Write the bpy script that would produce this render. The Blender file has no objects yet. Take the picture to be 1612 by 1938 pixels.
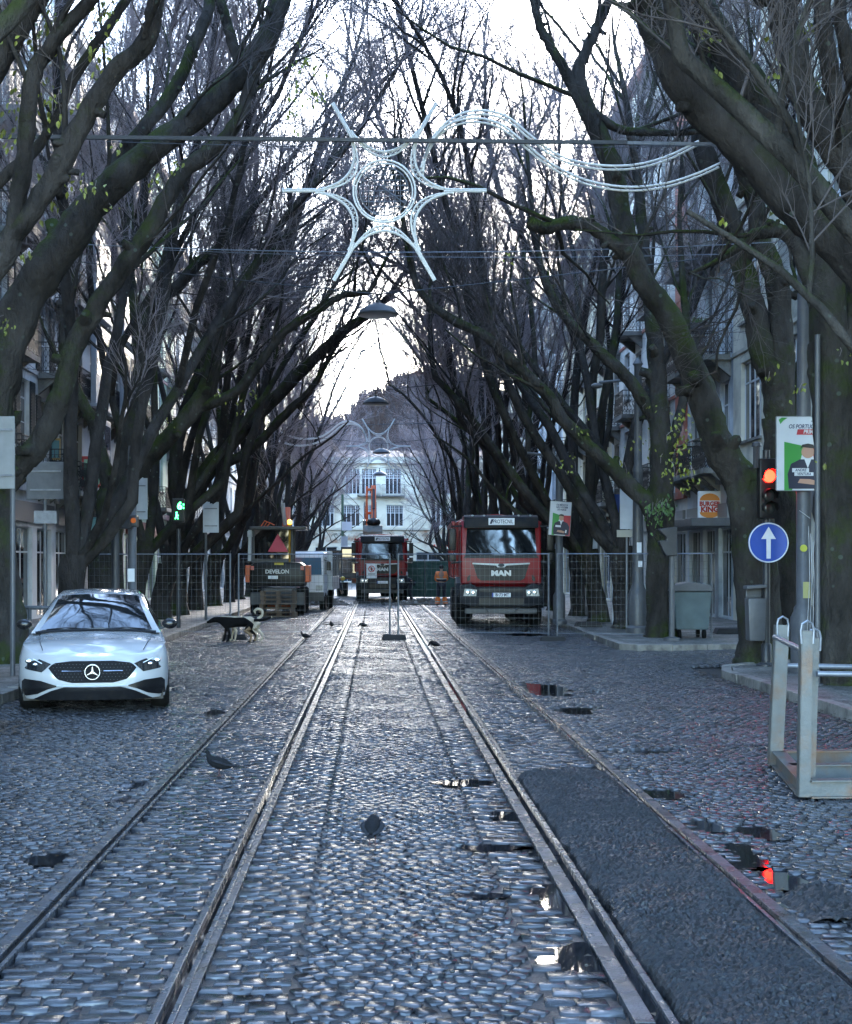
import bpy, bmesh, math, random
import numpy as np
from mathutils import Vector, Matrix
R = math.radians
PI = math.pi
SC = bpy.context.scene
COL = SC.collection

# ---------------------------------------------------------------- camera, sky, sun, exposure
FPX, VX, VY, CH = 2600.0, 709.0, 1067.0, 1.8      # focal length in pixels, vanishing point, camera height
cd = bpy.data.cameras.new('camera')
cam = bpy.data.objects.new('camera', cd)
COL.objects.link(cam)
cam.location = (0, 0, CH)
cam.rotation_euler = (R(90), 0, 0)
cd.sensor_fit = 'VERTICAL'
cd.sensor_height = 24.0
cd.lens = 24.0 * FPX / 1938.0
cd.shift_x = (806 - VX) / 1938.0
cd.shift_y = (VY - 969) / 1938.0
cd.clip_start = 0.1
cd.clip_end = 2000
SC.camera = cam

SUN_EL, SUN_AZ = 15.0, 12.0         # low sun ahead, a little to the right, behind the hill and trees
w = bpy.data.worlds.new("World")
SC.world = w
w.use_nodes = True
nt = w.node_tree
nt.nodes.clear()
wo = nt.nodes.new('ShaderNodeOutputWorld')
bg = nt.nodes.new('ShaderNodeBackground')
sk = nt.nodes.new('ShaderNodeTexSky')
sk.sky_type = 'NISHITA'
sk.sun_disc = False
sk.sun_elevation = R(SUN_EL)
sk.sun_rotation = R(SUN_AZ)
sk.air_density = 1.0
sk.dust_density = 0.6
sk.ozone_density = 3.0
bg.inputs['Strength'].default_value = 0.15
mxs = nt.nodes.new('ShaderNodeMixRGB'); mxs.blend_type = 'MULTIPLY'; mxs.inputs[0].default_value = 1; mxs.inputs[2].default_value = (1.03, .975, .925, 1)
nt.links.new(sk.outputs[0], mxs.inputs[1]); nt.links.new(mxs.outputs[0], bg.inputs['Color'])
nt.links.new(bg.outputs[0], wo.inputs[0])
sl = bpy.data.lights.new('sun', 'SUN')
sl.energy = 0.5
sl.angle = R(12)
sl.color = (1.0, 0.9, 0.78)
so = bpy.data.objects.new('sun', sl)
COL.objects.link(so)
sd = Vector((math.sin(R(SUN_AZ)) * math.cos(R(SUN_EL)), math.cos(R(SUN_AZ)) * math.cos(R(SUN_EL)), math.sin(R(SUN_EL))))
so.rotation_euler = sd.to_track_quat('Z', 'Y').to_euler()
SC.view_settings.view_transform = 'Standard'
SC.view_settings.look = 'None'
SC.view_settings.exposure = 4.25
SC.view_settings.gamma = 1.0
SC.view_settings.use_curve_mapping = False

# ---------------------------------------------------------------- helpers
def PX(px, py, Y):
    """measured photo position -> world point at distance Y"""
    return Vector(((px - VX) / FPX * Y, Y, CH - (py - VY) / FPX * Y))

def GP(px, py):
    """photo position on the ground -> world point"""
    Y = FPX * CH / (py - VY)
    return Vector(((px - VX) / FPX * Y, Y, 0))

class MB:
    def __init__(s, M=None):
        s.v, s.f, s.m, s.cur, s.M = [], [], [], 0, M
    def add(s, vs, fs):
        o = len(s.v)
        for p in vs:
            p = Vector(p)
            if s.M is not None: p = s.M @ p
            s.v.append(p)
        for q in fs:
            s.f.append([o + i for i in q]); s.m.append(s.cur)
    def box(s, x0, x1, y0, y1, z0, z1):
        s.add([(x0, y0, z0), (x1, y0, z0), (x1, y1, z0), (x0, y1, z0), (x0, y0, z1), (x1, y0, z1), (x1, y1, z1), (x0, y1, z1)],
              [(0, 3, 2, 1), (4, 5, 6, 7), (0, 1, 5, 4), (1, 2, 6, 5), (2, 3, 7, 6), (3, 0, 4, 7)])
    def cbox(s, c, d):
        s.box(c[0] - d[0] / 2, c[0] + d[0] / 2, c[1] - d[1] / 2, c[1] + d[1] / 2, c[2] - d[2] / 2, c[2] + d[2] / 2)
    def bar(s, a, b, wx, wz):
        """rectangular bar from a to b"""
        a, b = Vector(a), Vector(b); t = (b - a).normalized()
        ref = Vector((0, 0, 1)) if abs(t.z) < .9 else Vector((0, 1, 0))
        u = t.cross(ref).normalized() * wx / 2; v = u.cross(t).normalized() * wz / 2
        s.add([a - u - v, a + u - v, a + u + v, a - u + v, b - u - v, b + u - v, b + u + v, b - u + v],
              [(0, 3, 2, 1), (4, 5, 6, 7), (0, 1, 5, 4), (1, 2, 6, 5), (2, 3, 7, 6), (3, 0, 4, 7)])
    def tube(s, pts, rads, n=8, caps=True, closed=False, sy=1.0):
        pts = [Vector(p) for p in pts]; N = len(pts)
        if not hasattr(rads, '__len__'): rads = [rads] * N
        vs, fs = [], []
        u = None
        for i in range(N):
            if closed: t = pts[(i + 1) % N] - pts[i - 1]
            else: t = pts[min(i + 1, N - 1)] - pts[max(i - 1, 0)]
            t = t.normalized() if t.length > 1e-9 else Vector((0, 0, 1))
            if u is None:
                ref = Vector((0, 0, 1)) if abs(t.z) < .9 else Vector((0, 1, 0))
                u = t.cross(ref).normalized()
            else:
                u = (u - t * u.dot(t))
                u = u.normalized() if u.length > 1e-6 else t.orthogonal().normalized()
            v = t.cross(u)
            for k in range(n):
                a = 2 * PI * k / n
                vs.append(pts[i] + (u * math.cos(a) + v * math.sin(a) * sy) * rads[i])
        for i in range(N if closed else N - 1):
            j = (i + 1) % N
            for k in range(n):
                k2 = (k + 1) % n
                fs.append((i * n + k, i * n + k2, j * n + k2, j * n + k))
        if caps and not closed:
            fs.append(tuple(reversed(range(n)))); fs.append(tuple(range((N - 1) * n, N * n)))
        s.add(vs, fs)
    def lathe(s, prof, n=20, c=(0, 0, 0), axis='z', caps=True):
        vs, fs = [], []
        for r, z in prof:
            for k in range(n):
                a = 2 * PI * k / n
                x, y = r * math.cos(a), r * math.sin(a)
                if axis == 'z': p = (x, y, z)
                elif axis == 'y': p = (x, z, y)
                else: p = (z, x, y)
                vs.append((p[0] + c[0], p[1] + c[1], p[2] + c[2]))
        for i in range(len(prof) - 1):
            for k in range(n):
                k2 = (k + 1) % n
                fs.append((i * n + k, i * n + k2, (i + 1) * n + k2, (i + 1) * n + k))
        if caps:
            fs.append(tuple(reversed(range(n)))); fs.append(tuple(range((len(prof) - 1) * n, len(prof) * n)))
        s.add(vs, fs)
    def prism(s, poly, lo, hi, axis='y'):
        """2D polygon extruded: axis y -> poly in (x,z); z -> (x,y); x -> (y,z)"""
        def P(p, h):
            return {'y': (p[0], h, p[1]), 'z': (p[0], p[1], h), 'x': (h, p[0], p[1])}[axis]
        n = len(poly)
        s.add([P(p, lo) for p in poly] + [P(p, hi) for p in poly],
              [tuple(range(n)), tuple(reversed(range(n, 2 * n)))] + [(i, i + n, (i + 1) % n + n, (i + 1) % n) for i in range(n)])
    def ell(s, c, r, nu=14, nv=10):
        vs, fs = [], []
        for j in range(nv + 1):
            b = PI * (j / nv - .5)
            for k in range(nu):
                a = 2 * PI * k / nu
                vs.append((c[0] + r[0] * math.cos(b) * math.cos(a), c[1] + r[1] * math.cos(b) * math.sin(a), c[2] + r[2] * math.sin(b)))
        for j in range(nv):
            for k in range(nu):
                k2 = (k + 1) % nu
                fs.append((j * nu + k, j * nu + k2, (j + 1) * nu + k2, (j + 1) * nu + k))
        s.add(vs, fs)
    def mesh(s, name, mats, bevel=0, smooth=False, segs=2, ang=40):
        me = bpy.data.meshes.new(name)
        me.from_pydata([tuple(p) for p in s.v], [], s.f)
        mats = mats if isinstance(mats, (list, tuple)) else [mats]
        for m in mats: me.materials.append(m)
        if len(mats) > 1: me.polygons.foreach_set('material_index', s.m)
        bm = bmesh.new(); bm.from_mesh(me)
        bmesh.ops.recalc_face_normals(bm, faces=bm.faces)
        if bevel:
            es = [e for e in bm.edges if len(e.link_faces) == 2 and e.calc_face_angle(0) > R(30)]
            bmesh.ops.bevel(bm, geom=es, offset=bevel, segments=segs, profile=.6, affect='EDGES', clamp_overlap=True)
        if smooth:
            for f in bm.faces: f.smooth = True
            for e in bm.edges:
                if len(e.link_faces) == 2 and e.calc_face_angle(0) > R(ang): e.smooth = False
        bm.to_mesh(me); bm.free()
        return me

def obj(name, mb, mats=None, parent=None, loc=None, rz=None, **kw):
    me = mb.mesh(name, mats, **kw) if isinstance(mb, MB) else mb
    o = bpy.data.objects.new(name, me); COL.objects.link(o)
    if parent is not None: o.parent = parent
    if loc is not None: o.location = loc
    if rz is not None: o.rotation_euler = (0, 0, rz)
    return o

def tag(o, label=None, cat=None, group=None, kind=None):
    if label: o['label'] = label
    if cat: o['category'] = cat
    if group: o['group'] = group
    if kind: o['kind'] = kind
    return o

def thing(name, label, cat, loc=(0, 0, 0), rz=0, group=None):
    o = bpy.data.objects.new(name, None); COL.objects.link(o)
    o.location = loc; o.rotation_euler = (0, 0, rz); o.empty_display_size = .2
    return tag(o, label, cat, group)

KIDS = {}
def copy_tree(o, parent=None):
    c = o.copy(); COL.objects.link(c); c.parent = parent
    for ch in list(o.children): copy_tree(ch, c)
    return c

def npmesh(name, V, F, mat, smooth=True, vcol=None):
    """V (n,3), F (m,4)"""
    me = bpy.data.meshes.new(name)
    V = np.ascontiguousarray(V, dtype=np.float32); F = np.ascontiguousarray(F, dtype=np.int32)
    me.vertices.add(len(V)); me.vertices.foreach_set('co', V.ravel())
    k = F.shape[1]
    me.loops.add(F.size); me.loops.foreach_set('vertex_index', F.ravel())
    me.polygons.add(len(F))
    me.polygons.foreach_set('loop_start', np.arange(0, F.size, k, dtype=np.int32))
    try: me.polygons.foreach_set('loop_total', np.full(len(F), k, dtype=np.int32))
    except Exception: pass
    me.polygons.foreach_set('use_smooth', np.full(len(F), smooth, dtype=bool))
    if vcol is not None:
        at = me.attributes.new('tint', 'FLOAT', 'POINT'); at.data.foreach_set('value', np.asarray(vcol, np.float32))
    me.materials.append(mat)
    me.update(); me.validate()
    return me

# ---------------------------------------------------------------- materials
def mat(name, col, rough=.6, metal=0., var=0., vs=8., bump=0., bs=30., emit=None, est=0., dirt=None, ds=3., coat=0., spec=.5, rvar=0., coords='Object', stretch=None, bd=.02):
    m = bpy.data.materials.new(name); m.use_nodes = True
    t = m.node_tree; b = t.nodes['Principled BSDF']
    b.inputs['Base Color'].default_value = (*col, 1); b.inputs['Roughness'].default_value = rough
    b.inputs['Metallic'].default_value = metal; b.inputs['Specular IOR Level'].default_value = spec
    if coat: b.inputs['Coat Weight'].default_value = coat; b.inputs['Coat Roughness'].default_value = .05
    if emit: b.inputs['Emission Color'].default_value = (*emit, 1); b.inputs['Emission Strength'].default_value = est
    src = None
    if var or bump or dirt or rvar:
        tc = t.nodes.new('ShaderNodeTexCoord'); src = tc.outputs[coords]
        if stretch:
            mp = t.nodes.new('ShaderNodeMapping'); mp.inputs['Scale'].default_value = stretch
            t.links.new(src, mp.inputs[0]); src = mp.outputs[0]
    def noise(scale, det=5.):
        n = t.nodes.new('ShaderNodeTexNoise'); n.inputs['Scale'].default_value = scale; n.inputs['Detail'].default_value = det
        n.inputs['Roughness'].default_value = .62
        t.links.new(src, n.inputs['Vector']); return n.outputs['Fac']
    last = None
    if var:
        r = t.nodes.new('ShaderNodeValToRGB')
        r.color_ramp.elements[0].position = .3; r.color_ramp.elements[1].position = .7
        r.color_ramp.elements[0].color = (*[max(0, c * (1 - var)) for c in col], 1)
        r.color_ramp.elements[1].color = (*[min(1, c * (1 + var)) for c in col], 1)
        t.links.new(noise(vs), r.inputs[0]); last = r.outputs[0]
    if dirt:
        r = t.nodes.new('ShaderNodeValToRGB'); r.color_ramp.elements[0].position = .48; r.color_ramp.elements[1].position = .66
        t.links.new(noise(ds, 7.), r.inputs[0])
        mx = t.nodes.new('ShaderNodeMixRGB'); mx.inputs[1].default_value = (*col, 1); mx.inputs[2].default_value = (*dirt, 1)
        if last is not None: t.links.new(last, mx.inputs[1])
        t.links.new(r.outputs[0], mx.inputs[0]); last = mx.outputs[0]
    if last is not None: t.links.new(last, b.inputs['Base Color'])
    if rvar:
        r = t.nodes.new('ShaderNodeMapRange'); r.inputs[3].default_value = max(.02, rough - rvar); r.inputs[4].default_value = min(1, rough + rvar)
        r.inputs[1].default_value = .3; r.inputs[2].default_value = .7
        t.links.new(noise(vs * 1.3), r.inputs[0]); t.links.new(r.outputs[0], b.inputs['Roughness'])
    if bump:
        bn = t.nodes.new('ShaderNodeBump'); bn.inputs['Strength'].default_value = bump; bn.inputs['Distance'].default_value = bd
        t.links.new(noise(bs), bn.inputs['Height']); t.links.new(bn.outputs[0], b.inputs['Normal'])
    return m

def bark_mat(name, col, moss, mossy=.5):
    m = mat(name, col, .9, var=.6, vs=2.6, bump=1., bs=13, stretch=(1, 1, .4), spec=.12, bd=.09)
    t = m.node_tree; b = t.nodes['Principled BSDF']
    base = b.inputs['Base Color'].links[0].from_socket
    tc = t.nodes.new('ShaderNodeTexCoord')
    n = t.nodes.new('ShaderNodeTexNoise'); n.inputs['Scale'].default_value = 1.1; n.inputs['Detail'].default_value = 9; n.inputs['Roughness'].default_value = .7
    t.links.new(tc.outputs['Object'], n.inputs['Vector'])
    g = t.nodes.new('ShaderNodeNewGeometry'); sx = t.nodes.new('ShaderNodeSeparateXYZ'); t.links.new(g.outputs['Normal'], sx.inputs[0])
    ma = t.nodes.new('ShaderNodeMath'); ma.operation = 'MULTIPLY_ADD'; ma.inputs[1].default_value = .16; t.links.new(sx.outputs['Z'], ma.inputs[0]); t.links.new(n.outputs['Fac'], ma.inputs[2])
    r = t.nodes.new('ShaderNodeMapRange'); r.inputs[1].default_value = .62 - .16 * mossy; r.inputs[2].default_value = .76 - .12 * mossy
    t.links.new(ma.outputs[0], r.inputs[0])
    mx = t.nodes.new('ShaderNodeMixRGB'); mx.inputs[2].default_value = (*moss, 1)
    t.links.new(r.outputs[0], mx.inputs[0]); t.links.new(base, mx.inputs[1])
    v = t.nodes.new('ShaderNodeTexVoronoi'); v.inputs['Scale'].default_value = 3.5; t.links.new(tc.outputs['Object'], v.inputs['Vector'])
    r2 = t.nodes.new('ShaderNodeMapRange'); r2.inputs[1].default_value = .13; r2.inputs[2].default_value = .09
    t.links.new(v.outputs['Distance'], r2.inputs[0])
    mx2 = t.nodes.new('ShaderNodeMixRGB'); mx2.inputs[2].default_value = (.10, .12, .10, 1)
    ml = t.nodes.new('ShaderNodeMath'); ml.operation = 'MULTIPLY'; ml.inputs[1].default_value = .55; t.links.new(r2.outputs[0], ml.inputs[0])
    t.links.new(ml.outputs[0], mx2.inputs[0]); t.links.new(mx.outputs[0], mx2.inputs[1]); t.links.new(mx2.outputs[0], b.inputs['Base Color'])
    return m

def stone_mat(name, c0, c1, r0, r1, bs=60, bump=.35, wet=True):
    """wet paving: colour changes stone to stone, gloss changes in patches"""
    m = bpy.data.materials.new(name); m.use_nodes = True; t = m.node_tree; b = t.nodes['Principled BSDF']
    L = t.links.new
    at = t.nodes.new('ShaderNodeAttribute'); at.attribute_name = 'tint'
    tc = t.nodes.new('ShaderNodeTexCoord')
    r = t.nodes.new('ShaderNodeValToRGB'); r.color_ramp.elements[0].color = (*c0, 1); r.color_ramp.elements[1].color = (*c1, 1)
    L(at.outputs['Fac'], r.inputs[0]); L(r.outputs[0], b.inputs['Base Color'])
    n = t.nodes.new('ShaderNodeTexNoise'); n.inputs['Scale'].default_value = .9; n.inputs['Detail'].default_value = 7; n.inputs['Roughness'].default_value = .65
    L(tc.outputs['Object'], n.inputs['Vector'])
    mr = t.nodes.new('ShaderNodeMapRange'); mr.inputs[1].default_value = .36; mr.inputs[2].default_value = .62; mr.inputs[3].default_value = r0; mr.inputs[4].default_value = r1
    L(n.outputs['Fac'], mr.inputs[0])
    n3 = t.nodes.new('ShaderNodeTexNoise'); n3.inputs['Scale'].default_value = 25; n3.inputs['Detail'].default_value = 3
    L(tc.outputs['Object'], n3.inputs['Vector'])
    ad = t.nodes.new('ShaderNodeMath'); ad.operation = 'MULTIPLY_ADD'; ad.inputs[1].default_value = .22; L(n3.outputs['Fac'], ad.inputs[0]); L(mr.outputs[0], ad.inputs[2])
    sb = t.nodes.new('ShaderNodeMath'); sb.operation = 'SUBTRACT'; sb.inputs[1].default_value = .09; sb.use_clamp = True; L(ad.outputs[0], sb.inputs[0])
    L(sb.outputs[0], b.inputs['Roughness'])
    n2 = t.nodes.new('ShaderNodeTexNoise'); n2.inputs['Scale'].default_value = bs; n2.inputs['Detail'].default_value = 5
    L(tc.outputs['Object'], n2.inputs['Vector'])
    bn = t.nodes.new('ShaderNodeBump'); bn.inputs['Strength'].default_value = bump; bn.inputs['Distance'].default_value = .01
    L(n2.outputs['Fac'], bn.inputs['Height']); L(bn.outputs[0], b.inputs['Normal'])
    return m

M = {}
M['cobble'] = stone_mat('wet_cobble', (.014, .0145, .017), (.068, .070, .077), .04, .30, bump=.22)
M['joint'] = mat('wet_joint_mud', (.018, .017, .016), .4, var=.4, vs=20, bump=.5, bs=60)
M['kerb'] = mat('kerb_stone', (.20, .19, .17), .45, var=.35, vs=5, bump=.4, bs=25, dirt=(.06, .055, .05), ds=4)
M['water'] = mat('puddle_water', (.012, .013, .015), .03, spec=.6)
M['steel'] = mat('rail_steel', (.09, .095, .105), .28, .5, var=.3, vs=6, bump=.15, bs=40, rvar=.12)
M['groove'] = mat('rail_groove_mud', (.010, .009, .008), .85, spec=.15, var=.5, vs=12)
M['railbed'] = mat('rail_side_strip', (.045, .048, .054), .30, .0, var=.5, vs=4, bump=.35, bs=30, rvar=.16, dirt=(.016, .015, .013), ds=5)
M['asphalt'] = stone_mat('fresh_asphalt', (.0045, .005, .006), (.02, .02, .022), .24, .70, bs=75, bump=1.0)
M['bark'] = bark_mat('mossy_bark', (.040, .036, .034), (.028, .034, .011), .4)
M['barkmoss'] = bark_mat('very_mossy_bark', (.042, .038, .034), (.034, .048, .010), .75)
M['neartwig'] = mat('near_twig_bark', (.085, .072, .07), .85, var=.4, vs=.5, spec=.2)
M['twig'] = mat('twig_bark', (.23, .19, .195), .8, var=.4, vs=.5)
M['leaf'] = mat('yellow_green_leaf', (.17, .19, .025), .5, var=.55, vs=9)
M['leafg'] = mat('green_leaf', (.07, .14, .03), .5, var=.5, vs=9)
M['glass'] = mat('window_glass', (.03, .035, .04), .04, spec=1.0)
M['wframe'] = mat('white_window_frame', (.55, .57, .58), .5, var=.12, vs=3)
M['iron'] = mat('black_iron', (.02, .02, .022), .5, .3)
M['grey'] = mat('grey_painted_metal', (.085, .088, .095), .45, .1, var=.2, vs=4, bump=.1, bs=20)
M['dgrey'] = mat('dark_grey_metal', (.035, .037, .042), .45, .1, var=.2, vs=4)
M['lgrey'] = mat('light_grey_panel', (.42, .45, .48), .4, var=.1, vs=3)
M['galv'] = mat('galvanised_steel', (.17, .18, .20), .4, .5, var=.2, vs=10)
M['shore'] = mat('painted_steel_frame', (.085, .088, .084), .5, .2, var=.2, vs=5, bump=.2, bs=30, dirt=(.13, .06, .022), ds=2.2)
M['rubber'] = mat('tyre_rubber', (.008, .008, .008), .9, spec=.15, bump=.4, bs=60)
M['plastic'] = mat('black_plastic', (.006, .006, .007), .4, spec=.3)
M['chrome'] = mat('chrome', (.6, .62, .64), .15, 1.0)
M['white'] = mat('white_paint', (.75, .77, .8), .4, var=.05, vs=3)
M['bulb'] = mat('clear_light_tube', (.62, .62, .60), .35, var=.25, vs=60)
# ================================================================ GROUND
rng = np.random.default_rng(7)
PUD = []   # (x, y, rx, ry, depth)
for (px, py, rx, ry) in [(1015, 1303, 62, 12), (1092, 1343, 36, 7), (1225, 1422, 55, 4), (1395, 1612, 52, 26), (1470, 1662, 46, 20),
                         (1105, 1812, 66, 28), (1050, 1695, 42, 24), (405, 1352, 28, 9), (265, 1483, 34, 9), (236, 1510, 30, 5), (1440, 1570, 34, 14), (1500, 1700, 40, 16), (1150, 1450, 50, 4), (1300, 1660, 10, 4), (940, 1600, 60, 5), (900, 1690, 50, 5), (1060, 1600, 24, 14), (95, 1622, 34, 10),
                         (880, 1478, 46, 5), (1010, 1610, 30, 10), (960, 1540, 30, 8), (1440, 1840, 20, 6),
                         (1250, 1500, 40, 8), (1330, 1560, 30, 9), (830, 1296, 22, 4), (1000, 1200, 40, 4)]:
    g = GP(px, py); dy = py - VY
    PUD.append((g.x, g.y, rx * CH / dy, ry * FPX * CH / dy ** 2))

_ph = rng.uniform(0, 6.28, (9, 2)); _fr = [(.5, .23), (1.1, .41), (.3, .9), (2.1, 1.3), (1.7, 2.6), (3.3, 1.9), (.15, .11), (4.1, 3.7), (2.7, 5.1)]
_am = [.008, .008, .007, .005, .0045, .003, .010, .0025, .0022]
def U(x, y):
    h = 0 * x
    for (a, b), am, (p, q) in zip(_fr, _am, _ph):
        h = h + am * np.sin(a * x + p + .7 * np.sin(b * y * .7 + q)) * np.cos(b * y + q + .5 * np.sin(a * x))
    for (cx, cy, rx, ry) in PUD:
        d = ((x - cx) / (rx * 1.05)) ** 2 + ((y - cy) / (ry * 1.05)) ** 2
        wob = 1 + .45 * np.sin(x * 9 + y * 5) + .3 * np.sin(y * 13 - x * 4)
        h = h - .030 * np.exp(-(d * wob) ** 2)
    near = 1
    for rx in (-1.74, -.79, 1.1, 2.08): near = near * (1 - np.exp(-((x - rx) / .16) ** 2))
    return h * near - .003 * (1 - near)

def stones(x0, x1, y0, y1, dx, dy, jit=.12, arc=0., arcw=1.0, tilt=.03, gap=.008):
    nx = max(1, int(round((x1 - x0) / dx))); dx = (x1 - x0) / nx; ny = int((y1 - y0) / dy)
    ix, iy = np.meshgrid(np.arange(nx), np.arange(ny)); ix = ix.ravel().astype(float); iy = iy.ravel().astype(float)
    off = np.where(iy % 2 == 0, .25, -.25) * dx if nx > 1 else 0
    cx = x0 + (ix + .5) * dx + off * .98
    cy = y0 + (iy + .5) * dy
    n = len(cx)
    cx = cx + rng.uniform(-jit, jit, n) * dx * .35; cy = cy + rng.uniform(-jit, jit, n) * dy * .5
    row = rng.uniform(-1, 1, ny + 1)[iy.astype(int)]
    cy = cy + row * dy * jit * .3
    if arc: cy = cy + arc * np.abs(np.sin(PI * (cx - x0) / arcw)) + .02 * np.sin(cx * 3 + cy * .8)
    else: cy = cy + .015 * np.sin(cx * 5 + iy * .4)
    hx = (dx - gap) / 2 * rng.uniform(.86, 1.04, n); hy = (dy - gap) / 2 * rng.uniform(.84, 1.05, n)
    cxc = np.clip(cx, x0 + hx, x1 - hx); 
    rot = rng.normal(0, .05, n)
    if arc: rot = rot + np.arctan(arc * PI / arcw * np.cos(PI * (cx - x0) / arcw) * np.sign(np.sin(PI * (cx - x0) / arcw))) * .8
    cx = cxc
    h = U(cx, cy) + rng.normal(0, .0016, n)
    tx = rng.normal(0, tilt, n); ty = rng.normal(0, tilt, n)
    ring = np.array([[-1, -1], [1, -1], [1, 1], [-1, 1]], float)
    V = np.zeros((n, 12, 3))
    for lv, (s, z) in enumerate([(.90, .0), (.985, -.0042), (1.0, -.04)]):
        for k in range(4):
            jx = 1 + rng.uniform(-.16, .10, n) if lv < 2 else 1.0; jy = 1 + rng.uniform(-.16, .10, n) if lv < 2 else 1.0
            lx = ring[k, 0] * hx * s * jx; ly = ring[k, 1] * hy * s * jy
            wx = cx + lx * np.cos(rot) - ly * np.sin(rot); wy = cy + lx * np.sin(rot) + ly * np.cos(rot)
            V[:, lv * 4 + k, 0] = wx; V[:, lv * 4 + k, 1] = wy
            V[:, lv * 4 + k, 2] = h + z + (lx * tx + ly * ty if lv < 2 else 0)
    F0 = [[0, 1, 2, 3]]
    for lv in range(2):
        for k in range(4):
            k2 = (k + 1) % 4; F0.append([(lv + 1) * 4 + k, (lv + 1) * 4 + k2, lv * 4 + k2, lv * 4 + k])
    F0 = np.array(F0)
    keep = np.ones(n, bool)
    keep &= ~((cx > PATCH[0]) & (cx < PATCH[1]) & (cy < PATCH[2]))
    V = V[keep]; tint = np.repeat(rng.beta(2, 2.5, n)[keep], 12)
    n = len(V)
    F = (F0[None] + (np.arange(n) * 12)[:, None, None]).reshape(-1, 4)
    return V.reshape(-1, 3), F, tint

PATCH = (1.20, 2.0, 11.8)
KL, KR = -4.8, 5.45
YE = 72.0
zones = []
zones.append(stones(KL + .02, -1.80, 3.6, YE, .10, .09, .5, 0, tilt=.018))
zones.append(stones(-1.66, -.91, 3.6, YE, .148, .108, .3, tilt=.016))
zones.append(stones(-.745, -.355, 3.6, YE, .13, .105, .25, tilt=.018))
zones.append(stones(-.35, .70, 3.6, YE, .098, .088, .4, .10, .52, tilt=.017, gap=.007))
zones.append(stones(.705, 1.015, 3.6, YE, .135, .12, .3, tilt=.018))
zones.append(stones(1.23, 1.97, 11.0, YE, .148, .108, .3, tilt=.016))
zones.append(stones(2.145, KR - .02, 3.6, YE, .10, .09, .5, 0, tilt=.018))
zones.append(stones(KR, 10.5, 24.2, 29.0, .12, .11, .5, 0, tilt=.018))
Vs, Fs, Ts, o = [], [], [], 0
for V_, F_, T_ in zones:
    Vs.append(V_); Fs.append(F_ + o); Ts.append(T_); o += len(V_)
tag(obj('cobbled_road', npmesh('cobbled_road', np.vstack(Vs), np.vstack(Fs), M['cobble'], True, np.concatenate(Ts))), kind='structure')

# earth sheet under everything, reaching the horizon
mb = MB(); mb.add([(-900, -60, -.045), (900, -60, -.045), (900, 1500, -.045), (-900, 1500, -.045)], [(0, 1, 2, 3)])
tag(obj('ground', mb, M['joint']), kind='structure')
# mud bed between the setts
X, Yy = np.meshgrid(np.linspace(KL, KR, 210), np.linspace(3.2, YE, 420)); Z = U(X, Yy) - .0125
Z = np.where(((X > 1.02) & (X < 1.2)) | ((X > 1.97) & (X < 2.14)) | ((X > -1.8) & (X < -1.64)) | ((X > -.92) & (X < -.74)), Z - .03, Z)
V = np.stack([X, Yy, Z], -1).reshape(-1, 3); i = np.arange(X.size).reshape(X.shape); F = np.stack([i[:-1, :-1], i[:-1, 1:], i[1:, 1:], i[1:, :-1]], -1).reshape(-1, 4)
tag(obj('mud_bed', npmesh('mud_bed', V, F, M['joint'])), kind='structure')
# far road beyond the modelled setts
far = mat('far_cobbles', (.06, .062, .068), .38, var=.4, vs=3, bump=.9, bs=7, rvar=.15)
mb = MB(); mb.add([(KL, YE - .1, -.004), (KR, YE - .1, -.004), (KR, 128, -.004), (KL, 128, -.004)], [(0, 1, 2, 3)])
mb.add([(-14, 123, -.002), (16, 123, -.002), (16, 132, -.002), (-14, 132, -.002)], [(0, 1, 2, 3)])
tag(obj('road_far', mb, far), kind='structure')
mb = MB()
for i, (cx, cy, rx, ry) in enumerate(PUD):
    n = 28; vs = []
    for k in range(n):
        a = 2 * PI * k / n; q = 1.25 + .12 * math.sin(3 * a + i) + .08 * math.sin(7 * a + 2 * i)
        x = cx + rx * q * math.cos(a)
        for (a0, a1) in ((-1.79, -1.66), (-.9, -.70), (1.02, 1.20), (1.98, 2.14)):      # water stays off the rails
            if cx < a0 < x: x = a0 - .003
            if cx > a1 > x: x = a1 + .003
        vs.append((x, cy + ry * q * math.sin(a), -.0135))
    mb.add(vs, [tuple(range(n))])
tag(obj('puddles', mb, M['water']), kind='structure')

# rails: strip, groove, head
def rail(label, parts):
    t = thing('tram_rail', label, 'tram rail', (0, 0, 0), 0, 'tram rails running up the street')
    for nm, x0, x1, z, m_, seg in parts:
        mb = MB(); y = 3.3; k = 0
        while y < 123:
            L = seg if seg else 6.0
            dz = random.uniform(-.003, .003) if seg else 0
            y1 = min(123, y + L)
            w_ = .004 * math.sin(y * .9) 
            mb.box(x0 + w_ * 0, x1, y, y1 - (.012 if seg else 0), -.06, z + dz); y = y1; k += 1
        obj(nm, mb, m_, t, bevel=.003 if nm != 'groove' else 0)
    return t
random.seed(3)
rail('leftmost steel tram rail with flat wet strip beside it', [('side_strip', -1.79, -1.722, -.001, M['railbed'], 2.4), ('groove', -1.722, -1.684, -.022, M['groove'], 0), ('rail_head', -1.684, -1.662, .003, M['steel'], 0)])
rail('second tram rail from the left, with a water filled channel', [('rail_head', -.897, -.862, .003, M['steel'], 0), ('groove', -.862, -.815, -.03, M['water'], 0), ('guard_lip', -.815, -.79, .002, M['steel'], 0), ('side_strip', -.79, -.75, -.006, M['railbed'], 1.9)])
rail('third tram rail from the left, along the black asphalt patch', [('side_strip', 1.025, 1.105, -.001, M['railbed'], 2.1), ('groove', 1.105, 1.16, -.016, M['water'], 0), ('rail_head', 1.16, 1.192, .003, M['steel'], 0)])
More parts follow.
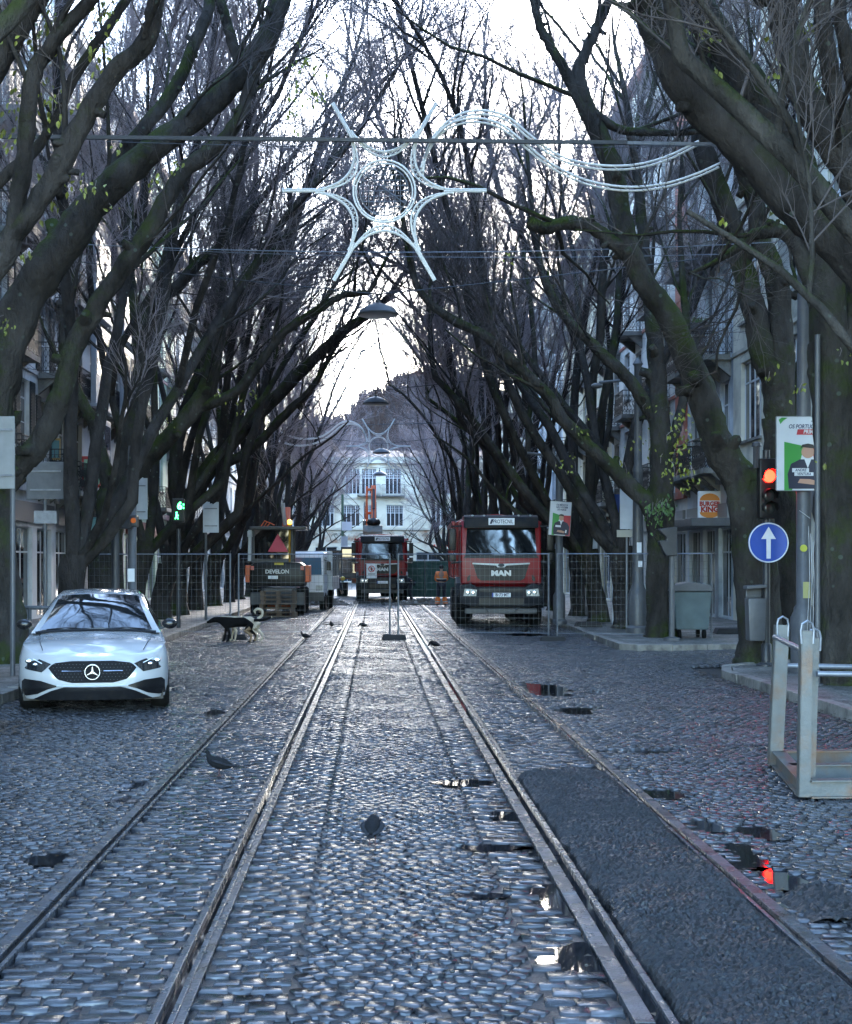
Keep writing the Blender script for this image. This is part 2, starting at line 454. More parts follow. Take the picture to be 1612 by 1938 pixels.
rail('rightmost tram rail, at the right edge of the asphalt patch', [('rail_head', 2.0, 2.022, .003, M['steel'], 0), ('groove', 2.022, 2.062, -.012, M['water'], 0), ('side_strip', 2.062, 2.135, -.001, M['railbed'], 2.6)])

# asphalt patch between the right pair of rails
def patch(name, x0, x1, y0, y1, step, hump):
    nx = max(2, int((x1 - x0) / step)); ny = int((y1 - y0) / step)
    X, Yy = np.meshgrid(np.linspace(x0, x1, nx), np.linspace(y0, y1, ny))
    ed = np.minimum(np.minimum(X - x0, x1 - X) / .06, 1); en = np.clip(np.minimum(y1 - Yy, Yy - y0) / .25, 0, 1)
    far_edge = y1 - .10 - .14 * ((X - (x0 + x1) / 2) / (x1 - x0) * 2) ** 2
    fj = np.convolve(rng.normal(0, 1, nx + 8), np.ones(9) / 3., 'valid') * .05
    en = np.clip((far_edge + fj[None, :] - Yy) / .10, 0, 1)
    H = hump * (.55 + .45 * np.sin(Yy * 3.1 + .8 * np.sin(X * 2)) * np.cos(X * 1.5)) + .006 * np.sin(Yy * 9 + X * 4)
    H = H + rng.normal(0, .0060, H.shape)
    Z = -.02 + (H + .03) * np.clip(ed, 0, 1) ** .5 * en ** .5
    ej = np.convolve(rng.normal(0, 1, ny + 8), np.ones(9) / 3., 'valid') * .009
    X = X.copy(); X[:, 0] += ej; X[:, -1] += ej[::-1]; X[:, 1] += ej * .5; X[:, -2] += ej[::-1] * .5
    V = np.stack([X, Yy, Z], -1).reshape(-1, 3)
    i = np.arange(nx * ny).reshape(ny, nx)
    F = np.stack([i[:-1, :-1], i[:-1, 1:], i[1:, 1:], i[1:, :-1]], -1).reshape(-1, 4)
    return tag(obj(name, npmesh(name, V, F, M['asphalt'], False)), kind='structure')
patch('asphalt_patch', 1.20, 1.995, 3.4, 11.9, .015, .055)
patch('asphalt_patch', 2.19, 2.62, 6.9, 7.8, .02, .02)
patch('asphalt_patch', -1.6, -.95, 40.5, 47, .05, .015)

# pavements
pave = mat('limestone_mosaic_pavement', (.17, .165, .15), .5, var=.3, vs=1.2, rvar=.15, dirt=(.07, .065, .055), ds=1.3)
def add_voronoi(m, sc, a, d=.01):
    t = m.node_tree; b = t.nodes['Principled BSDF']; tc = t.nodes.new('ShaderNodeTexCoord')
    v = t.nodes.new('ShaderNodeTexVoronoi'); v.feature = 'DISTANCE_TO_EDGE'; v.inputs['Scale'].default_value = sc
    t.links.new(tc.outputs['Object'], v.inputs['Vector'])
    r = t.nodes.new('ShaderNodeMapRange'); r.inputs[2].default_value = .12; t.links.new(v.outputs[0], r.inputs[0])
    base = b.inputs['Base Color'].links[0].from_socket
    v2 = t.nodes.new('ShaderNodeTexVoronoi'); v2.inputs['Scale'].default_value = sc; t.links.new(tc.outputs['Object'], v2.inputs['Vector'])
    bw = t.nodes.new('ShaderNodeRGBToBW'); t.links.new(v2.outputs['Color'], bw.inputs[0])
    mr = t.nodes.new('ShaderNodeMapRange'); mr.inputs[3].default_value = .6; mr.inputs[4].default_value = 1.35; t.links.new(bw.outputs[0], mr.inputs[0])
    ml = t.nodes.new('ShaderNodeMath'); ml.operation = 'MULTIPLY'; t.links.new(mr.outputs[0], ml.inputs[0])
    ad = t.nodes.new('ShaderNodeMapRange'); ad.inputs[3].default_value = .3; t.links.new(r.outputs[0], ad.inputs[0]); t.links.new(ad.outputs[0], ml.inputs[1])
    mx = t.nodes.new('ShaderNodeMixRGB'); mx.blend_type = 'MULTIPLY'; mx.inputs[0].default_value = 1
    t.links.new(base, mx.inputs[1]); t.links.new(ml.outputs[0], mx.inputs[2]); t.links.new(mx.outputs[0], b.inputs['Base Color'])
    bn = t.nodes.new('ShaderNodeBump'); bn.inputs['Strength'].default_value = a; bn.inputs['Distance'].default_value = d
    t.links.new(r.outputs[0], bn.inputs['Height']); t.links.new(bn.outputs[0], b.inputs['Normal'])
add_voronoi(pave, 15, .8)
def pavement(pts, z=.12):
    mb = MB(); mb.prism(pts, -.04, z, 'z'); return tag(obj('pavement', mb, pave), kind='structure')
KW = .16
def kerb(path, side):
    """kerb stones laid along a path; side=+1: pavement lies to the right of the path"""
    mb = MB(); ln = .9
    for a, b in zip(path[:-1], path[1:]):
        a, b = Vector((*a, 0)), Vector((*b, 0)); d = b - a; L = d.length; n = max(1, round(L / ln)); u = d / L; v = Vector((u.y, -u.x, 0)) * side
        for k in range(n):
            p = a + u * (L * k / n + .004); q = a + u * (L * (k + 1) / n - .006); h = .135 + random.uniform(-.008, .008); e = v * random.uniform(-.012, .008)
            mb.add([p + e + Vector((0, 0, -.05)), q + e + Vector((0, 0, -.05)), q + v * KW + Vector((0, 0, -.05)), p + v * KW + Vector((0, 0, -.05)),
                    p + e + Vector((0, 0, h)), q + e + Vector((0, 0, h)), q + v * KW + Vector((0, 0, h)), p + v * KW + Vector((0, 0, h))],
                   [(0, 3, 2, 1), (4, 5, 6, 7), (0, 1, 5, 4), (1, 2, 6, 5), (2, 3, 7, 6), (3, 0, 4, 7)])
    return tag(obj('kerb', mb, M['kerb'], bevel=.014), kind='structure')
kr1 = [(KR, -12), (KR, 21.6), (5.7, 22.6), (6.5, 23.5), (7.6, 24.0), (10.3, 24.0)]
kerb(kr1, 1); pavement([(10.7, -12), (10.7, 24.0), (7.65, 23.85), (6.6, 23.35), (5.85, 22.5), (KR + KW, 21.5), (KR + KW, -12)])
kr2 = [(10.3, 29.2), (6.9, 28.5), (5.4, 28.2), (5.1, 28.6), (5.15, 33), (5.35, 40), (5.4, 60), (5.4, 122)]
kerb(kr2, 1); pavement([(10.7, 29.35), (6.9, 28.65), (5.5, 28.37), (5.26, 28.7), (5.31, 33), (5.51, 40), (5.56, 60), (5.56, 122), (10.7, 122)])
kerb([(KL, -12), (KL, 122)], -1); pavement([(-10.4, -12), (KL - KW, -12), (KL - KW, 122), (-10.4, 122)])

# leaf litter and grit along the gutters and rails
mb = MB(); random.seed(5)
lit = mat('rotting_leaf_litter', (.05, .032, .018), .6, var=.7, vs=14)
def litter(x, y, s):
    a = random.uniform(0, 6.28); z = .012 + random.uniform(0, .012)
    c, d = math.cos(a) * s, math.sin(a) * s
    mb.add([(x + c, y + d, z), (x - d * .5, y + c * .5, z + .006), (x - c, y - d, z + .002), (x + d * .5, y - c * .5, z + .008)], [(0, 1, 2, 3)])
for _ in range(1100): litter(-4.75 + abs(random.gauss(0, .55)), random.uniform(14.2, 15.6) + random.gauss(0, .15), random.uniform(.02, .05))
for _ in range(500): litter(KL + abs(random.gauss(0, .15)), random.uniform(10, 40), random.uniform(.02, .04))
for _ in range(500): litter(KR - abs(random.gauss(0, .18)), random.uniform(9, 23), random.uniform(.02, .04))
for _ in range(500):
    x = random.choice([-1.9, -1.6, -.6, .95, 2.25, 2.3]) + random.gauss(0, .06); litter(x, random.uniform(5, 30), random.uniform(.008, .022))
for _ in range(260): litter(random.uniform(-4.5, 5.3), random.uniform(5, 32), random.uniform(.015, .035))
tag(obj('leaf_litter', mb, lit), 'brown rotting leaves scattered along the gutters and rails', 'leaf litter', kind='stuff')
mb = MB()
for _ in range(420):
    x, y = random.uniform(-4.2, 5.2), random.uniform(5, 26)
    s = random.uniform(.005, .014); mb.ell((x, y, .006 + s * .4), (s, s * .8, s * .6), 6, 4)
tag(obj('gravel', mb, M['joint']), 'small dark grit strewn over the wet cobbles', 'gravel', kind='stuff')

# ================================================================ HILL
def hillz(x, y):
    q = np.clip((y - 170) / 170, 0, 1); q = q * q * (3 - 2 * q)
    prof = 45 * np.exp(-((x - 16) / 85) ** 2) - 10 * np.exp(-((x + 45) / 26) ** 2) + 2.2 * np.sin(x * .11) + 1.2 * np.sin(x * .31 + 1) + .8 * np.sin(x * .7 + y * .05)
    return q * prof - 1
X, Yy = np.meshgrid(np.linspace(-220, 240, 140), np.linspace(150, 420, 60))
V = np.stack([X, Yy, hillz(X, Yy)], -1).reshape(-1, 3); i = np.arange(X.size).reshape(X.shape)
F = np.stack([i[:-1, :-1], i[:-1, 1:], i[1:, 1:], i[1:, :-1]], -1).reshape(-1, 4)
tag(obj('hill', npmesh('hill', V, F, mat('hill_scrub', (.03, .023, .021), 1., spec=0., var=.45, vs=.25, bump=1, bs=1.5))), kind='structure')
random.seed(11)
n = 4200; P = []
for _ in range(n):
    x = random.uniform(-75, 110); y = random.uniform(185, 345); z = float(hillz(np.float64(x), np.float64(y))); P.append((x, y, z))
B, H2 = [], []
for (x, y, z) in P:
    h = random.uniform(1.6, 3.4)
    for k in range(11):
        a = random.uniform(0, 6.28); s = random.uniform(.1, .6)
        p0 = (x, y, z + h * random.uniform(-.1, .35)); p2 = (x + math.cos(a) * h * s * .7, y + math.sin(a) * h * .4 * s, z + h * random.uniform(.55, 1.05))
        wv = random.uniform(.05, .13)
        B.append([(p0[0] - wv, p0[1], p0[2]), (p0[0] + wv, p0[1], p0[2]), (p2[0] + wv * .5, p2[1], p2[2]), (p2[0] - wv * .5, p2[1], p2[2])])
V = np.array(B).reshape(-1, 3); F = np.arange(len(V)).reshape(-1, 4)
tag(obj('hillside_wood', npmesh('hillside_wood', V, F, mat('winter_wood', (.034, .025, .025), 1., spec=0., var=.35, vs=.12))), 'purplish bare winter wood covering the hill beyond the street', 'wood', kind='stuff')
# ================================================================ BUILDINGS
WM = {}
def window_mesh(kind, w, h):
    """frame mesh + pane mesh; local x across, z up, outward -y"""
    k = (kind, round(w, 2), round(h, 2))
    if k in WM: return WM[k]
    f = MB(); t = .055
    f.box(-w / 2, -w / 2 + t, -.03, .03, 0, h); f.box(w / 2 - t, w / 2, -.03, .03, 0, h)
    f.box(-w / 2 + t, w / 2 - t, -.03, .03, 0, t); f.box(-w / 2 + t, w / 2 - t, -.03, .03, h - t, h)
    nm = {'sash': 2, 'door': 2, 'band': 4, 'grid': 4, 'shop': 2}[kind]
    for i in range(1, nm):
        x = -w / 2 + w * i / nm; f.box(x - .03, x + .03, -.028, .028, t, h - t)
    tz = h * (.72 if kind != 'grid' else .62)
    f.box(-w / 2 + t, w / 2 - t, -.026, .026, tz, tz + .05)
    if kind == 'grid':
        for q in (.72, .82, .91): f.box(-w / 2 + t, w / 2 - t, -.02, .02, h * q, h * q + .03)
        for q in range(1, 8): f.box(-w / 2 + w * q / 8 - .012, -w / 2 + w * q / 8 + .012, -.018, .018, tz + .05, h - t)
    if kind in ('sash', 'door'): f.box(-w / 2 + t, w / 2 - t, -.02, .02, h * .36, h * .36 + .035)
    g = MB(); g.box(-w / 2 + t, w / 2 - t, -.008, .008, t, h - t)
    WM[k] = (f.mesh('window', M['wframe']), g.mesh('pane', M['glass'])); return WM[k]

def wall_holes(mb, L, H, holes, d=.22, y=0.):
    us = sorted({0., L} | {h[0] for h in holes} | {h[1] for h in holes}); zs = sorted({0., H} | {h[2] for h in holes} | {h[3] for h in holes})
    for a, b in zip(us[:-1], us[1:]):
        for c, e in zip(zs[:-1], zs[1:]):
            mu, mz = (a + b) / 2, (c + e) / 2
            if any(h[0] < mu < h[1] and h[2] < mz < h[3] for h in holes): continue
            mb.add([(a, y, c), (b, y, c), (b, y, e), (a, y, e)], [(0, 1, 2, 3)])
    for (a, b, c, e) in holes:
        mb.add([(a, y, c), (a, y + d, c), (a, y + d, e), (a, y, e)], [(0, 1, 2, 3)]); mb.add([(b, y, c), (b, y, e), (b, y + d, e), (b, y + d, c)], [(0, 1, 2, 3)])
        mb.add([(a, y, e), (a, y + d, e), (b, y + d, e), (b, y, e)], [(0, 1, 2, 3)]); mb.add([(a, y, c), (b, y, c), (b, y + d, c), (a, y + d, c)], [(0, 1, 2, 3)])

def railing(mb, x0, x1, z, dep, fancy=False):
    """iron balcony railing in local coords standing out by dep"""
    for (a, b) in (((x0, 0), (x0, -dep)), ((x0, -dep), (x1, -dep)), ((x1, -dep), (x1, 0))):
        A, Bv = Vector((*a, z)), Vector((*b, z)); L = (Bv - A).length; n = max(2, int(L / .12))
        mb.bar(A + Vector((0, 0, .95)), Bv + Vector((0, 0, .95)), .04, .03); mb.bar(A + Vector((0, 0, .08)), Bv + Vector((0, 0, .08)), .03, .02)
        if fancy: mb.bar(A + Vector((0, 0, .78)), Bv + Vector((0, 0, .78)), .02, .015)
        for i in range(n + 1):
            p = A.lerp(Bv, i / n); mb.bar(p, p + Vector((0, 0, .95)), .014, .014)
            if fancy and i < n:
                q = A.lerp(Bv, (i + 1) / n)
                mb.bar(p + Vector((0, 0, .1)), q + Vector((0, 0, .42)), .016, .012); mb.bar(q + Vector((0, 0, .1)), p + Vector((0, 0, .42)), .016, .012)
                mb.bar(p + Vector((0, 0, .45)), q + Vector((0, 0, .77)), .016, .012); mb.bar(q + Vector((0, 0, .45)), p + Vector((0, 0, .77)), .016, .012)

shut = mat('dark_green_shutter', (.03, .036, .036), .6)
slab = mat('concrete_slab', (.20, .195, .18), .8, var=.3, vs=2, dirt=(.08, .08, .055), ds=1.5)
tile = mat('clay_roof_tiles', (.20, .085, .055), .8, var=.4, vs=5)
dark = mat('dark_interior', (.02, .02, .022), .7)
def building(name, label, side, y0, y1, col, floors=5, bay=2.6, style='sash', bal=None, ground=4.4, fh=3.4, winw=1.15, winh=2.0, sill=.9, dirt=None, band=None, shutters=False, depth=12, xf=None, rnd=1):
    random.seed(rnd)
    L = y1 - y0; H = ground + fh * (floors - 1) + .5
    x = xf if xf is not None else (10.7 if side > 0 else -10.4)
    root = thing(name, label, 'building', (x, y1 if side > 0 else y0, 0), R(-90) if side > 0 else R(90), 'buildings lining the street')
    wm = mat(name + '_wall', tuple(min(.8, c * 1.75) for c in col), .8, var=.10, vs=.6, bump=.15, bs=12, dirt=dirt or tuple(c * .62 for c in col), ds=.35)
    n = max(1, int(L / bay)); bw = L / n
    holes, wins = [], []
    for k in range(n):
        uc = (k + .5) * bw
        # shop front at street level
        g0, g1 = uc - bw * .38, uc + bw * .38
        holes.append((g0, g1, .15, 2.9)); wins.append(('shop', uc, .15, g1 - g0, 2.75))
        for fl in range(floors - 1):
            z = ground + fl * fh
            if bal and (bal == 'all' or (k % 2 == 0)): ww, z0, hh, kd = winw, z + .08, winh + .5, 'door'
            else: ww, z0, hh, kd = winw, z + sill, winh, style
            holes.append((uc - ww / 2, uc + ww / 2, z0, z0 + hh)); wins.append((kd, uc, z0, ww, hh))
    mb = MB(); wall_holes(mb, L, H, holes)
    mb.add([(0, 0, 0), (0, depth, 0), (0, depth, H), (0, 0, H)], [(0, 1, 2, 3)]); mb.add([(L, 0, 0), (L, 0, H), (L, depth, H), (L, depth, 0)], [(0, 1, 2, 3)])
    mb.add([(0, depth, 0), (L, depth, 0), (L, depth, H), (0, depth, H)], [(0, 1, 2, 3)])
    obj('wall', mb, wm, root)
    mb = MB(); mb.box(.05, L - .05, .24, .3, .05, H - .2); obj('interior', mb, dark, root)
    mb = MB(); mb.box(-.02, L + .02, -.28, .0, H - .35, H + .05); mb.box(-.02, L + .02, -.14, .0, ground - .45, ground - .2)
    for fl in range(1, floors - 1): mb.box(0, L, -.05, 0.0, ground + fl * fh - .12, ground + fl * fh)
    obj('cornice', mb, mat(name + '_trim', band or tuple(min(.6, c * 1.15) for c in col), .8, var=.15, vs=2, dirt=tuple(c * .5 for c in col), ds=1.2), root, bevel=.01)
    mb = MB(); mb.prism([(-.3, H), (depth * .5, H + 2.2), (depth, H)], 0, L, 'x'); obj('roof', mb, tile, root)
    for (kd, u, z0, ww, hh) in wins:
        fm, gm = window_mesh(kd, ww, hh)
        f = obj('window', fm, parent=root, loc=(u, .14, z0)); obj('pane', gm, parent=f)
    for (kd, u, z0, ww, hh) in wins:
        if kd != 'shop': mb = MB(); mb.box(u - ww / 2 - .08, u + ww / 2 + .08, -.09, 0, z0 - .08, z0 - .002); obj('window_sill', mb, slab, root)
    if shutters:
        for (kd, u, z0, ww, hh) in wins:
            if kd == 'shop' or random.random() < .2: continue
            for s in (-1, 1):
                mb = MB(); c = u + s * (ww / 2 + ww * .25 + .02)
                mb.box(c - ww * .24, c + ww * .24, -.05, -.01, z0, z0 + hh)
                for q in range(int(hh / .09)): mb.box(c - ww * .2, c + ww * .2, -.065, -.05, z0 + .04 + q * .09, z0 + .085 + q * .09)
                obj('shutter', mb, shut, root)
    if bal:
        for (kd, u, z0, ww, hh) in wins:
            if kd != 'door': continue
            mb = MB(); x0, x1 = u - ww / 2 - .35, u + ww / 2 + .35
            if bal == 'all': x0, x1 = u - bw * .42, u + bw * .42
            mb.box(x0 - .03, x1 + .03, -.85, 0, z0 - .26, z0 - .1)
            mb.prism([(0, z0 - .26), (-.6, z0 - .26), (0, z0 - .75)], x0 + .1, x0 + .25, 'x'); mb.prism([(0, z0 - .26), (-.6, z0 - .26), (0, z0 - .75)], x1 - .25, x1 - .1, 'x')
            b = obj('balcony', mb, slab, root)
            mb = MB(); railing(mb, x0, x1, z0 - .1, .8, True); obj('railing', mb, M['iron'], b)
    # awning or fascia above shops
    mb = MB(); mb.box(.3, L - .3, -.10, 0, 3.05, 3.65); obj('shop_fascia', mb, mat(name + '_fascia', random.choice([(.12, .12, .13), (.3, .29, .26), (.07, .10, .12), (.2, .05, .04)]), .5), root, bevel=.01)
    return root

cream, pink, greyb = (.38, .36, .29), (.42, .20, .17), (.33, .36, .38)
# right side, nearest first
building('apartment_block', 'pale cream building at the near end of the right pavement', 1, 2, 23.5, (.36, .34, .28), 5, 3.0, rnd=1)
R1 = building('apartment_block', 'cream apartment building with wide white framed windows behind the red traffic light', 1, 29.5, 41, cream, 6, 2.9, 'band', winw=2.1, winh=2.3, sill=.75, ground=4.6, fh=3.45, rnd=2)
R2 = building('apartment_block', 'pale grey building with ornate black iron balconies above the burger restaurant', 1, 41, 47, greyb, 6, 2.0, 'sash', 'all', ground=4.7, fh=3.4, winw=1.1, winh=2.1, rnd=3)
R3 = building('apartment_block', 'white banded apartment building with an orange red corner strip', 1, 47, 62, (.40, .39, .36), 6, 2.5, 'sash', 'alt', ground=4.5, fh=3.3, band=(.36, .09, .05), rnd=4)
mb = MB(); mb.box(13.2, 15.0, -.03, 0, 4.3, 20.6); obj('painted_pilaster', mb, mat('orange_render', (.42, .12, .07), .8, var=.2, vs=1), R3)
building('apartment_block', 'cream building right of the parked tipper truck, seen through the trees', 1, 62, 78, (.40, .36, .26), 5, 2.7, 'sash', 'alt', rnd=5)
building('apartment_block', 'blue grey building farther along the right pavement', 1, 78, 98, (.30, .33, .35), 5, 2.7, 'sash', 'alt', rnd=6)
building('apartment_block', 'last cream building on the right before the street end', 1, 98, 122, (.40, .37, .30), 4, 2.8, 'sash', rnd=7)
building('apartment_block', 'grey building at the near end of the left pavement', -1, 2, 27, (.30, .30, .30), 5, 3.0, rnd=8)
L1 = building('apartment_block', 'whitish building with dark louvred shutters at the left edge of the photo', -1, 27, 44.5, (.42, .42, .41), 6, 2.2, 'sash', 'alt', shutters=True, fh=3.3, rnd=9)
L2 = building('apartment_block', 'grey building with projecting concrete balconies behind the white car', -1, 44.5, 57, (.33, .33, .33), 6, 2.5, 'sash', 'all', fh=3.1, ground=4.2, rnd=10)
L3 = building('apartment_block', 'pale green building with pink floor bands on the left', -1, 57, 71, (.33, .38, .28), 6, 2.8, 'sash', 'alt', fh=3.2, band=(.45, .26, .24), rnd=11)
building('apartment_block', 'off white building on the left behind the excavator', -1, 71, 92, (.42, .40, .36), 5, 2.7, 'sash', 'alt', rnd=12)
building('apartment_block', 'last pale building on the left before the street end', -1, 92, 122, (.38, .36, .33), 4, 2.8, 'sash', rnd=13)
mb = MB(); mb.box(-.3, 6.2, -1.3, -.15, 2.92, 3.17); obj('shop_canopy', mb, M['grey'], R2, bevel=.02)
# lattice of pierced blocks on the near right building
lat = mat('pierced_block_screen', (.30, .29, .26), .85)
for z0, z1 in ((4.9, 6.9), (8.3, 10.3), (11.8, 13.8)):
    mb = MB(); u0, u1 = 4.9, 5.8; nz = int((z1 - z0) / .13); nu = 7
    for i in range(nu + 1):
        u = u0 + (u1 - u0) * i / nu; mb.box(u - .02, u + .02, -.10, -.003, z0, z1)
    for j in range(nz + 1):
        z = z0 + (z1 - z0) * j / nz; mb.box(u0, u1, -.095, -.006, z - .02, z + .02)
    obj('lattice_screen', mb, lat, R1)
# enclosed balcony boxes on the left grey building
encl = mat('enclosed_balcony_panel', (.28, .30, .33), .4, var=.1, vs=2)
for (u0, z0) in ((1.6, 4.1), (1.6, 7.2), (1.6, 10.3), (6.8, 7.2), (6.8, 10.3)):
    mb = MB(); mb.box(u0, u0 + 2.6, -1.05, -.87, z0, z0 + 2.7); mb.box(u0 - .05, u0 + 2.65, -1.1, -.86, z0 - .12, z0 - .003)
    e = obj('enclosed_balcony', mb, encl, L2, bevel=.02)
    mb = MB(); mb.box(u0 + .15, u0 + 1.2, -1.065, -1.053, z0 + 1.0, z0 + 2.5); mb.box(u0 + 1.4, u0 + 2.45, -1.065, -1.053, z0 + 1.0, z0 + 2.5); obj('pane', mb, M['glass'], e)

def planter(px, py, Y, w_, label):
    p = PX(px, py, Y)
    t = thing('balcony_planter', label, 'planter', p)
    mb = MB(); mb.prism([(-w_ / 2, .22), (w_ / 2, .22), (w_ / 2 - .05, 0), (-w_ / 2 + .05, 0)], -.12, .12, 'y'); obj('trough', mb, M['dgrey'], t)
    mb = MB()
    for _ in range(90):
        a = random.uniform(0, 6.28); r_ = random.uniform(.05, .2); q = Vector((random.uniform(-w_ / 2, w_ / 2), random.uniform(-.1, .1), .22))
        e = q + Vector((math.cos(a) * r_, math.sin(a) * r_, random.uniform(-.05, .22))); d = Vector((random.uniform(-.04, .04), .02, .03))
        mb.add([q, q.lerp(e, .5) + d, e, q.lerp(e, .5) - d], [(0, 1, 2, 3)])
    obj('foliage', mb, M['leafg'], t)
random.seed(2)
planter(1318, 625, 42.6, .8, 'trough of green plants on the iron balcony above the burger sign')

# end building closing the street
EB = thing('corner_building', 'cream facade with white grid windows and a worn mural closing the street', 'building', (-17, 130, 0))
wm = mat('worn_cream_plaster', (.60, .57, .46), .8, var=.12, vs=.5, dirt=(.34, .29, .21), ds=.5, bump=.2, bs=6)
holes, wins = [], []
for (px, w_, z0, h_, kd) in [(617, 1.5, 5.35, 2.0, 'grid'), (664, 1.7, 5.35, 2.0, 'grid'), (698, 1.1, 5.35, 2.0, 'grid'), (747, 1.6, 5.35, 2.0, 'grid'), (834, 1.8, 5.35, 2.0, 'grid'), (880, 1.6, 5.35, 2.0, 'grid'), (570, 1.6, 5.35, 2.0, 'grid'), (925, 1.6, 5.35, 2, 'grid'), (520, 1.6, 5.35, 2, 'grid'),
                             (667, 1.4, 8.4, 2.4, 'grid'), (698, 1.4, 8.4, 2.4, 'grid'), (744, 1.5, 8.4, 2.4, 'grid'), (617, 1.4, 8.4, 2.4, 'grid'), (834, 1.7, 8.4, 2.4, 'grid'), (880, 1.6, 8.4, 2.4, 'grid'), (570, 1.6, 8.4, 2.4, 'grid'), (925, 1.6, 8.4, 2.4, 'grid'),
                             (617, 2.1, .1, 3.3, 'shop'), (657, 2.1, .1, 3.0, 'shop'), (700, 1.9, .1, 3.0, 'shop'), (755, 2.1, .1, 3.0, 'shop'), (810, 2.3, .1, 2.8, 'shop'), (862, 2.3, .1, 2.8, 'shop'), (560, 2.1, .1, 3.0, 'shop')]:
    u = 17 + (px - VX) / 20.0; holes.append((u - w_ / 2, u + w_ / 2, z0, z0 + h_)); wins.append((kd, u, z0, w_, h_))
mb = MB(); wall_holes(mb, 42, 11.6, holes, .3)
mb.box(0, 42, .001 + 12, 12.2, 0, 11.6); obj('wall', mb, wm, EB)
mb = MB(); mb.box(.1, 41.9, .32, .4, .1, 11.4); obj('interior', mb, dark, EB)
for (kd, u, z0, ww, hh) in wins:
    fm, gm = window_mesh(kd, ww, hh); f = obj('window', fm, parent=EB, loc=(u, .16, z0)); obj('pane', gm, parent=f)
mb = MB(); mb.box(-.1, 42.1, -.35, 0, 11.3, 11.9); mb.box(0, 42, -.2, 0, 5.0, 5.2); mb.box(0, 42, -.1, 0, 7.95, 8.1)
obj('cornice', mb, mat('worn_cornice', (.46, .43, .35), .8, var=.2, vs=1), EB)
mur = mat('painted_frieze', (.52, .49, .40), .8, dirt=(.26, .13, .07), ds=.9, var=.2, vs=1.5)
mb = MB(); mb.box(0, 42, -.03, 0, 3.75, 4.95); obj('mural_band', mb, mur, EB)
mb = MB()
for cxp in (592, 640, 690, 775, 812, 850, 885, 905):
    u = 17 + (cxp - VX) / 20.0
    for s in (-1, 1):
        pts = [(u + s * (.05 + .5 * t_ + .22 * math.sin(t_ * 7)), -.06, 4.0 + .7 * math.sin(t_ * 2.6) + .1 * math.sin(t_ * 9)) for t_ in [i / 12 for i in range(13)]]
        mb.tube(pts, .05, 5)
obj('mural_scrolls', mb, mat('frieze_scroll', (.22, .20, .16), .8), EB)
mb = MB(); mb.prism([(-.4, 11.9), (6, 13.0), (12.2, 11.9)], 0, 42, 'x'); obj('roof', mb, mat('dark_tiles', (.09, .06, .055), .8, var=.3, vs=2), EB)
for px in (698, 744):
    u = 17 + (px - VX) / 20.0; mb = MB(); mb.box(u - 1.1, u + 1.1, -.8, 0, 8.15, 8.3); b = obj('balcony', mb, slab, EB)
    mb = MB(); railing(mb, u - 1.05, u + 1.05, 8.3, .75); obj('railing', mb, M['iron'], b)
mb = MB(); mb.box(23, 41, -1.5, 0, 3.0, 3.2); obj('canopy', mb, M['dgrey'], EB)
# illegible small red shop sign strokes
mb = MB(); random.seed(8)
redl = mat('red_sign_letters', (.5, .06, .03), .5)
for k in range(9):
    x = 22.2 + k * .28; mb.box(x, x + .05, -1.56, -1.52, 3.25, 3.6); mb.box(x + .051, x + .2, -1.56, -1.52, random.choice([3.25, 3.4, 3.54]), random.choice([3.62, 3.62]) )
obj('shop_letters', mb, redl, EB)
HH = thing('hilltop_house', 'stepped house silhouette on the crest of the hill', 'building', (14, 345, float(hillz(np.float64(14), np.float64(345))) - 1))
mb = MB(); mb.box(-6, 0, 0, 6, 0, 4); mb.box(0, 7, 1, 7, 0, 5.5); obj('wall', mb, mat('hill_house', (.2, .18, .17), .8), HH)
mb = MB(); mb.prism([(-6.5, 4), (-3, 5.5), (.3, 4)], -.5, 6.5, 'y'); mb.prism([(-.3, 5.5), (3.5, 7.3), (7.4, 5.5)], .5, 7.5, 'y'); obj('roof', mb, tile, HH)
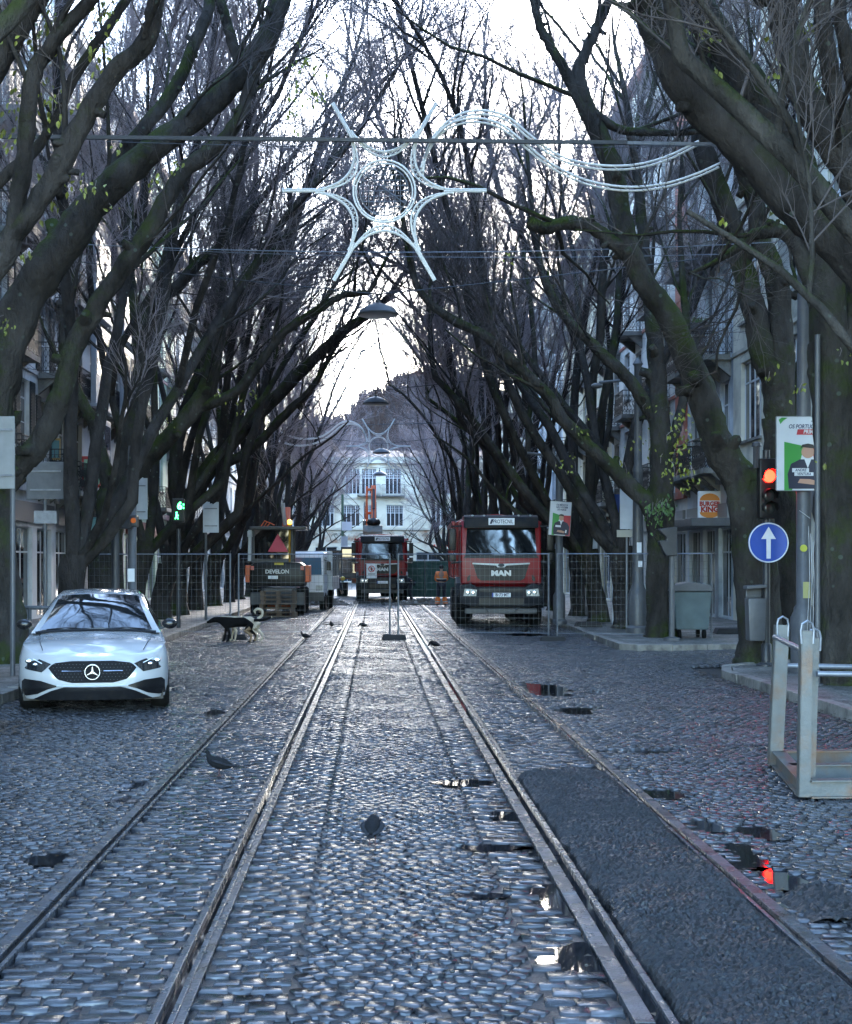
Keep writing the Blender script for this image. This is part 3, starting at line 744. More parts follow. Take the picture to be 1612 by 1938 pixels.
# ================================================================ TREES
def tubes_np(group, n):
    """group: list of (pts (k,3), rads (k,)) with the same k -> V, F"""
    P = np.array([g[0] for g in group], float); Rr = np.array([g[1] for g in group], float); B, k, _ = P.shape
    T = np.gradient(P, axis=1); T /= np.maximum(np.linalg.norm(T, axis=2, keepdims=True), 1e-9)
    av = P[:, -1] - P[:, 0]; av /= np.maximum(np.linalg.norm(av, axis=1, keepdims=True), 1e-9)
    ref = np.where(np.abs(av[:, 1:2]) < .7, np.array([[0, 1., 0]]), np.array([[1., 0, 0]]))
    Ub = np.cross(T, ref[:, None, :]); Ub /= np.maximum(np.linalg.norm(Ub, axis=2, keepdims=True), 1e-9); W = np.cross(T, Ub)
    a = np.arange(n) * 2 * PI / n; lump = np.ones((B, k, n))
    if n >= 8:      # uneven girth: ribs, swellings and scars
        ph = np.random.default_rng(B * k).uniform(0, 6.28, (B, 6)); s_ = np.concatenate([np.zeros((B, 1)), np.cumsum(np.linalg.norm(np.diff(P, axis=1), axis=2), axis=1)], 1)[:, :, None]; aa = a[None, None, :]; q = ph[:, None, None, :]
        lump = lump + .07 * np.sin(2 * aa + q[..., 0] + 1.1 * s_) * np.cos(2.3 * s_ + q[..., 1]) + .05 * np.sin(3 * aa + q[..., 2] - 2.7 * s_) + .06 * np.sin(5.1 * s_ + q[..., 3] + aa) * np.sin(1.7 * s_ + q[..., 4]) + .03 * np.sin(5 * aa + q[..., 5] + 7 * s_)
    V = P[:, :, None, :] + (Rr[:, :, None] * lump)[..., None] * (np.cos(a)[None, None, :, None] * Ub[:, :, None, :] + np.sin(a)[None, None, :, None] * W[:, :, None, :])
    V = V.reshape(-1, 3)
    i = np.arange(k - 1)[:, None] * n; j = np.arange(n)[None, :]; j2 = (j + 1) % n
    F0 = np.stack([i + j, i + j2, i + n + j2, i + n + j], -1).reshape(-1, 4)
    F = (F0[None] + (np.arange(B) * k * n)[:, None, None]).reshape(-1, 4)
    return V, F

def merge(lst):
    by = {}
    for pts, rads, n in lst: by.setdefault((len(pts), n), []).append((pts, rads))
    Vs, Fs, o = [], [], 0
    for (k, n), g in by.items():
        V, F = tubes_np(g, n); Vs.append(V); Fs.append(F + o); o += len(V)
    return np.vstack(Vs), np.vstack(Fs)

DM = ([0, 3, 5, 7, 9, 11, 14, 30], [1.6, 1.7, 2.5, 4.2, 6.0, 7.6, 9.4, 10.5])
DMFAR = ([0, 3, 5, 7, 9, 12, 15, 20], [1.5, 1.6, 1.9, 2.7, 4.2, 6.0, 6.8, 7.4])
def nrm(v):
    l = math.sqrt(v[0] * v[0] + v[1] * v[1] + v[2] * v[2]) or 1
    return (v[0] / l, v[1] / l, v[2] / l)

class Tree:
    def __init__(s, seed, dirx):
        s.r = random.Random(seed); s.dx = dirx; s.thick, s.thin = [], []
        s.x0 = 0.; s.dm = DM; s.slack = 0.
    def ok(s, p): return (p[0] - s.x0) * s.dx < float(np.interp(p[2], s.dm[0], s.dm[1])) + s.slack and p[2] > 1.2 and (p[0] - s.x0) * s.dx > -3.9
    def grow(s, p, d, L, r0, r1, k, wob, trop, n, lst):
        pts = [p]; st = L / (k - 1); G = s.r.gauss
        for i in range(k - 1):
            d = nrm((d[0] + G(0, wob), d[1] + G(0, wob), d[2] + G(0, wob) + trop))
            q = (p[0] + d[0] * st, p[1] + d[1] * st, p[2] + d[2] * st)
            if not s.ok(q):
                d = nrm((d[0] - s.dx * .55, d[1], d[2] + .5)); q = (p[0] + d[0] * st, p[1] + d[1] * st, p[2] + d[2] * st)
            p = q; pts.append(p)
        rads = [r0 + (r1 - r0) * i / (k - 1) for i in range(k)]
        lst.append((pts, rads, n)); return pts, rads
    def kids(s, pts, rads, cnt, t0, amin, amax, Lf, rf, k, wob, trop, n, lst, nxt=None, up=.25):
        m = len(pts) - 1
        for c in range(cnt):
            t = t0 + (1 - t0) * (c + s.r.random()) / cnt; f = t * m; i = min(int(f), m - 1); q = f - i
            a, b = pts[i], pts[i + 1]; p = tuple(a[j] + (b[j] - a[j]) * q for j in range(3)); d = nrm(tuple(b[j] - a[j] for j in range(3)))
            e = nrm((s.r.gauss(0, 1), s.r.gauss(0, 1), s.r.gauss(0, 1))); dt = sum(d[j] * e[j] for j in range(3)); e = nrm(tuple(e[j] - d[j] * dt for j in range(3)))
            an = R(s.r.uniform(amin, amax)); dd = nrm((d[0] * math.cos(an) + e[0] * math.sin(an), d[1] * math.cos(an) + e[1] * math.sin(an), d[2] * math.cos(an) + e[2] * math.sin(an) + up * .5))
            rr = rads[i] + (rads[i + 1] - rads[i]) * q
            if k > 4: s.slack = s.r.choice([0, 0, .2, .5, .9, 1.6])
            L = Lf * (1.15 - .55 * t) * s.r.uniform(.65, 1.25)
            if not s.ok((p[0] + dd[0] * L * .8, p[1] + dd[1] * L * .8, p[2] + dd[2] * L * .8)):
                dd = nrm((dd[0] - s.dx * .7, dd[1], dd[2] + .6))
                if k <= 4 and not s.ok((p[0] + dd[0] * L, p[1] + dd[1] * L, p[2] + dd[2] * L)): continue
            r0 = min(rr * .7, rf * s.r.uniform(.75, 1.2))
            P, Q = s.grow(p, dd, L, r0, r0 * .35, k, wob, trop, n, lst)
            if nxt: nxt(P, Q)
    def dress(s, pts, rads, dens=1.0, t0=.3, fine=1.0):
        """branches, branchlets and twigs on a limb"""
        L = sum(math.dist(a, b) for a, b in zip(pts[:-1], pts[1:]))
        l4 = lambda P, Q: s.kids(P, Q, int(11 * fine), .1, 20, 55, .66, .0046, 4, .20, .03, 3, s.thin)
        l3 = lambda P, Q: s.kids(P, Q, int(11 * fine), .12, 22, 52, 1.45, .0105, 5, .17, .04, 3, s.thin, l4)
        s.kids(pts, rads, max(2, int(L * 1.05 * dens)), t0, 18, 46, 3.9, .040, 7, .13, .06, 5, s.thick, l3)
        if fine > .92 and L > 8: s.kids(pts, rads, 13, .45, 20, 65, 3.6, .020, 6, .14, .04, 4, s.thin, l3)
    def build(s, root, matT, matC):
        V, F = merge(s.thick); obj('trunk', npmesh('trunk', V, F, matT), parent=root)
        V, F = merge(s.thin); obj('crown', npmesh('crown', V, F, matC), parent=root)

def smooth_path(pts, rads, k):
    """Catmull-Rom through traced points -> k samples, with a little natural wobble"""
    P = np.array(pts, float); Rr = np.array(rads, float); m = len(P)
    Pe = np.vstack([2 * P[0] - P[1], P, 2 * P[-1] - P[-2]]); out = []; ro = []
    for f in np.linspace(0, m - 1, k):
        i = min(int(f), m - 2); t = f - i; a, b, c, d = Pe[i], Pe[i + 1], Pe[i + 2], Pe[i + 3]
        out.append(tuple(.5 * ((2 * b) + (-a + c) * t + (2 * a - 5 * b + 4 * c - d) * t * t + (-a + 3 * b - 3 * c + d) * t ** 3)))
        ro.append(float(np.interp(f, range(m), Rr)))
    return out, ro

GR = 'bare plane trees lining the street'
def proto_tree(seed, side, rt=.33, lean=1.0, h=1.0, far=False):
    """bare street tree; side=+1 stands on the right pavement and leans to -x"""
    s = Tree(seed, -side); g = s.r; s.dm = DMFAR if far else DM
    hf = g.uniform(1.7, 2.6); lx = -side * g.uniform(.05, .35)
    base = [(0, 0, -.05), (0, 0, .25), (lx * .3, g.gauss(0, .03), hf * .5), (lx, g.gauss(0, .08), hf)]
    P, Q = smooth_path(base, [rt * 1.35, rt * 1.05, rt * .92, rt * 1.0], 10); Q = [q * (1 + .06 * g.uniform(-1, 1)) for q in Q]
    s.thick.append((P, Q, 14)); top = P[-1]
    nl = g.choice([3, 4, 4]) if far else g.choice([4, 4, 5]); az0 = g.uniform(-.3, .3)
    specs = []
    for i in range(nl):
        if i < nl - 2: az = (-side, (i - (nl - 3) / 2) * .55 + az0); tilt = g.uniform(36, 54) * lean
        elif i == nl - 2: az = (side * .8, g.uniform(-.6, .6)); tilt = g.uniform(6, 18)
        else: az = (-side * .6, g.choice([-1, 1]) * g.uniform(.6, 1.1)); tilt = g.uniform(10, 22)
        specs.append((az, tilt))
    for az, tilt in specs:
        l = math.hypot(*az); t = R(tilt); d = nrm((az[0] / l * math.sin(t), az[1] / l * math.sin(t), math.cos(t)))
        L = g.uniform(13, 19) * h * (.85 if far else 1); r0 = rt * g.uniform(.45, .62)
        st = (top[0] + d[0] * .02, top[1] + d[1] * .02, top[2] - .35)
        if not far and i % 2: d = nrm((d[0] * .8, d[1], d[2] * 1.1))
        P, Q = s.grow(st, d, L, r0, .03, 18, .085, .008, 9, s.thick); s.dress(P, Q, .65 if far else .85, .36, .95 if far else 1.3)
        if g.random() < .45:       # a second leader splitting off low down
            i = g.randint(2, 5); e = nrm((g.gauss(0, .4) - side * .25, g.gauss(0, .5), 1.0))
            P2, Q2 = s.grow(P[i], e, L * .72, Q[i] * .75, .03, 12, .08, .02, 8, s.thick); s.dress(P2, Q2, .6 if far else .75, .35, .95 if far else 1.3)
    if seed % 3 == 0:       # one low limb reaching out over the street
        s.slack = 6; d = nrm((-side * .8, g.uniform(-.5, .5), .62)); P, Q = s.grow((top[0], top[1], top[2] - .2), d, g.uniform(5.5, 7), rt * .35, .025, 12, .12, .03, 8, s.thick); s.dress(P, Q, .5, .45); s.slack = 0
    return s

def traced_tree(seed, side, Y, trunk, limbs, label, rscale=1.0, near=False, moss=True, extra=None, dens=.6, group=GR):
    s = Tree(seed, -side)
    basep = PX(trunk[0][0], trunk[0][1], Y); s.x0 = 0
    ox = basep.x
    shift = 6.5 * side - ox
    s.x0 = shift
    def W(px, py, y_=None):
        q = PX(px, py, y_ or Y); return (q.x - ox, q.y - Y, q.z)
    pts = [W(a, b) for a, b, c in trunk]; rads = [c * Y / FPX for a, b, c in trunk]
    pts[0] = (pts[0][0], pts[0][1], -.05)
    P, Q = smooth_path(pts, rads, 6 * len(pts)); Q = [q * (1 + .05 * s.r.uniform(-1, 1)) for q in Q]; s.thick.append((P, Q, 16))
    for lim in limbs:
        dy = 0.; opt = {}
        if isinstance(lim, tuple): lim, opt = lim
        dy = opt.get('dy', 0.)
        m = len(lim); pts = []
        for i, (a, b, c) in enumerate(lim):
            yy = Y + dy * i / max(1, m - 1); pts.append(W(a, b, yy))
        rads = [c * Y / FPX for a, b, c in lim]
        k = max(8, int(m * 6)); P, Q = smooth_path(pts, rads, k)
        P = [(p[0] + s.r.gauss(0, .006), p[1] + s.r.gauss(0, .012), p[2] + s.r.gauss(0, .006)) for p in P]
        Q = [q * (1 + .07 * s.r.uniform(-1, 1)) for q in Q]
        s.thick.append((P, Q, 16))
        for _ in range(int(m * .8)):      # pruning stubs and knots
            i = s.r.randint(2, k - 3); dd = nrm((s.r.gauss(0, 1), s.r.gauss(-.3, 1), s.r.gauss(.2, .8))); rr = Q[i]; f = s.r.uniform(.35, .6)
            s.thick.append(([tuple(P[i][j] + dd[j] * rr * q for j in range(3)) for q in (.3, .9, 1.25, 1.5 + s.r.random() * .6, 1.52 + s.r.random() * .6)], [rr * f * 1.3, rr * f * 1.1, rr * f * .8, rr * f * .75, .004], 9))
        s.dress(P, Q, dens, opt.get('t0', .35), opt.get('fine', 1.15 if Y > 30 else .9))
        e = nrm(tuple(P[-1][j] - P[-3][j] for j in range(3)))
        if opt.get('ext', True):
            P2, Q2 = s.grow(P[-1], e, opt.get('L', 3.5), Q[-1], .02, 8, .07, .03, 8, s.thick); s.dress(P2, Q2, 1.0, .1)
    root = thing('street_tree', label, 'tree', (ox, Y, .1), 0, group)
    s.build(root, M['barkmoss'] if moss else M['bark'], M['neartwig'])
    return root

def leaves(root, clusters, seed, m='leaf', size=.075):
    """sparse leaves hanging on thin shoots, one mesh per tree"""
    g = random.Random(seed); mb = MB(); tw = MB()
    o = root.location
    for (px, py, rp, n, Y) in clusters:
        c = PX(px, py, Y) - o; rw = rp * Y / FPX
        for i in range(max(1, n // 5)):
            a = c + Vector((g.uniform(-.8, .8) * rw, g.uniform(-.4, .4) * rw, rw * g.uniform(.3, 1.2)))
            b = a + Vector((g.gauss(0, .3) * rw, g.gauss(0, .2) * rw, -rw * g.uniform(.8, 1.6)))
            tw.tube([a, a.lerp(b, .5) + Vector((g.gauss(0, .03), 0, .02)), b], [.004, .003, .002], 4)
        for i in range(n):
            p = c + Vector((g.gauss(0, .5) * rw, g.gauss(0, .5) * rw, g.gauss(0, .6) * rw)); L = size * g.uniform(.7, 1.35); W_ = L * g.uniform(.5, .65)
            d = Vector((g.gauss(0, .5), g.gauss(0, .5), -1 if g.random() < .75 else .3)).normalized(); u = d.cross(Vector((g.gauss(0, .5), 1, g.gauss(0, .3)))).normalized(); nn = d.cross(u) * L * .10
            q = [p, p + d * L * .28 + u * W_ * .42 + nn, p + d * L * .62 + u * W_ * .36 + nn, p + d * L, p + d * L * .62 - u * W_ * .36 + nn, p + d * L * .28 - u * W_ * .42 + nn]
            mb.add(q, [(0, 1, 2, 3), (0, 3, 4, 5)])
    lv = obj('leaves', mb, M[m], root)
    obj('shoots', tw, M['twig'], lv)['kind'] = 'stuff'

def P3(s):  # compact traced path "x,y,r x,y,r"
    return [tuple(float(v) for v in p.split(',')) for p in s.split()]

# --- right row, traced from the photograph
tA0 = traced_tree(21, 1, 15.6, P3('1800,1360,60 1795,1150,48 1785,900,44 1760,700,44'), [
    P3('1765,760,42 1700,610,40 1612,505,38 1500,400,37 1400,290,36 1300,190,32 1250,100,28 1215,0,25 1190,-90,22'),
    P3('1760,760,40 1700,560,34 1640,400,32 1609,340,30 1532,217,29 1494,102,28 1476,0,26 1470,-100,22'),
    (P3('1770,700,30 1690,480,24 1640,360,20 1598,255,18 1570,153,17 1556,40,16 1560,-60,14'), {}),
    (P3('1780,720,30 1740,450,24 1660,280,16 1610,150,14 1590,20,12 1600,-70,10'), {})],
    'massive dark tree at the top right corner, its limbs crossing from the right edge', moss=False, dens=.30)
tA = traced_tree(22, 1, 19.3, P3('1592,1312,62 1592,1250,50 1590,1100,45 1586,900,42 1578,760,42 1568,660,38'), [
    P3('1572,700,34 1556,504,36 1532,400,33 1481,268,32 1404,153,30 1340,51,27 1310,-10,25 1280,-90,20'),
    (P3('1582,760,30 1612,620,24 1640,480,22 1650,350,20 1655,200,15'), {}),
    (P3('1560,560,24 1515,428,20 1460,350,18 1400,215,16 1350,120,15 1300,40,13'), {'dy': .8}),
    (P3('1568,640,20 1500,470,14 1440,455,12 1410,470,9'), {'L': 1.0})],
    'thick black trunked tree at the right edge beside the thin pole', dens=.35)
tB = traced_tree(23, 1, 23.6, P3('1437,1270,52 1437,1220,43 1432,1100,40 1420,980,40 1402,900,33'), [
    P3('1405,920,33 1368,870,30 1341,799,28 1301,691,26 1268,611,24 1215,544,21 1188,463,19 1160,340,17 1143,282,15 1107,201,13 1097,141,12 1122,80,10 1153,10,9'),
    (P3('1178,420,15 1140,300,11 1082,171,10 1052,116,9 1022,60,8 1000,-20,6'), {'L': 2}),
    (P3('1198,500,16 1160,470,13 1122,443,12 1072,433,12 1030,442,12 1005,432,13'), {'ext': False, 'fine': .5}),
    (P3('1107,210,9 1160,250,8 1215,262,8 1280,262,6'), {'L': 1.5})],
    'leaning mossy tree directly left of the red traffic light pole', dens=.55)
tC = traced_tree(24, 1, 24.6, P3('1490,1290,40 1491,1200,30 1490,1000,27 1480,880,29 1472,800,30'), [
    P3('1475,830,26 1466,740,25 1448,691,24 1429,611,23 1408,530,22 1381,430,20 1334,302,18 1322,220,17 1315,120,15 1290,20,12'),
    P3('1480,830,24 1478,611,21 1461,517,20 1437,463,19 1430,403,17 1394,302,14 1374,240,12 1360,120,9'),
    (P3('1482,860,20 1500,760,16 1520,700,15 1530,560,13 1540,420,11'), {'dy': .6})],
    'twin stemmed mossy tree between the traffic light and the grey lamp column', dens=.5)
tD = traced_tree(25, 1, 31.6, P3('1250,1216,36 1250,1180,27 1248,1100,24 1250,1000,24 1252,900,22 1246,780,20'), [
    P3('1248,800,18 1240,660,16 1228,560,13 1215,430,11 1200,300,8'),
    P3('1250,1040,17 1230,967,17 1198,935,15 1148,885,14 1111,848,13 1061,798,12 1039,759,12 999,719,11 962,687,10 915,642,9 850,610,8 795,560,7 770,480,5'),
    P3('1248,820,13 1198,736,12 1148,687,11 1111,650,10 1074,612,9 1030,540,7 1010,440,5'),
    (P3('1252,900,13 1290,780,9 1300,660,8 1290,520,6'), {})],
    'dark tree on the kerb island behind the grey back-turned signal', dens=.85)
# --- left row
tLC = traced_tree(31, -1, 15.8, P3('-366,1363,60 -360,1100,46 -340,900,44'), [
    P3('-345,940,36 -200,700,30 -90,570,25 0,486,22 74,397,21 124,308,20 199,174,18 278,89,17 298,0,15 300,-90,12'),
    P3('-345,900,30 -150,640,22 0,520,18 30,422,17 50,298,16 60,164,16 99,99,14 184,0,13 230,-60,11'),
    (P3('-350,860,30 -200,480,24 -60,240,21 15,100,22 50,40,20 90,-10,19 140,-90,16'), {}),
    (P3('-340,900,22 -120,500,14 0,357,11 74,288,10 149,149,10 208,60,10 248,0,9 280,-60,8'), {'dy': 1.})],
    'dark tree whose limbs fill the top left corner of the photo', moss=False, dens=.35)
tLB = traced_tree(32, -1, 23.4, P3('8,1268,52 8,1210,43 0,1120,38 -10,980,36 -14,900,34'), [
    P3('-12,940,36 -14,840,37 -4,740,37 50,571,36 124,471,34 199,372,30 298,288,26 397,208,24 471,129,22 511,74,19 536,0,16 550,-80,13'),
    P3('-8,960,24 32,902,22 72,855,21 112,765,20 139,673,19 186,586,19 236,512,18 285,442,17 347,337,15 432,268,14 466,198,12 481,149,11 500,90,9'),
    (P3('60,560,18 150,470,16 218,322,14 278,248,13 337,164,13 387,50,12 400,-10,11 420,-80,9'), {'dy': 1.2}),
    (P3('460,150,12 430,60,10 415,10,9 380,-60,7'), {'L': 2})],
    'mossy tree at the left edge whose long limb sweeps up over the white car', dens=.45)
tLD = traced_tree(33, -1, 33.5, P3('200,1208,42 200,1160,33 203,1050,29 212,960,29 215,930,27'), [
    P3('212,950,15 188,860,14 177,808,12 144,747,11 125,690,10 120,620,9 140,520,8 110,400,6'),
    P3('225,950,18 243,850,18 259,772,16 274,648,15 293,586,13 336,549,12 373,508,10 420,471,8 480,400,6'),
    P3('230,940,20 246,905,19 290,865,18 336,819,17 380,760,16 398,710,15 420,617,14 460,555,13 522,487,12 553,431,10 590,340,7'),
    (P3('350,800,11 380,778,11 445,750,10 491,695,9 538,636,8 615,586,7 650,567,6 700,560,4'), {'L': 1.5}),
    (P3('250,830,12 262,700,10 250,560,9 240,430,7 260,300,5'), {'dy': 1.}),
    (P3('276,660,9 300,540,8 330,420,6 340,300,4'), {})],
    'moss covered forking tree right behind the white car', dens=.8)
tLE = traced_tree(34, -1, 45., P3('330,1172,30 330,1130,24 335,1040,22 345,990,21'), [
    P3('345,1000,17 370,930,16 400,885,15 460,819,14 522,757,13 584,695,11 650,633,9 700,600,7 740,560,5'),
    P3('340,980,15 330,900,13 345,800,12 380,700,10 400,580,8 440,460,6'),
    (P3('350,985,12 400,900,10 470,860,9 540,790,8 590,740,6 620,690,4'), {})],
    'tree with a low slanting limb beside the green pedestrian signal', dens=.9)

# --- the rest of both rows: six built trees and their copies
protos = {}
for side in (1, -1):
    for i in range(7):
        s = proto_tree(100 + i * 7 + side, side, rt=[.31, .26, .33, .29, .28, .31, .26][i], lean=[1, .9, 1.05, 1.1, .85, .8, .9][i], h=[1.05, .95, 1.1, 1.0, 1., 1.05, .95][i], far=i > 3)
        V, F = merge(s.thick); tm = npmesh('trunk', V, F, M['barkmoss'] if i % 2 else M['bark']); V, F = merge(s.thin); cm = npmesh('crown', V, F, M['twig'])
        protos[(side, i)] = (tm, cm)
ORD = ['first', 'second', 'third', 'fourth', 'fifth', 'sixth', 'seventh', 'eighth', 'ninth', 'tenth', 'eleventh', 'twelfth', 'thirteenth', 'fourteenth', 'fifteenth', 'sixteenth',
       'seventeenth', 'eighteenth', 'nineteenth', 'twentieth', 'twenty-first', 'twenty-second']
rr = random.Random(4)
for side in (1, -1):
    word = 'right' if side > 0 else 'left'
    ys = [35.8, 39.8, 44.5, 49.5, 54.3, 59.4, 64.6, 70, 75, 80.4, 86, 92, 98, 105, 112, 119] if side > 0 else \
         [28.6, 38.0, 41.8, 50, 55, 60, 65.2, 70.4, 76, 81.5, 87, 93, 99, 105.5, 112, 119]
    for k, y in enumerate(ys):
        tm, cm = protos[(side, k % 4 if y < 50 else 4 + rr.randrange(3))]
        x = side * 6.5 + rr.uniform(-.15, .15) + (.1 if side > 0 else 0)
        lab = f'bare dark street tree, {ORD[k]} of the {word} row behind the mesh fence' if side > 0 or k > 0 else 'bare tree with its base hidden behind the white car'
        t = thing('street_tree', lab, 'tree', (x, y, .1), rr.uniform(-.25, .25), GR)
        q = rr.uniform(.92, 1.12); t.scale = (q, q, q * rr.uniform(.95, 1.05) * (.8 if y > 84 else 1))
        obj('trunk', tm, parent=t); obj('crown', cm, parent=t)
# trees standing beside and behind the camera, seen in reflections and shading the street
for side, ys in ((1, (11.2, 6.5)), (-1, (11.0, 6))):
    for k, y in enumerate(ys):
        tm, cm = protos[(side, (k + 1) % 4)]
        t = thing('street_tree', f'bare tree on the {"right" if side > 0 else "left"} pavement ' + ['ahead of', 'level with', 'just behind', 'well behind'][k] + ' the viewpoint', 'tree', (side * 7.2, y, .1), .2 * k, GR)
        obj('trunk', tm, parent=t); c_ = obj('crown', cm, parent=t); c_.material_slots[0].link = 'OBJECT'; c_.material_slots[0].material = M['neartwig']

# leaves that are still hanging
leaves(tLC, [(90, 60, 45, 70, 16.5), (60, 190, 50, 60, 16.5), (30, 250, 40, 40, 16.5), (190, 100, 25, 14, 16), (200, 20, 25, 20, 16), (185, 145, 14, 7, 15.8), (105, 200, 30, 20, 16), (160, 215, 22, 14, 16), (20, 60, 15, 3, 15),
             (80, 345, 26, 16, 16), (145, 345, 25, 12, 16), (190, 350, 12, 5, 16), (222, 278, 10, 4, 16), (75, 400, 16, 8, 16), (300, 340, 10, 4, 16), (45, 485, 14, 7, 16), (100, 390, 14, 5, 16)], 41)
leaves(tLB, [(575, 130, 28, 22, 22), (600, 175, 22, 16, 22), (560, 170, 20, 14, 22), (548, 215, 12, 7, 22), (563, 245, 6, 2, 22), (210, 395, 10, 4, 22), (335, 315, 12, 6, 22), (285, 350, 8, 3, 22), (10, 610, 14, 12, 22)], 42)
leaves(tLD, [(335, 745, 14, 8, 32), (415, 740, 14, 8, 32), (450, 775, 12, 8, 32), (480, 745, 12, 7, 32), (310, 790, 16, 10, 32)], 43)
leaves(tA0, [(1335, 70, 22, 10, 15.6), (1340, 150, 22, 9, 15.6), (1465, 135, 22, 11, 15.6), (1300, 60, 14, 5, 15.6), (1550, 185, 34, 30, 16.5), (1535, 60, 26, 18, 16.5), (1592, 60, 16, 9, 16), (1450, 65, 12, 5, 16), (1370, 415, 10, 3, 15), (1455, 290, 14, 4, 15.6), (1420, 215, 8, 2, 15.6)], 44)
leaves(tA, [(1455, 400, 12, 4, 19), (1460, 710, 18, 5, 19), (1512, 735, 14, 8, 19), (1594, 672, 12, 4, 18.5), (1560, 880, 10, 3, 18.5)], 45)
leaves(tB, [(1290, 830, 26, 40, 23), (1300, 900, 22, 26, 23), (1265, 880, 20, 14, 23), (1278, 790, 18, 14, 23)], 46)
leaves(tD, [(1240, 968, 22, 60, 31), (1262, 960, 16, 36, 31)], 47, 'leafg', .09)
leaves(tD, [(1210, 840, 30, 12, 31), (1085, 880, 18, 8, 31), (1060, 880, 12, 5, 31), (965, 490, 12, 8, 31), (1100, 810, 18, 6, 31), (1230, 770, 16, 4, 31), (1180, 890, 16, 4, 31)], 48)
# ================================================================ LETTERING
def text(s, size, parent, loc, rot, m, name='lettering', bold=0., align='CENTER', ext=.002, sx=1.0, shear=0.):
    c = bpy.data.curves.new(name, 'FONT'); c.body = s; c.size = size; c.align_x = align; c.align_y = 'CENTER'
    c.extrude = ext; c.offset = bold; c.shear = shear; c.resolution_u = 3; c.materials.append(m)
    f_ = bpy.data.objects.new(name, c); me = bpy.data.meshes.new_from_object(f_); me.name = name; bpy.data.objects.remove(f_)
    o = bpy.data.objects.new(name, me); COL.objects.link(o); o.parent = parent; o.location = loc; o.rotation_euler = rot; o.scale = (sx, 1, 1)
    return o
FR = (R(90), 0, 0)     # text facing -y

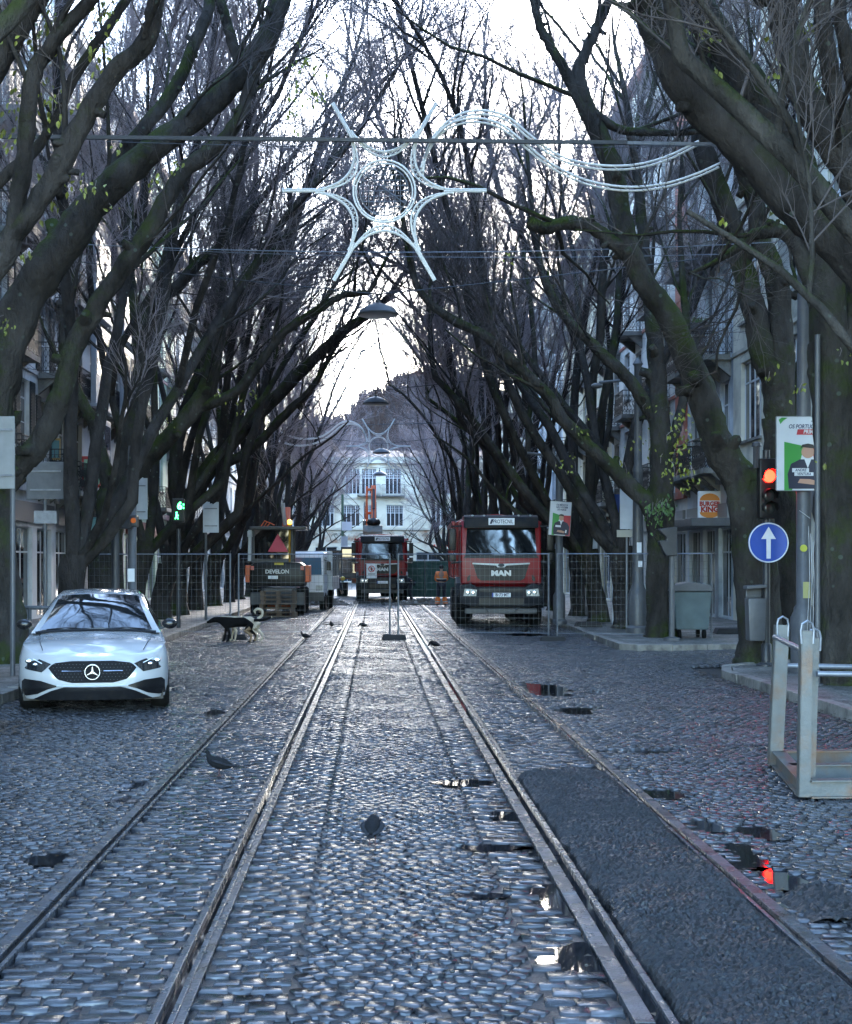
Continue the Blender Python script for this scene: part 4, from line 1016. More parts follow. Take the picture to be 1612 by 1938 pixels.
# ================================================================ WHITE CAR
carp = mat('white_car_paint', (.40, .41, .42), .18, .1, coat=1.0)
carblk = mat('gloss_black_trim', (.008, .008, .009), .25)
cglass = mat('car_glass', (.01, .012, .014), .03, spec=1.0)
def car():
    t = thing('parked_car', 'white saloon car facing the camera, parked at the left kerb', 'car', (-3.38, 16.45, 0), R(9))
    # local: nose at y=0 pointing to -y, length along +y
    LEN, HW = 4.69, .915
    def zsh(y): return float(np.interp(y, [0, .12, .5, 1.3, 2.6, 3.9, 4.4, LEN], [.66, .70, .80, .93, .95, .96, .93, .86]))
    def hw(y, z):
        q = float(np.interp(z, [.16, .3, .5, .66, .82, .96], [.955, .99, 1.0, .99, .95, .87]))
        return HW * q
    def fy(x, z, w_):    # nose outline: y of the skin at lateral x
        u = min(1, abs(x) / w_); bulge = float(np.interp(z, [.16, .3, .5, .62, .70, .8], [.05, .0, .0, .03, .09, .2]))
        return bulge + .62 * (1 - (1 - u ** 3.0) ** (1 / 2.2))
    NT = 44
    def ring(lv):     # full outline at level parameter 0..1
        pts = []
        for k in range(NT):      # front arc from -x to +x
            x_ = math.sin((k / (NT - 1) - .5) * PI); w_ = HW
            # station on the nose
            zz = .17 + (.70 - .17) * lv; w2 = hw(0, zz); y = fy(x_ * w2, zz, w2); z = .17 + (zsh(y) - .17) * lv; w2 = hw(y, z); pts.append((x_ * w2, y, z))
        for y in np.linspace(.75, 4.1, 26):
            z = .17 + (zsh(y) - .17) * lv; pts.append((hw(y, z), y, z))
        for k in range(17):
            a = k / 16 * PI; y = 4.15 + .54 * abs(math.sin(a)) ** .45; z = .17 + (zsh(y) - .17) * lv
            x_ = math.cos(a); x_ = math.copysign(abs(x_) ** .55, x_); pts.append((hw(y, z) * x_ * (1 - .04 * (y > 4.3)), y, z))
        for y in np.linspace(4.1, .75, 26):
            z = .17 + (zsh(y) - .17) * lv; pts.append((-hw(y, z), y, z))
        return pts
    mb = MB(); vs, fs = [], []; LV = [0, .08, .2, .35, .5, .65, .78, .88, .95, 1]
    rings = [ring(l) for l in LV]; n = len(rings[0])
    last = rings[-1]
    for q in (.96, .85, .65, .4, .18, 0):
        rings.append([(x * q, y, z + .06 * (1 - q * q) * min(1, y / .5 + .35) + .012 * (1 if .45 < q < .7 else 0)) for x, y, z in last])
    for r_ in rings: vs += r_
    WY = (.86, 3.75)        # wheel centres
    for i in range(len(rings) - 1):
        for k in range(n):
            k2 = (k + 1) % n
            p = vs[i * n + k]; c = vs[(i + 1) * n + k2]; my, mz = (p[1] + c[1]) / 2, (p[2] + c[2]) / 2
            if abs(p[0]) > .8 and any(math.hypot(my - wy, mz - .33) < .385 for wy in WY) and i < 9: continue
            fs.append((i * n + k, i * n + k2, (i + 1) * n + k2, (i + 1) * n + k))
    mb.add(vs, fs); obj('body', mb, carp, t, smooth=True, ang=50)
    mb = MB(); mb.box(-.84, .84, .35, 4.5, .14, .55); obj('underbody', mb, M['plastic'], t)
    # cabin: roof and pillars
    st = [(1.05, .93, .80, .79), (1.35, 1.10, .80, .70), (1.7, 1.27, .80, .62), (2.05, 1.385, .80, .585), (2.6, 1.44, .80, .57), (3.1, 1.42, .79, .56), (3.6, 1.32, .77, .54), (4.0, 1.17, .73, .53), (4.3, 1.0, .68, .56)]
    def cs(y, zt, wb, wt):
        zb = zsh(y) - .02; h_ = zt - zb
        return [(wb, y, zb), (wb - (wb - wt) * .55, y, zb + h_ * .55), (wt + .02, y, zb + h_ * .86), (wt * .9, y, zt - .01), (wt * .5, y, zt + .015), (0, y, zt + .022),
                (-wt * .5, y, zt + .015), (-wt * .9, y, zt - .01), (-wt - .02, y, zb + h_ * .86), (-(wb - (wb - wt) * .55), y, zb + h_ * .55), (-wb, y, zb)]
    S = [cs(*a) for a in st]; mb = MB(); vs = [p for r_ in S for p in r_]; mb.add(vs, [(i * 11 + k, i * 11 + k + 1, (i + 1) * 11 + k + 1, (i + 1) * 11 + k) for i in range(len(S) - 1) for k in range(10)])
    obj('roof', mb, carp, t, smooth=True)
    # windscreen laid on the front slope
    def slope(u, v):       # u -1..1, v 0..1 up the screen
        y = 1.06 + (2.03 - 1.06) * v; zt = float(np.interp(y, [a[0] for a in st], [a[1] for a in st])); wt = float(np.interp(y, [a[0] for a in st], [a[3] for a in st]))
        return (u * wt * (.97 - .03 * v), y - .012, zt + .018 - .03 * abs(u) ** 3 + .012)
    mb = MB(); nu, nv = 14, 8
    mb.add([slope(-.93 + 1.86 * i / nu, .03 + .93 * j / nv) for j in range(nv + 1) for i in range(nu + 1)], [(j * (nu + 1) + i, j * (nu + 1) + i + 1, (j + 1) * (nu + 1) + i + 1, (j + 1) * (nu + 1) + i) for j in range(nv) for i in range(nu)])
    obj('windscreen', mb, cglass, t, smooth=True)
    mb = MB(); mb.tube([slope(-.98 + 1.96 * i / 12, -.03) for i in range(13)], .018, 6); obj('wiper_cowl', mb, carblk, t)
    for s in (-1, 1):
        mb = MB()
        for y0, y1 in ((1.55, 2.55), (2.62, 3.5)):
            q = []
            for y in np.linspace(y0, y1, 6):
                zt = float(np.interp(y, [a[0] for a in st], [a[1] for a in st])); wt = float(np.interp(y, [a[0] for a in st], [a[3] for a in st])); zb = zsh(y); h_ = zt - zb
                q.append((s * (.80 - .03 + .012), y, zb + .05)); q.append((s * (wt + .035), y, zb + h_ * .82))
            mb.add(q, [(2 * i, 2 * i + 2, 2 * i + 3, 2 * i + 1) for i in range(5)])
        obj('side_window', mb, cglass, t)
        mb = MB(); mb.ell((s * .925, 1.40, 1.02), (.10, .06, .07)); mb.bar((s * .78, 1.42, .95), (s * .88, 1.40, .99), .05, .04); obj('wing_mirror', mb, carblk, t, smooth=True)
    for s in (-1, 1):       # bonnet shut lines and creases
        mb = MB(); L_ = [(s * (.60 + .10 * math.sin((y - .22) * 1.9)), y, zsh(y) + .06 * (1 - ((.60 + .10 * math.sin((y - .22) * 1.9)) / .88) ** 2) * min(1, y / .5 + .35) + .004) for y in np.linspace(.22, 1.12, 14)]
        mb.tube(L_, .0045, 5); obj('bonnet_seam', mb, carblk, t)
        mb = MB(); mb.tube([(s * .05 + s * .0, 1.02, .965), (s * .38, 1.10, .985), (s * .62, 1.06, .965)], .010, 6); obj('wiper', mb, carblk, t)
    # patches that lie on the nose: polygons in (x, z), projected on the skin
    def skin(x, z, off):
        w2 = hw(0, z); y = fy(x, z, w2)
        if z > .66: y = max(y, (z - .66) * 1.4 + fy(x, .66, hw(0, .66)))
        # hood level limit
        return (x, y - off, z)
    def onskin(poly, m_, name, off=.008, nx=26, nz=8, parent=None):
        xs = [p[0] for p in poly]; x0, x1 = min(xs), max(xs); mb = MB(); cols = []
        for i in range(nx + 1):
            x = x0 + (x1 - x0) * (i + .001) / (nx + .002); zz = []
            for a, b in zip(poly, poly[1:] + poly[:1]):
                if (a[0] - x) * (b[0] - x) < 0: zz.append(a[1] + (b[1] - a[1]) * (x - a[0]) / (b[0] - a[0]))
            if len(zz) < 2: continue
            cols.append([skin(x, min(zz) + (max(zz) - min(zz)) * j / nz, off) for j in range(nz + 1)])
        m = nz + 1; mb.add([p for c in cols for p in c], [(i * m + j, (i + 1) * m + j, (i + 1) * m + j + 1, i * m + j + 1) for i in range(len(cols) - 1) for j in range(nz)])
        return obj(name, mb, m_, parent or t, smooth=True)
    gr = onskin([(-.52, .55), (-.46, .61), (-.25, .635), (.25, .635), (.46, .61), (.52, .55), (.42, .42), (.25, .375), (-.25, .375), (-.42, .42)], mat('matt_grille', (.006, .006, .007), .75, spec=.2), 'grille')
    mb = MB()       # star pattern of small bright pins in the grille
    for j in range(6):
        for i in range(-11, 12):
            x = i * .042 + (.021 if j % 2 else 0); z = .41 + j * .037
            if abs(x) < .10 or abs(x) > .5 - abs(z - .54) * .9: continue
            p = skin(x, z, .010); mb.cbox(p, (.008, .004, .005))
    obj('grille_pins', mb, M['grey'], gr)
    for s in (-1, 1):
        mb = MB(); mb.tube([skin(s * x, .515, .016) for x in (.13, .2, .28, .36)], .010, 6)
        obj('grille_bar', mb, M['chrome'], gr)
    mb = MB(); c0 = skin(0, .505, .03)
    mb.tube([(c0[0] + .088 * math.cos(a), c0[1], c0[2] + .088 * math.sin(a)) for a in [i * PI / 12 for i in range(24)]], .008, 6, closed=True)
    for k in range(3):
        a = PI / 2 + k * 2 * PI / 3; mb.prism([(c0[0] + .013 * math.cos(a + PI / 2), c0[2] + .013 * math.sin(a + PI / 2)), (c0[0] + .013 * math.cos(a - PI / 2), c0[2] + .013 * math.sin(a - PI / 2)), (c0[0] + .086 * math.cos(a), c0[2] + .086 * math.sin(a))], c0[1] - .006, c0[1] + .004, 'y')
    obj('badge', mb, M['chrome'], gr)
    hl = mat('headlight_lens', (.015, .017, .02), .06, spec=1.0)
    for s in (-1, 1):
        h = onskin([(s * a, b) for a, b in [(.49, .60), (.58, .635), (.84, .72), (.885, .70), (.88, .60), (.80, .53), (.60, .50)]], hl, 'headlight', .006, 18, 5)
        mb = MB(); p = skin(s * .76, .625, .012); mb.ell(p, (.045, .012, .03)); p = skin(s * .68, .59, .012); mb.ell(p, (.035, .012, .022)); obj('lamp', mb, M['chrome'], h, smooth=True)
        mb = MB(); mb.tube([skin(s * x, z, .012) for x, z in ((.6, .605), (.7, .65), (.83, .69))], .006, 5); obj('light_strip', mb, M['white'], h)
        onskin([(s * a, b) for a, b in [(.40, .335), (.62, .40), (.82, .415), (.875, .36), (.88, .22), (.80, .205), (.66, .235), (.52, .30)]], carblk, 'side_intake', .007, 22, 6)
        # flank crease
    onskin([(-.72, .165), (-.50, .275), (-.34, .325), (.34, .325), (.50, .275), (.72, .165)], carblk, 'lower_intake', .006, 26, 5)
    mb = MB(); mb.tube([skin(x, .335 + .03 * x * x, .012) for x in np.linspace(-.42, .42, 13)], .012, 6); obj('bumper_lip', mb, M['lgrey'], t, smooth=True)
    for wy in WY:
        for s in (-1, 1):
            c = (s * .80, wy, .33); mb = MB(); mb.lathe([(.2, -.11), (.30, -.115), (.33, -.08), (.335, 0), (.33, .08), (.30, .115), (.2, .11)], 28, c, 'x'); w_ = obj('wheel', mb, M['rubber'], t, smooth=True)
            mb = MB(); mb.lathe([(.02, .07), (.06, .08)], 20, c, 'x')
            for k in range(5):
                a = k * 2 * PI / 5; mb.bar((c[0] + s * .09, c[1] + .03 * math.cos(a), c[2] + .03 * math.sin(a)), (c[0] + s * .09, c[1] + .21 * math.cos(a), c[2] + .21 * math.sin(a)), .05, .05)
            mb.tube([(c[0] + s * .095, c[1] + .215 * math.cos(a), c[2] + .215 * math.sin(a)) for a in [i * PI / 12 for i in range(24)]], .015, 5, closed=True)
            obj('rim', mb, M['dgrey'], w_)
    return t
car()

# ================================================================ TIPPER TRUCKS
tred = mat('truck_red_paint', (.23, .006, .010), .35, var=.12, vs=1.5, spec=.3)
tgry = mat('truck_grey_plastic', (.006, .008, .014), .55, var=.2, vs=3, spec=.25, dirt=(.02, .019, .018), ds=2)
lens = mat('clear_lamp_lens', (.45, .47, .45), .12, var=.3, vs=12)
letm = mat('silver_letters', (.40, .42, .44), .4, .3)
ltxt = mat('dark_blue_lettering', (.02, .03, .07), .5)
def truck(loc, rz, label, plate):
    t = thing('tipper_truck', label, 'truck', loc, rz, 'red tipper trucks facing the camera')
    # cab, nose at y=0 facing -y
    mb = MB(); prof = [(0, 1.24), (0, 1.98), (.10, 2.84), (.32, 3.02), (2.05, 3.02), (2.1, 1.0), (.5, 1.0), (.4, 1.24)]
    mb.prism(prof, -1.12, 1.12, 'x'); cabo = obj('cab', mb, tred, t, bevel=.05, segs=3, smooth=True)
    mb = MB(); mb.prism([(-.99, 2.0), (.99, 2.0), (.95, 2.80), (-.95, 2.80)], -.006, .0, 'y')
    o = MB(Matrix.Translation((0, -.02, 2.0)) @ Matrix.Rotation(R(-6.6), 4, 'X') @ Matrix.Translation((0, 0, -2.0))); o.prism([(-.99, 2.03), (.99, 2.03), (.95, 2.80), (-.95, 2.80)], -.012, .01, 'y')
    ws = obj('windscreen', o, cglass, t)
    o = MB(Matrix.Translation((0, -.03, 2.0)) @ Matrix.Rotation(R(-6.6), 4, 'X') @ Matrix.Translation((0, 0, -2.0)))
    for x in (-.55, .05, .6): o.bar((x, -.02, 2.02), (x - .35, -.02, 2.3), .02, .02)
    obj('wipers', o, M['plastic'], ws)
    o = MB(Matrix.Translation((0, -.015, 2.0)) @ Matrix.Rotation(R(-6.6), 4, 'X') @ Matrix.Translation((0, 0, -2.0)))
    o.prism([(-1.04, 1.96), (1.04, 1.96), (1.0, 2.04), (-1.0, 2.04)], -.02, .0, 'y'); obj('screen_surround', o, M['plastic'], t)
    mb = MB(); mb.prism([(-.20, 2.80), (-.14, 3.10), (.10, 3.17), (.3, 3.05), (.12, 2.80)], -1.03, 1.03, 'x'); vz = obj('sun_visor', mb, tgry, t, bevel=.03, smooth=True)
    mb = MB(); mb.box(-.36, .36, -.215, -.20, 2.88, 3.07); bd = obj('name_board', mb, M['white'], vz)
    text('PROTECNIL', .15, bd, (.04, -.217, 2.97), FR, ltxt, bold=.002, ext=.001, sx=.72)
    mb = MB(); mb.prism([(-.33, 2.91), (-.27, 2.91), (-.22, 3.04), (-.28, 3.04)], -.219, -.216, 'y'); obj('logo_slash', mb, ltxt, bd)
    mb = MB()
    for x in (-.8, -.48, .48, .8): mb.ell((x, -.16, 3.14), (.035, .03, .025), 8, 6)
    obj('marker_lamps', mb, lens, vz)
    # grille, bar, letters
    mb = MB(); mb.prism([(-.78, 1.80), (.78, 1.80), (.66, 1.40), (.55, 1.33), (-.55, 1.33), (-.66, 1.40)], -.03, .0, 'y')
    g = obj('grille', mb, M['plastic'], t)
    mb = MB()
    for z in (1.40, 1.63, 1.70): mb.box(-.66, .66, -.045, -.03, z, z + .02)
    obj('grille_slats', mb, tgry, g)
    mb = MB(); mb.prism([(-.80, 1.83), (0, 1.80), (.80, 1.83), (.80, 1.79), (.14, 1.75), (.1, 1.70), (-.1, 1.70), (-.14, 1.75), (-.80, 1.79)], -.06, -.03, 'y'); bar_ = obj('chrome_bar', mb, letm, g, bevel=.006)
    mb = MB(); mb.ell((0, -.07, 1.76), (.09, .015, .05)); mb.tube([(-.05, -.085, 1.75), (0, -.09, 1.78), (.05, -.085, 1.76)], .012, 6); obj('badge', mb, M['dgrey'], bar_, smooth=True)
    text('MAN', .20, g, (0, -.05, 1.53), FR, letm, bold=.012, ext=.012, sx=1.25)
    # steps of red panel beside the grille
    mb = MB()
    for s in (-1, 1): mb.prism([(s * .86, 1.50), (s * .95, 1.42), (s * .95, 1.30), (s * .86, 1.34)], -.02, .002, 'y')
    obj('side_vents', mb, M['plastic'], t)
    # bumper
    mb = MB(); mb.prism([(-1.14, 1.20), (-.86, 1.26), (-.68, 1.16), (.68, 1.16), (.86, 1.26), (1.14, 1.20), (1.18, .9), (1.14, .70), (.8, .60), (-.8, .60), (-1.14, .70), (-1.18, .9)], -.14, .45, 'y')
    b = obj('bumper', mb, tgry, t, bevel=.04, smooth=True)
    mb = MB(); mb.box(-.62, .62, -.15, -.138, .66, .84); mb.box(-.6, .6, -.15, -.138, 1.02, 1.11); obj('bumper_recess', mb, M['plastic'], b)
    mb = MB(); mb.box(-1.0, 1.0, -.06, .3, .40, .56); mb.bar((-.5, -.1, .62), (-.35, -.1, .45), .05, .05); mb.bar((.5, -.1, .62), (.35, -.1, .45), .05, .05); obj('underrun_bar', mb, M['dgrey'], b, bevel=.02)
    for s in (-1, 1):
        mb = MB(); mb.prism([(s * .68, 1.08), (s * 1.02, 1.11), (s * 1.06, .90), (s * .70, .90)], -.16, -.13, 'y'); h = obj('headlight', mb, lens, t, bevel=.01)
        mb = MB(); mb.ell((s * .78, -.162, .99), (.06, .008, .06)); mb.ell((s * .93, -.162, 1.0), (.06, .008, .06)); obj('reflector', mb, M['chrome'], h, smooth=True)
    mb = MB(); mb.box(-.26, .26, -.165, -.15, .87, .99); p = obj('number_plate', mb, M['white'], b)
    mb = MB(); mb.box(-.26, -.22, -.168, -.165, .87, .99); obj('plate_band', mb, mat('plate_blue', (.02, .06, .35), .5), p)
    if plate: text(plate, .12, p, (.02, -.167, .93), FR, ltxt, bold=.003, ext=.001, sx=.85)
    # mirrors
    for s in (-1, 1):
        mb = MB(); mb.cbox((s * 1.36, -.12, 2.48), (.20, .12, .62)); mb.cbox((s * 1.36, -.12, 1.98), (.2, .12, .24)); w_ = obj('mirror', mb, M['plastic'], t, bevel=.03, smooth=True)
        mb = MB(); mb.bar((s * 1.1, .05, 2.86), (s * 1.38, -.12, 2.84), .05, .05); mb.bar((s * 1.1, .05, 1.86), (s * 1.38, -.12, 1.82), .05, .05); obj('mirror_arm', mb, M['dgrey'], w_)
        mb = MB(); mb.prism([(.45, 2.05), (1.45, 2.05), (1.45, 2.75), (.6, 2.75)], s * 1.122, s * 1.128, 'x'); obj('side_window', mb, cglass, t)
        mb = MB(); mb.prism([(.55, .55), (.35, .9), (.45, 1.25), (.9, 1.42), (1.7, 1.42), (2.1, 1.2), (2.1, .9), (1.95, .9), (1.75, 1.22), (1.0, 1.22), (.75, .95), (.7, .55)], s * .85, s * 1.24, 'x'); obj('mudguard', mb, tgry, t, bevel=.02)
    # dump body
    mb = MB(); mb.add([(-1.25, 2.35, 1.35), (1.25, 2.35, 1.35), (1.25, 7.6, 1.35), (-1.25, 7.6, 1.35), (-1.25, 2.2, 3.0), (1.25, 2.2, 3.0), (1.25, 7.7, 3.0), (-1.25, 7.7, 3.0)],
                     [(0, 3, 2, 1), (0, 1, 5, 4), (1, 2, 6, 5), (2, 3, 7, 6), (3, 0, 4, 7)])
    mb.prism([(-1.25, 3.0), (-.9, 3.18), (0, 3.27), (.9, 3.18), (1.25, 3.0)], 2.15, 2.3, 'y')
    mb.box(-1.32, -1.22, 2.1, 7.7, 2.93, 3.05); mb.box(1.22, 1.32, 2.1, 7.7, 2.93, 3.05)
    for y in (2.9, 3.8, 4.7, 5.6, 6.5): mb.box(-1.30, -1.25, y, y + .12, 1.4, 2.95); mb.box(1.25, 1.30, y, y + .12, 1.4, 2.95)
    mb.prism([(2.2, 3.0), (1.2, 3.12), (1.2, 3.18), (2.2, 3.2)], -1.0, 1.0, 'x')
    obj('dump_body', mb, tred, t, bevel=.02)
    mb = MB(); mb.box(-.45, .45, 1.0, 7.6, .75, 1.05); mb.box(-.9, .9, 1.3, 1.5, .5, .62)
    mb.box(-1.15, -.8, 3.9, 5.0, .55, 1.0); mb.box(.8, 1.15, 3.9, 5.0, .55, 1.0); obj('chassis', mb, M['dgrey'], t, bevel=.02)
    for y in (1.35, 3.05, 5.7, 7.05):
        for s in (-1, 1):
            for dx in ((0,) if y < 5 else (0, .34)):
                c = (s * (1.06 - dx), y, .52); mb = MB(); mb.lathe([(.28, -.15), (.44, -.16), (.51, -.12), (.52, 0), (.51, .12), (.44, .16), (.28, .15)], 26, c, 'x')
                w_ = obj('wheel', mb, M['rubber'], t, smooth=True)
                mb = MB(); mb.lathe([(.27, .10 * s), (.25, .05 * s), (.10, .04 * s), (.09, .14 * s), (.02, .15 * s)], 18, c, 'x'); obj('rim', mb, M['dgrey'], w_, smooth=True)
    return t
truck((3.53, 38.4, 0), R(-1.6), 'nearer red tipper truck with a white name board, standing behind the mesh fence', 'BI·73·MT')
truck((.36, 65.0, 0), R(1.0), 'farther red tipper truck standing between the tram tracks under the excavator arm', '')

# ================================================================ EXCAVATORS
orange = mat('excavator_orange', (.62, .11, .02), .45, var=.2, vs=2)
def big_excavator():
    t = thing('crawler_excavator', 'orange crawler excavator lifting its bucket behind the farther red truck', 'excavator', (-.6, 77, 0))
    for s in (-1, 1):
        mb = MB(); mb.prism([(-1.9, .35), (-1.6, 0.02), (1.6, 0.02), (1.9, .35), (1.6, .75), (-1.6, .75)], s * 1.2 - .28, s * 1.2 + .28, 'x'); obj('track', mb, M['rubber'], t, bevel=.04)
    mb = MB(); mb.box(-1.25, 1.25, -1.3, 2.2, .95, 1.9); mb.lathe([(.7, .7), (.7, .96)], 20); obj('house', mb, orange, t, bevel=.08)
    mb = MB(); mb.box(-1.25, -.3, -1.7, .1, 1.0, 2.75); cb = obj('cab', mb, M['dgrey'], t, bevel=.06)
    mb = MB(); mb.box(-1.18, -.37, -1.72, -1.703, 1.3, 2.6); obj('window', mb, cglass, cb)
    mb = MB(); mb.prism([(-.9, 1.7), (-1.4, 3.6), (-1.2, 5.6), (-.95, 6.1), (-.75, 6.0), (-.9, 5.2), (-.95, 3.7), (-.3, 1.8)], .10, .22, 'x'); mb.prism([(-.9, 1.7), (-1.4, 3.6), (-1.2, 5.6), (-.95, 6.1), (-.75, 6.0), (-.9, 5.2), (-.95, 3.7), (-.3, 1.8)], .46, .58, 'x')
    for z_ in (2.2, 3.6, 4.6, 5.9): mb.cbox((.34, -1.1, z_), (.3, .2, .14))
    bo = obj('boom', mb, orange, t, bevel=.03)
    mb = MB(); mb.tube([(.66, -1.1, 2.2), (.66, -1.5, 4.2)], .09, 10); mb.tube([(.66, -1.5, 4.2), (.66, -1.25, 5.2)], .045, 8); mb.tube([(.04, -1.1, 2.2), (.04, -1.5, 4.2)], .09, 10); mb.tube([(.04, -1.5, 4.2), (.04, -1.25, 5.2)], .045, 8)
    obj('hydraulic_ram', mb, M['chrome'], bo)
    mb = MB(); mb.prism([(-.95, 6.15), (-.7, 5.9), (-1.9, 4.2), (-2.15, 3.95), (-2.3, 4.15), (-2.15, 4.5)], .4, .68, 'x'); st_ = obj('stick', mb, orange, bo, bevel=.02)
    mb = MB(); mb.tube([(.54, -1.3, 5.9), (.54, -2.0, 4.8)], .07, 10); mb.bar((.54, -2.0, 4.8), (.54, -2.4, 4.2), .06, .06); mb.tube([(.45, -1.0, 6.0), (.4, -1.2, 5.4), (.5, -1.6, 4.9)], .025, 6); obj('stick_ram', mb, M['dgrey'], st_)
    mb = MB(); mb.cbox((.54, -2.2, 4.0), (.62, .4, .45)); mb.ell((.54, -2.25, 4.05), (.38, .3, .25)); obj('coupler', mb, M['plastic'], st_, bevel=.03)
    mb = MB(); prof = [(-2.0, 3.9), (-2.45, 3.88), (-2.75, 3.55), (-2.82, 3.1), (-2.7, 2.75), (-2.45, 2.6), (-2.2, 2.75), (-2.0, 3.2)]
    mb.prism(prof, -.02, 1.02, 'x')
    for k in range(5): mb.prism([(-2.5, 2.62), (-2.45, 2.4), (-2.38, 2.62)], .02 + k * .22, .12 + k * .22, 'x')
    obj('bucket', mb, mat('worn_bucket_steel', (.13, .12, .10), .5, .4, var=.4, vs=4, dirt=(.12, .07, .04), ds=2), t, bevel=.03)
big_excavator()

redtri = mat('red_reflective_triangle', (.62, .05, .10), .5)
def wheel_excavator():
    t = thing('wheeled_excavator', 'black backed wheeled excavator with a red warning triangle, seen from behind on the left', 'excavator', (-3.42, 48.2, 0))
    for s in (-1, 1):
        for y in (.5, 3.0):
            mb = MB(); mb.lathe([(.25, -.16), (.42, -.18), (.48, -.12), (.48, .12), (.42, .18), (.25, .16)], 24, (s * .78, y, .48), 'x'); w_ = obj('wheel', mb, M['rubber'], t, smooth=True)
            mb = MB(); mb.lathe([(.24, s * .1), (.1, s * .06), (.02, s * .14)], 14, (s * .78, y, .48), 'x'); obj('rim', mb, M['lgrey'], w_)
    mb = MB(); mb.box(-.5, .5, .2, 3.3, .5, .95); mb.box(-.95, .95, -.1, .08, .35, .8); obj('chassis', mb, M['dgrey'], t, bevel=.03)
    mb = MB(); mb.prism([(-.98, 1.0), (.98, 1.0), (.98, 1.72), (.8, 1.86), (-.8, 1.86), (-.98, 1.72)], 0, 1.4, 'y'); cw = obj('counterweight', mb, M['plastic'], t, bevel=.08, smooth=True)
    text('DEVELON', .19, cw, (0, -.012, 1.52), FR, letm, bold=.006, ext=.004, sx=1.0)
    mb = MB(); mb.box(-.32, .02, -.015, -.003, 1.27, 1.38); obj('number_plate', mb, M['white'], cw)
    mb = MB(); mb.box(-.1, .22, -.015, -.003, 1.76, 1.84); obj('yellow_label', mb, mat('yellow_label', (.6, .45, .04), .5), cw)
    for s in (-1, 1):
        mb = MB(); mb.box(s * .98 - .16, s * .98 + .16, .1, 1.2, 1.15, 1.75); obj('side_panel', mb, orange, t, bevel=.04)
        mb = MB(); mb.box(s * .88 - .06, s * .88 + .06, -.03, .0, 1.58, 1.72); obj('tail_lamp', mb, mat('tail_lamp_red', (.4, .02, .01), .3), t)
    mb = MB(); z0, z1 = 1.86, 3.05
    for x in (-.88, .50):
        mb.bar((x, .35, z0), (x, .45, z1), .10, .10); mb.bar((x, 1.7, z0), (x, 1.7, z1), .08, .08)
    mb.box(-.98, 1.0, .1, 1.9, 3.0, 3.12); mb.box(-.88, .50, .36, .42, z0, z0 + .12); obj('cab', mb, M['dgrey'], t, bevel=.02)
    mb = MB(); mb.box(-.83, .45, .40, .42, z0 + .12, 3.0); mb.box(-.885, -.87, .5, 1.65, z0, 3.0); mb.box(.49, .505, .5, 1.65, z0, 3.0); obj('cab_window', mb, cglass, t)
    mb = MB(); mb.prism([(-.36, 2.22), (.36, 2.22), (0, 2.86)], .33, .36, 'y'); obj('warning_triangle', mb, redtri, t)
    mb = MB(); mb.bar((-1.0, .3, 1.9), (-.98, .3, 3.0), .12, .08); mb.cbox((-.98, .2, 2.85), (.16, .1, .2)); obj('mirror_post', mb, M['lgrey'], t)
    mb = MB(); mb.bar((.42, .2, 3.1), (.42, .2, 3.2), .1, .1); mb.tube([(.42, .2, 1.86), (.42, .2, 3.0)], .035, 8); obj('beacon_post', mb, mat('yellow_post', (.5, .28, .03), .5), t)
    mb = MB(); mb.lathe([(.07, 3.2), (.075, 3.22), (.07, 3.32), (.03, 3.36)], 14, (.42, .2, 0)); obj('beacon', mb, mat('amber_beacon', (.8, .35, .02), .3, emit=(1, .42, .04), est=.7), t, smooth=True)
    mb = MB(); mb.prism([(1.4, 1.8), (2.0, 3.3), (2.6, 3.9), (2.8, 3.8), (2.3, 3.1), (1.9, 1.7)], .05, .30, 'x'); bo = obj('boom', mb, orange, t, bevel=.02)
    mb = MB(); mb.tube([(.17, 1.6, 3.2), (.12, 1.5, 3.65), (.10, 1.5, 4.0)], .07, 10); obj('boom_ram', mb, M['lgrey'], bo)
    mb = MB()
    for k in range(3): mb.tube([(-.7 + .1 * k, 1.2, 3.1), (-.55 + .1 * k, 1.3, 3.35 - .04 * k), (-.2, 1.4, 3.2)], .02, 5)
    obj('hoses', mb, orange, bo)
    mb = MB(); mb.box(-.8, .8, 3.6, 4.0, .1, .7); obj('dozer_blade', mb, orange, t, bevel=.02)
wheel_excavator()

wood = mat('weathered_pallet_wood', (.16, .11, .075), .8, var=.45, vs=6, bump=.3, bs=40, dirt=(.06, .045, .035), ds=3)
def pallet(z, x, y, rz, lab):
    t = thing('wooden_pallet', lab, 'pallet', (x, y, z), rz, 'stacked wooden pallets')
    mb = MB()
    for k in range(5): mb.box(-.6, .6, -.4 + k * .175, -.4 + k * .175 + .1, .122, .144)
    for k in range(3): mb.box(-.6, .6, -.4 + k * .35, -.4 + k * .35 + .1, 0, .02)
    obj('deck_boards', mb, wood, t)
    mb = MB()
    for i in (-.53, 0, .53):
        mb.box(i - .05, i + .05, -.4, .4, .1, .121)
        for j in (-.35, 0, .35): mb.box(i - .07, i + .07, j - .05, j + .05, .021, .099)
    obj('blocks', mb, wood, t)
random.seed(6)
for k, wd in enumerate(['bottom pallet', 'second pallet from the bottom', 'third pallet from the bottom', 'third pallet from the top', 'second pallet from the top', 'topmost pallet']):
    pallet(.01 + .146 * k, -3.28 + random.uniform(-.06, .06), 46.6 + random.uniform(-.06, .06), random.uniform(-.06, .06), f'{wd} of the stack behind the wheeled excavator')

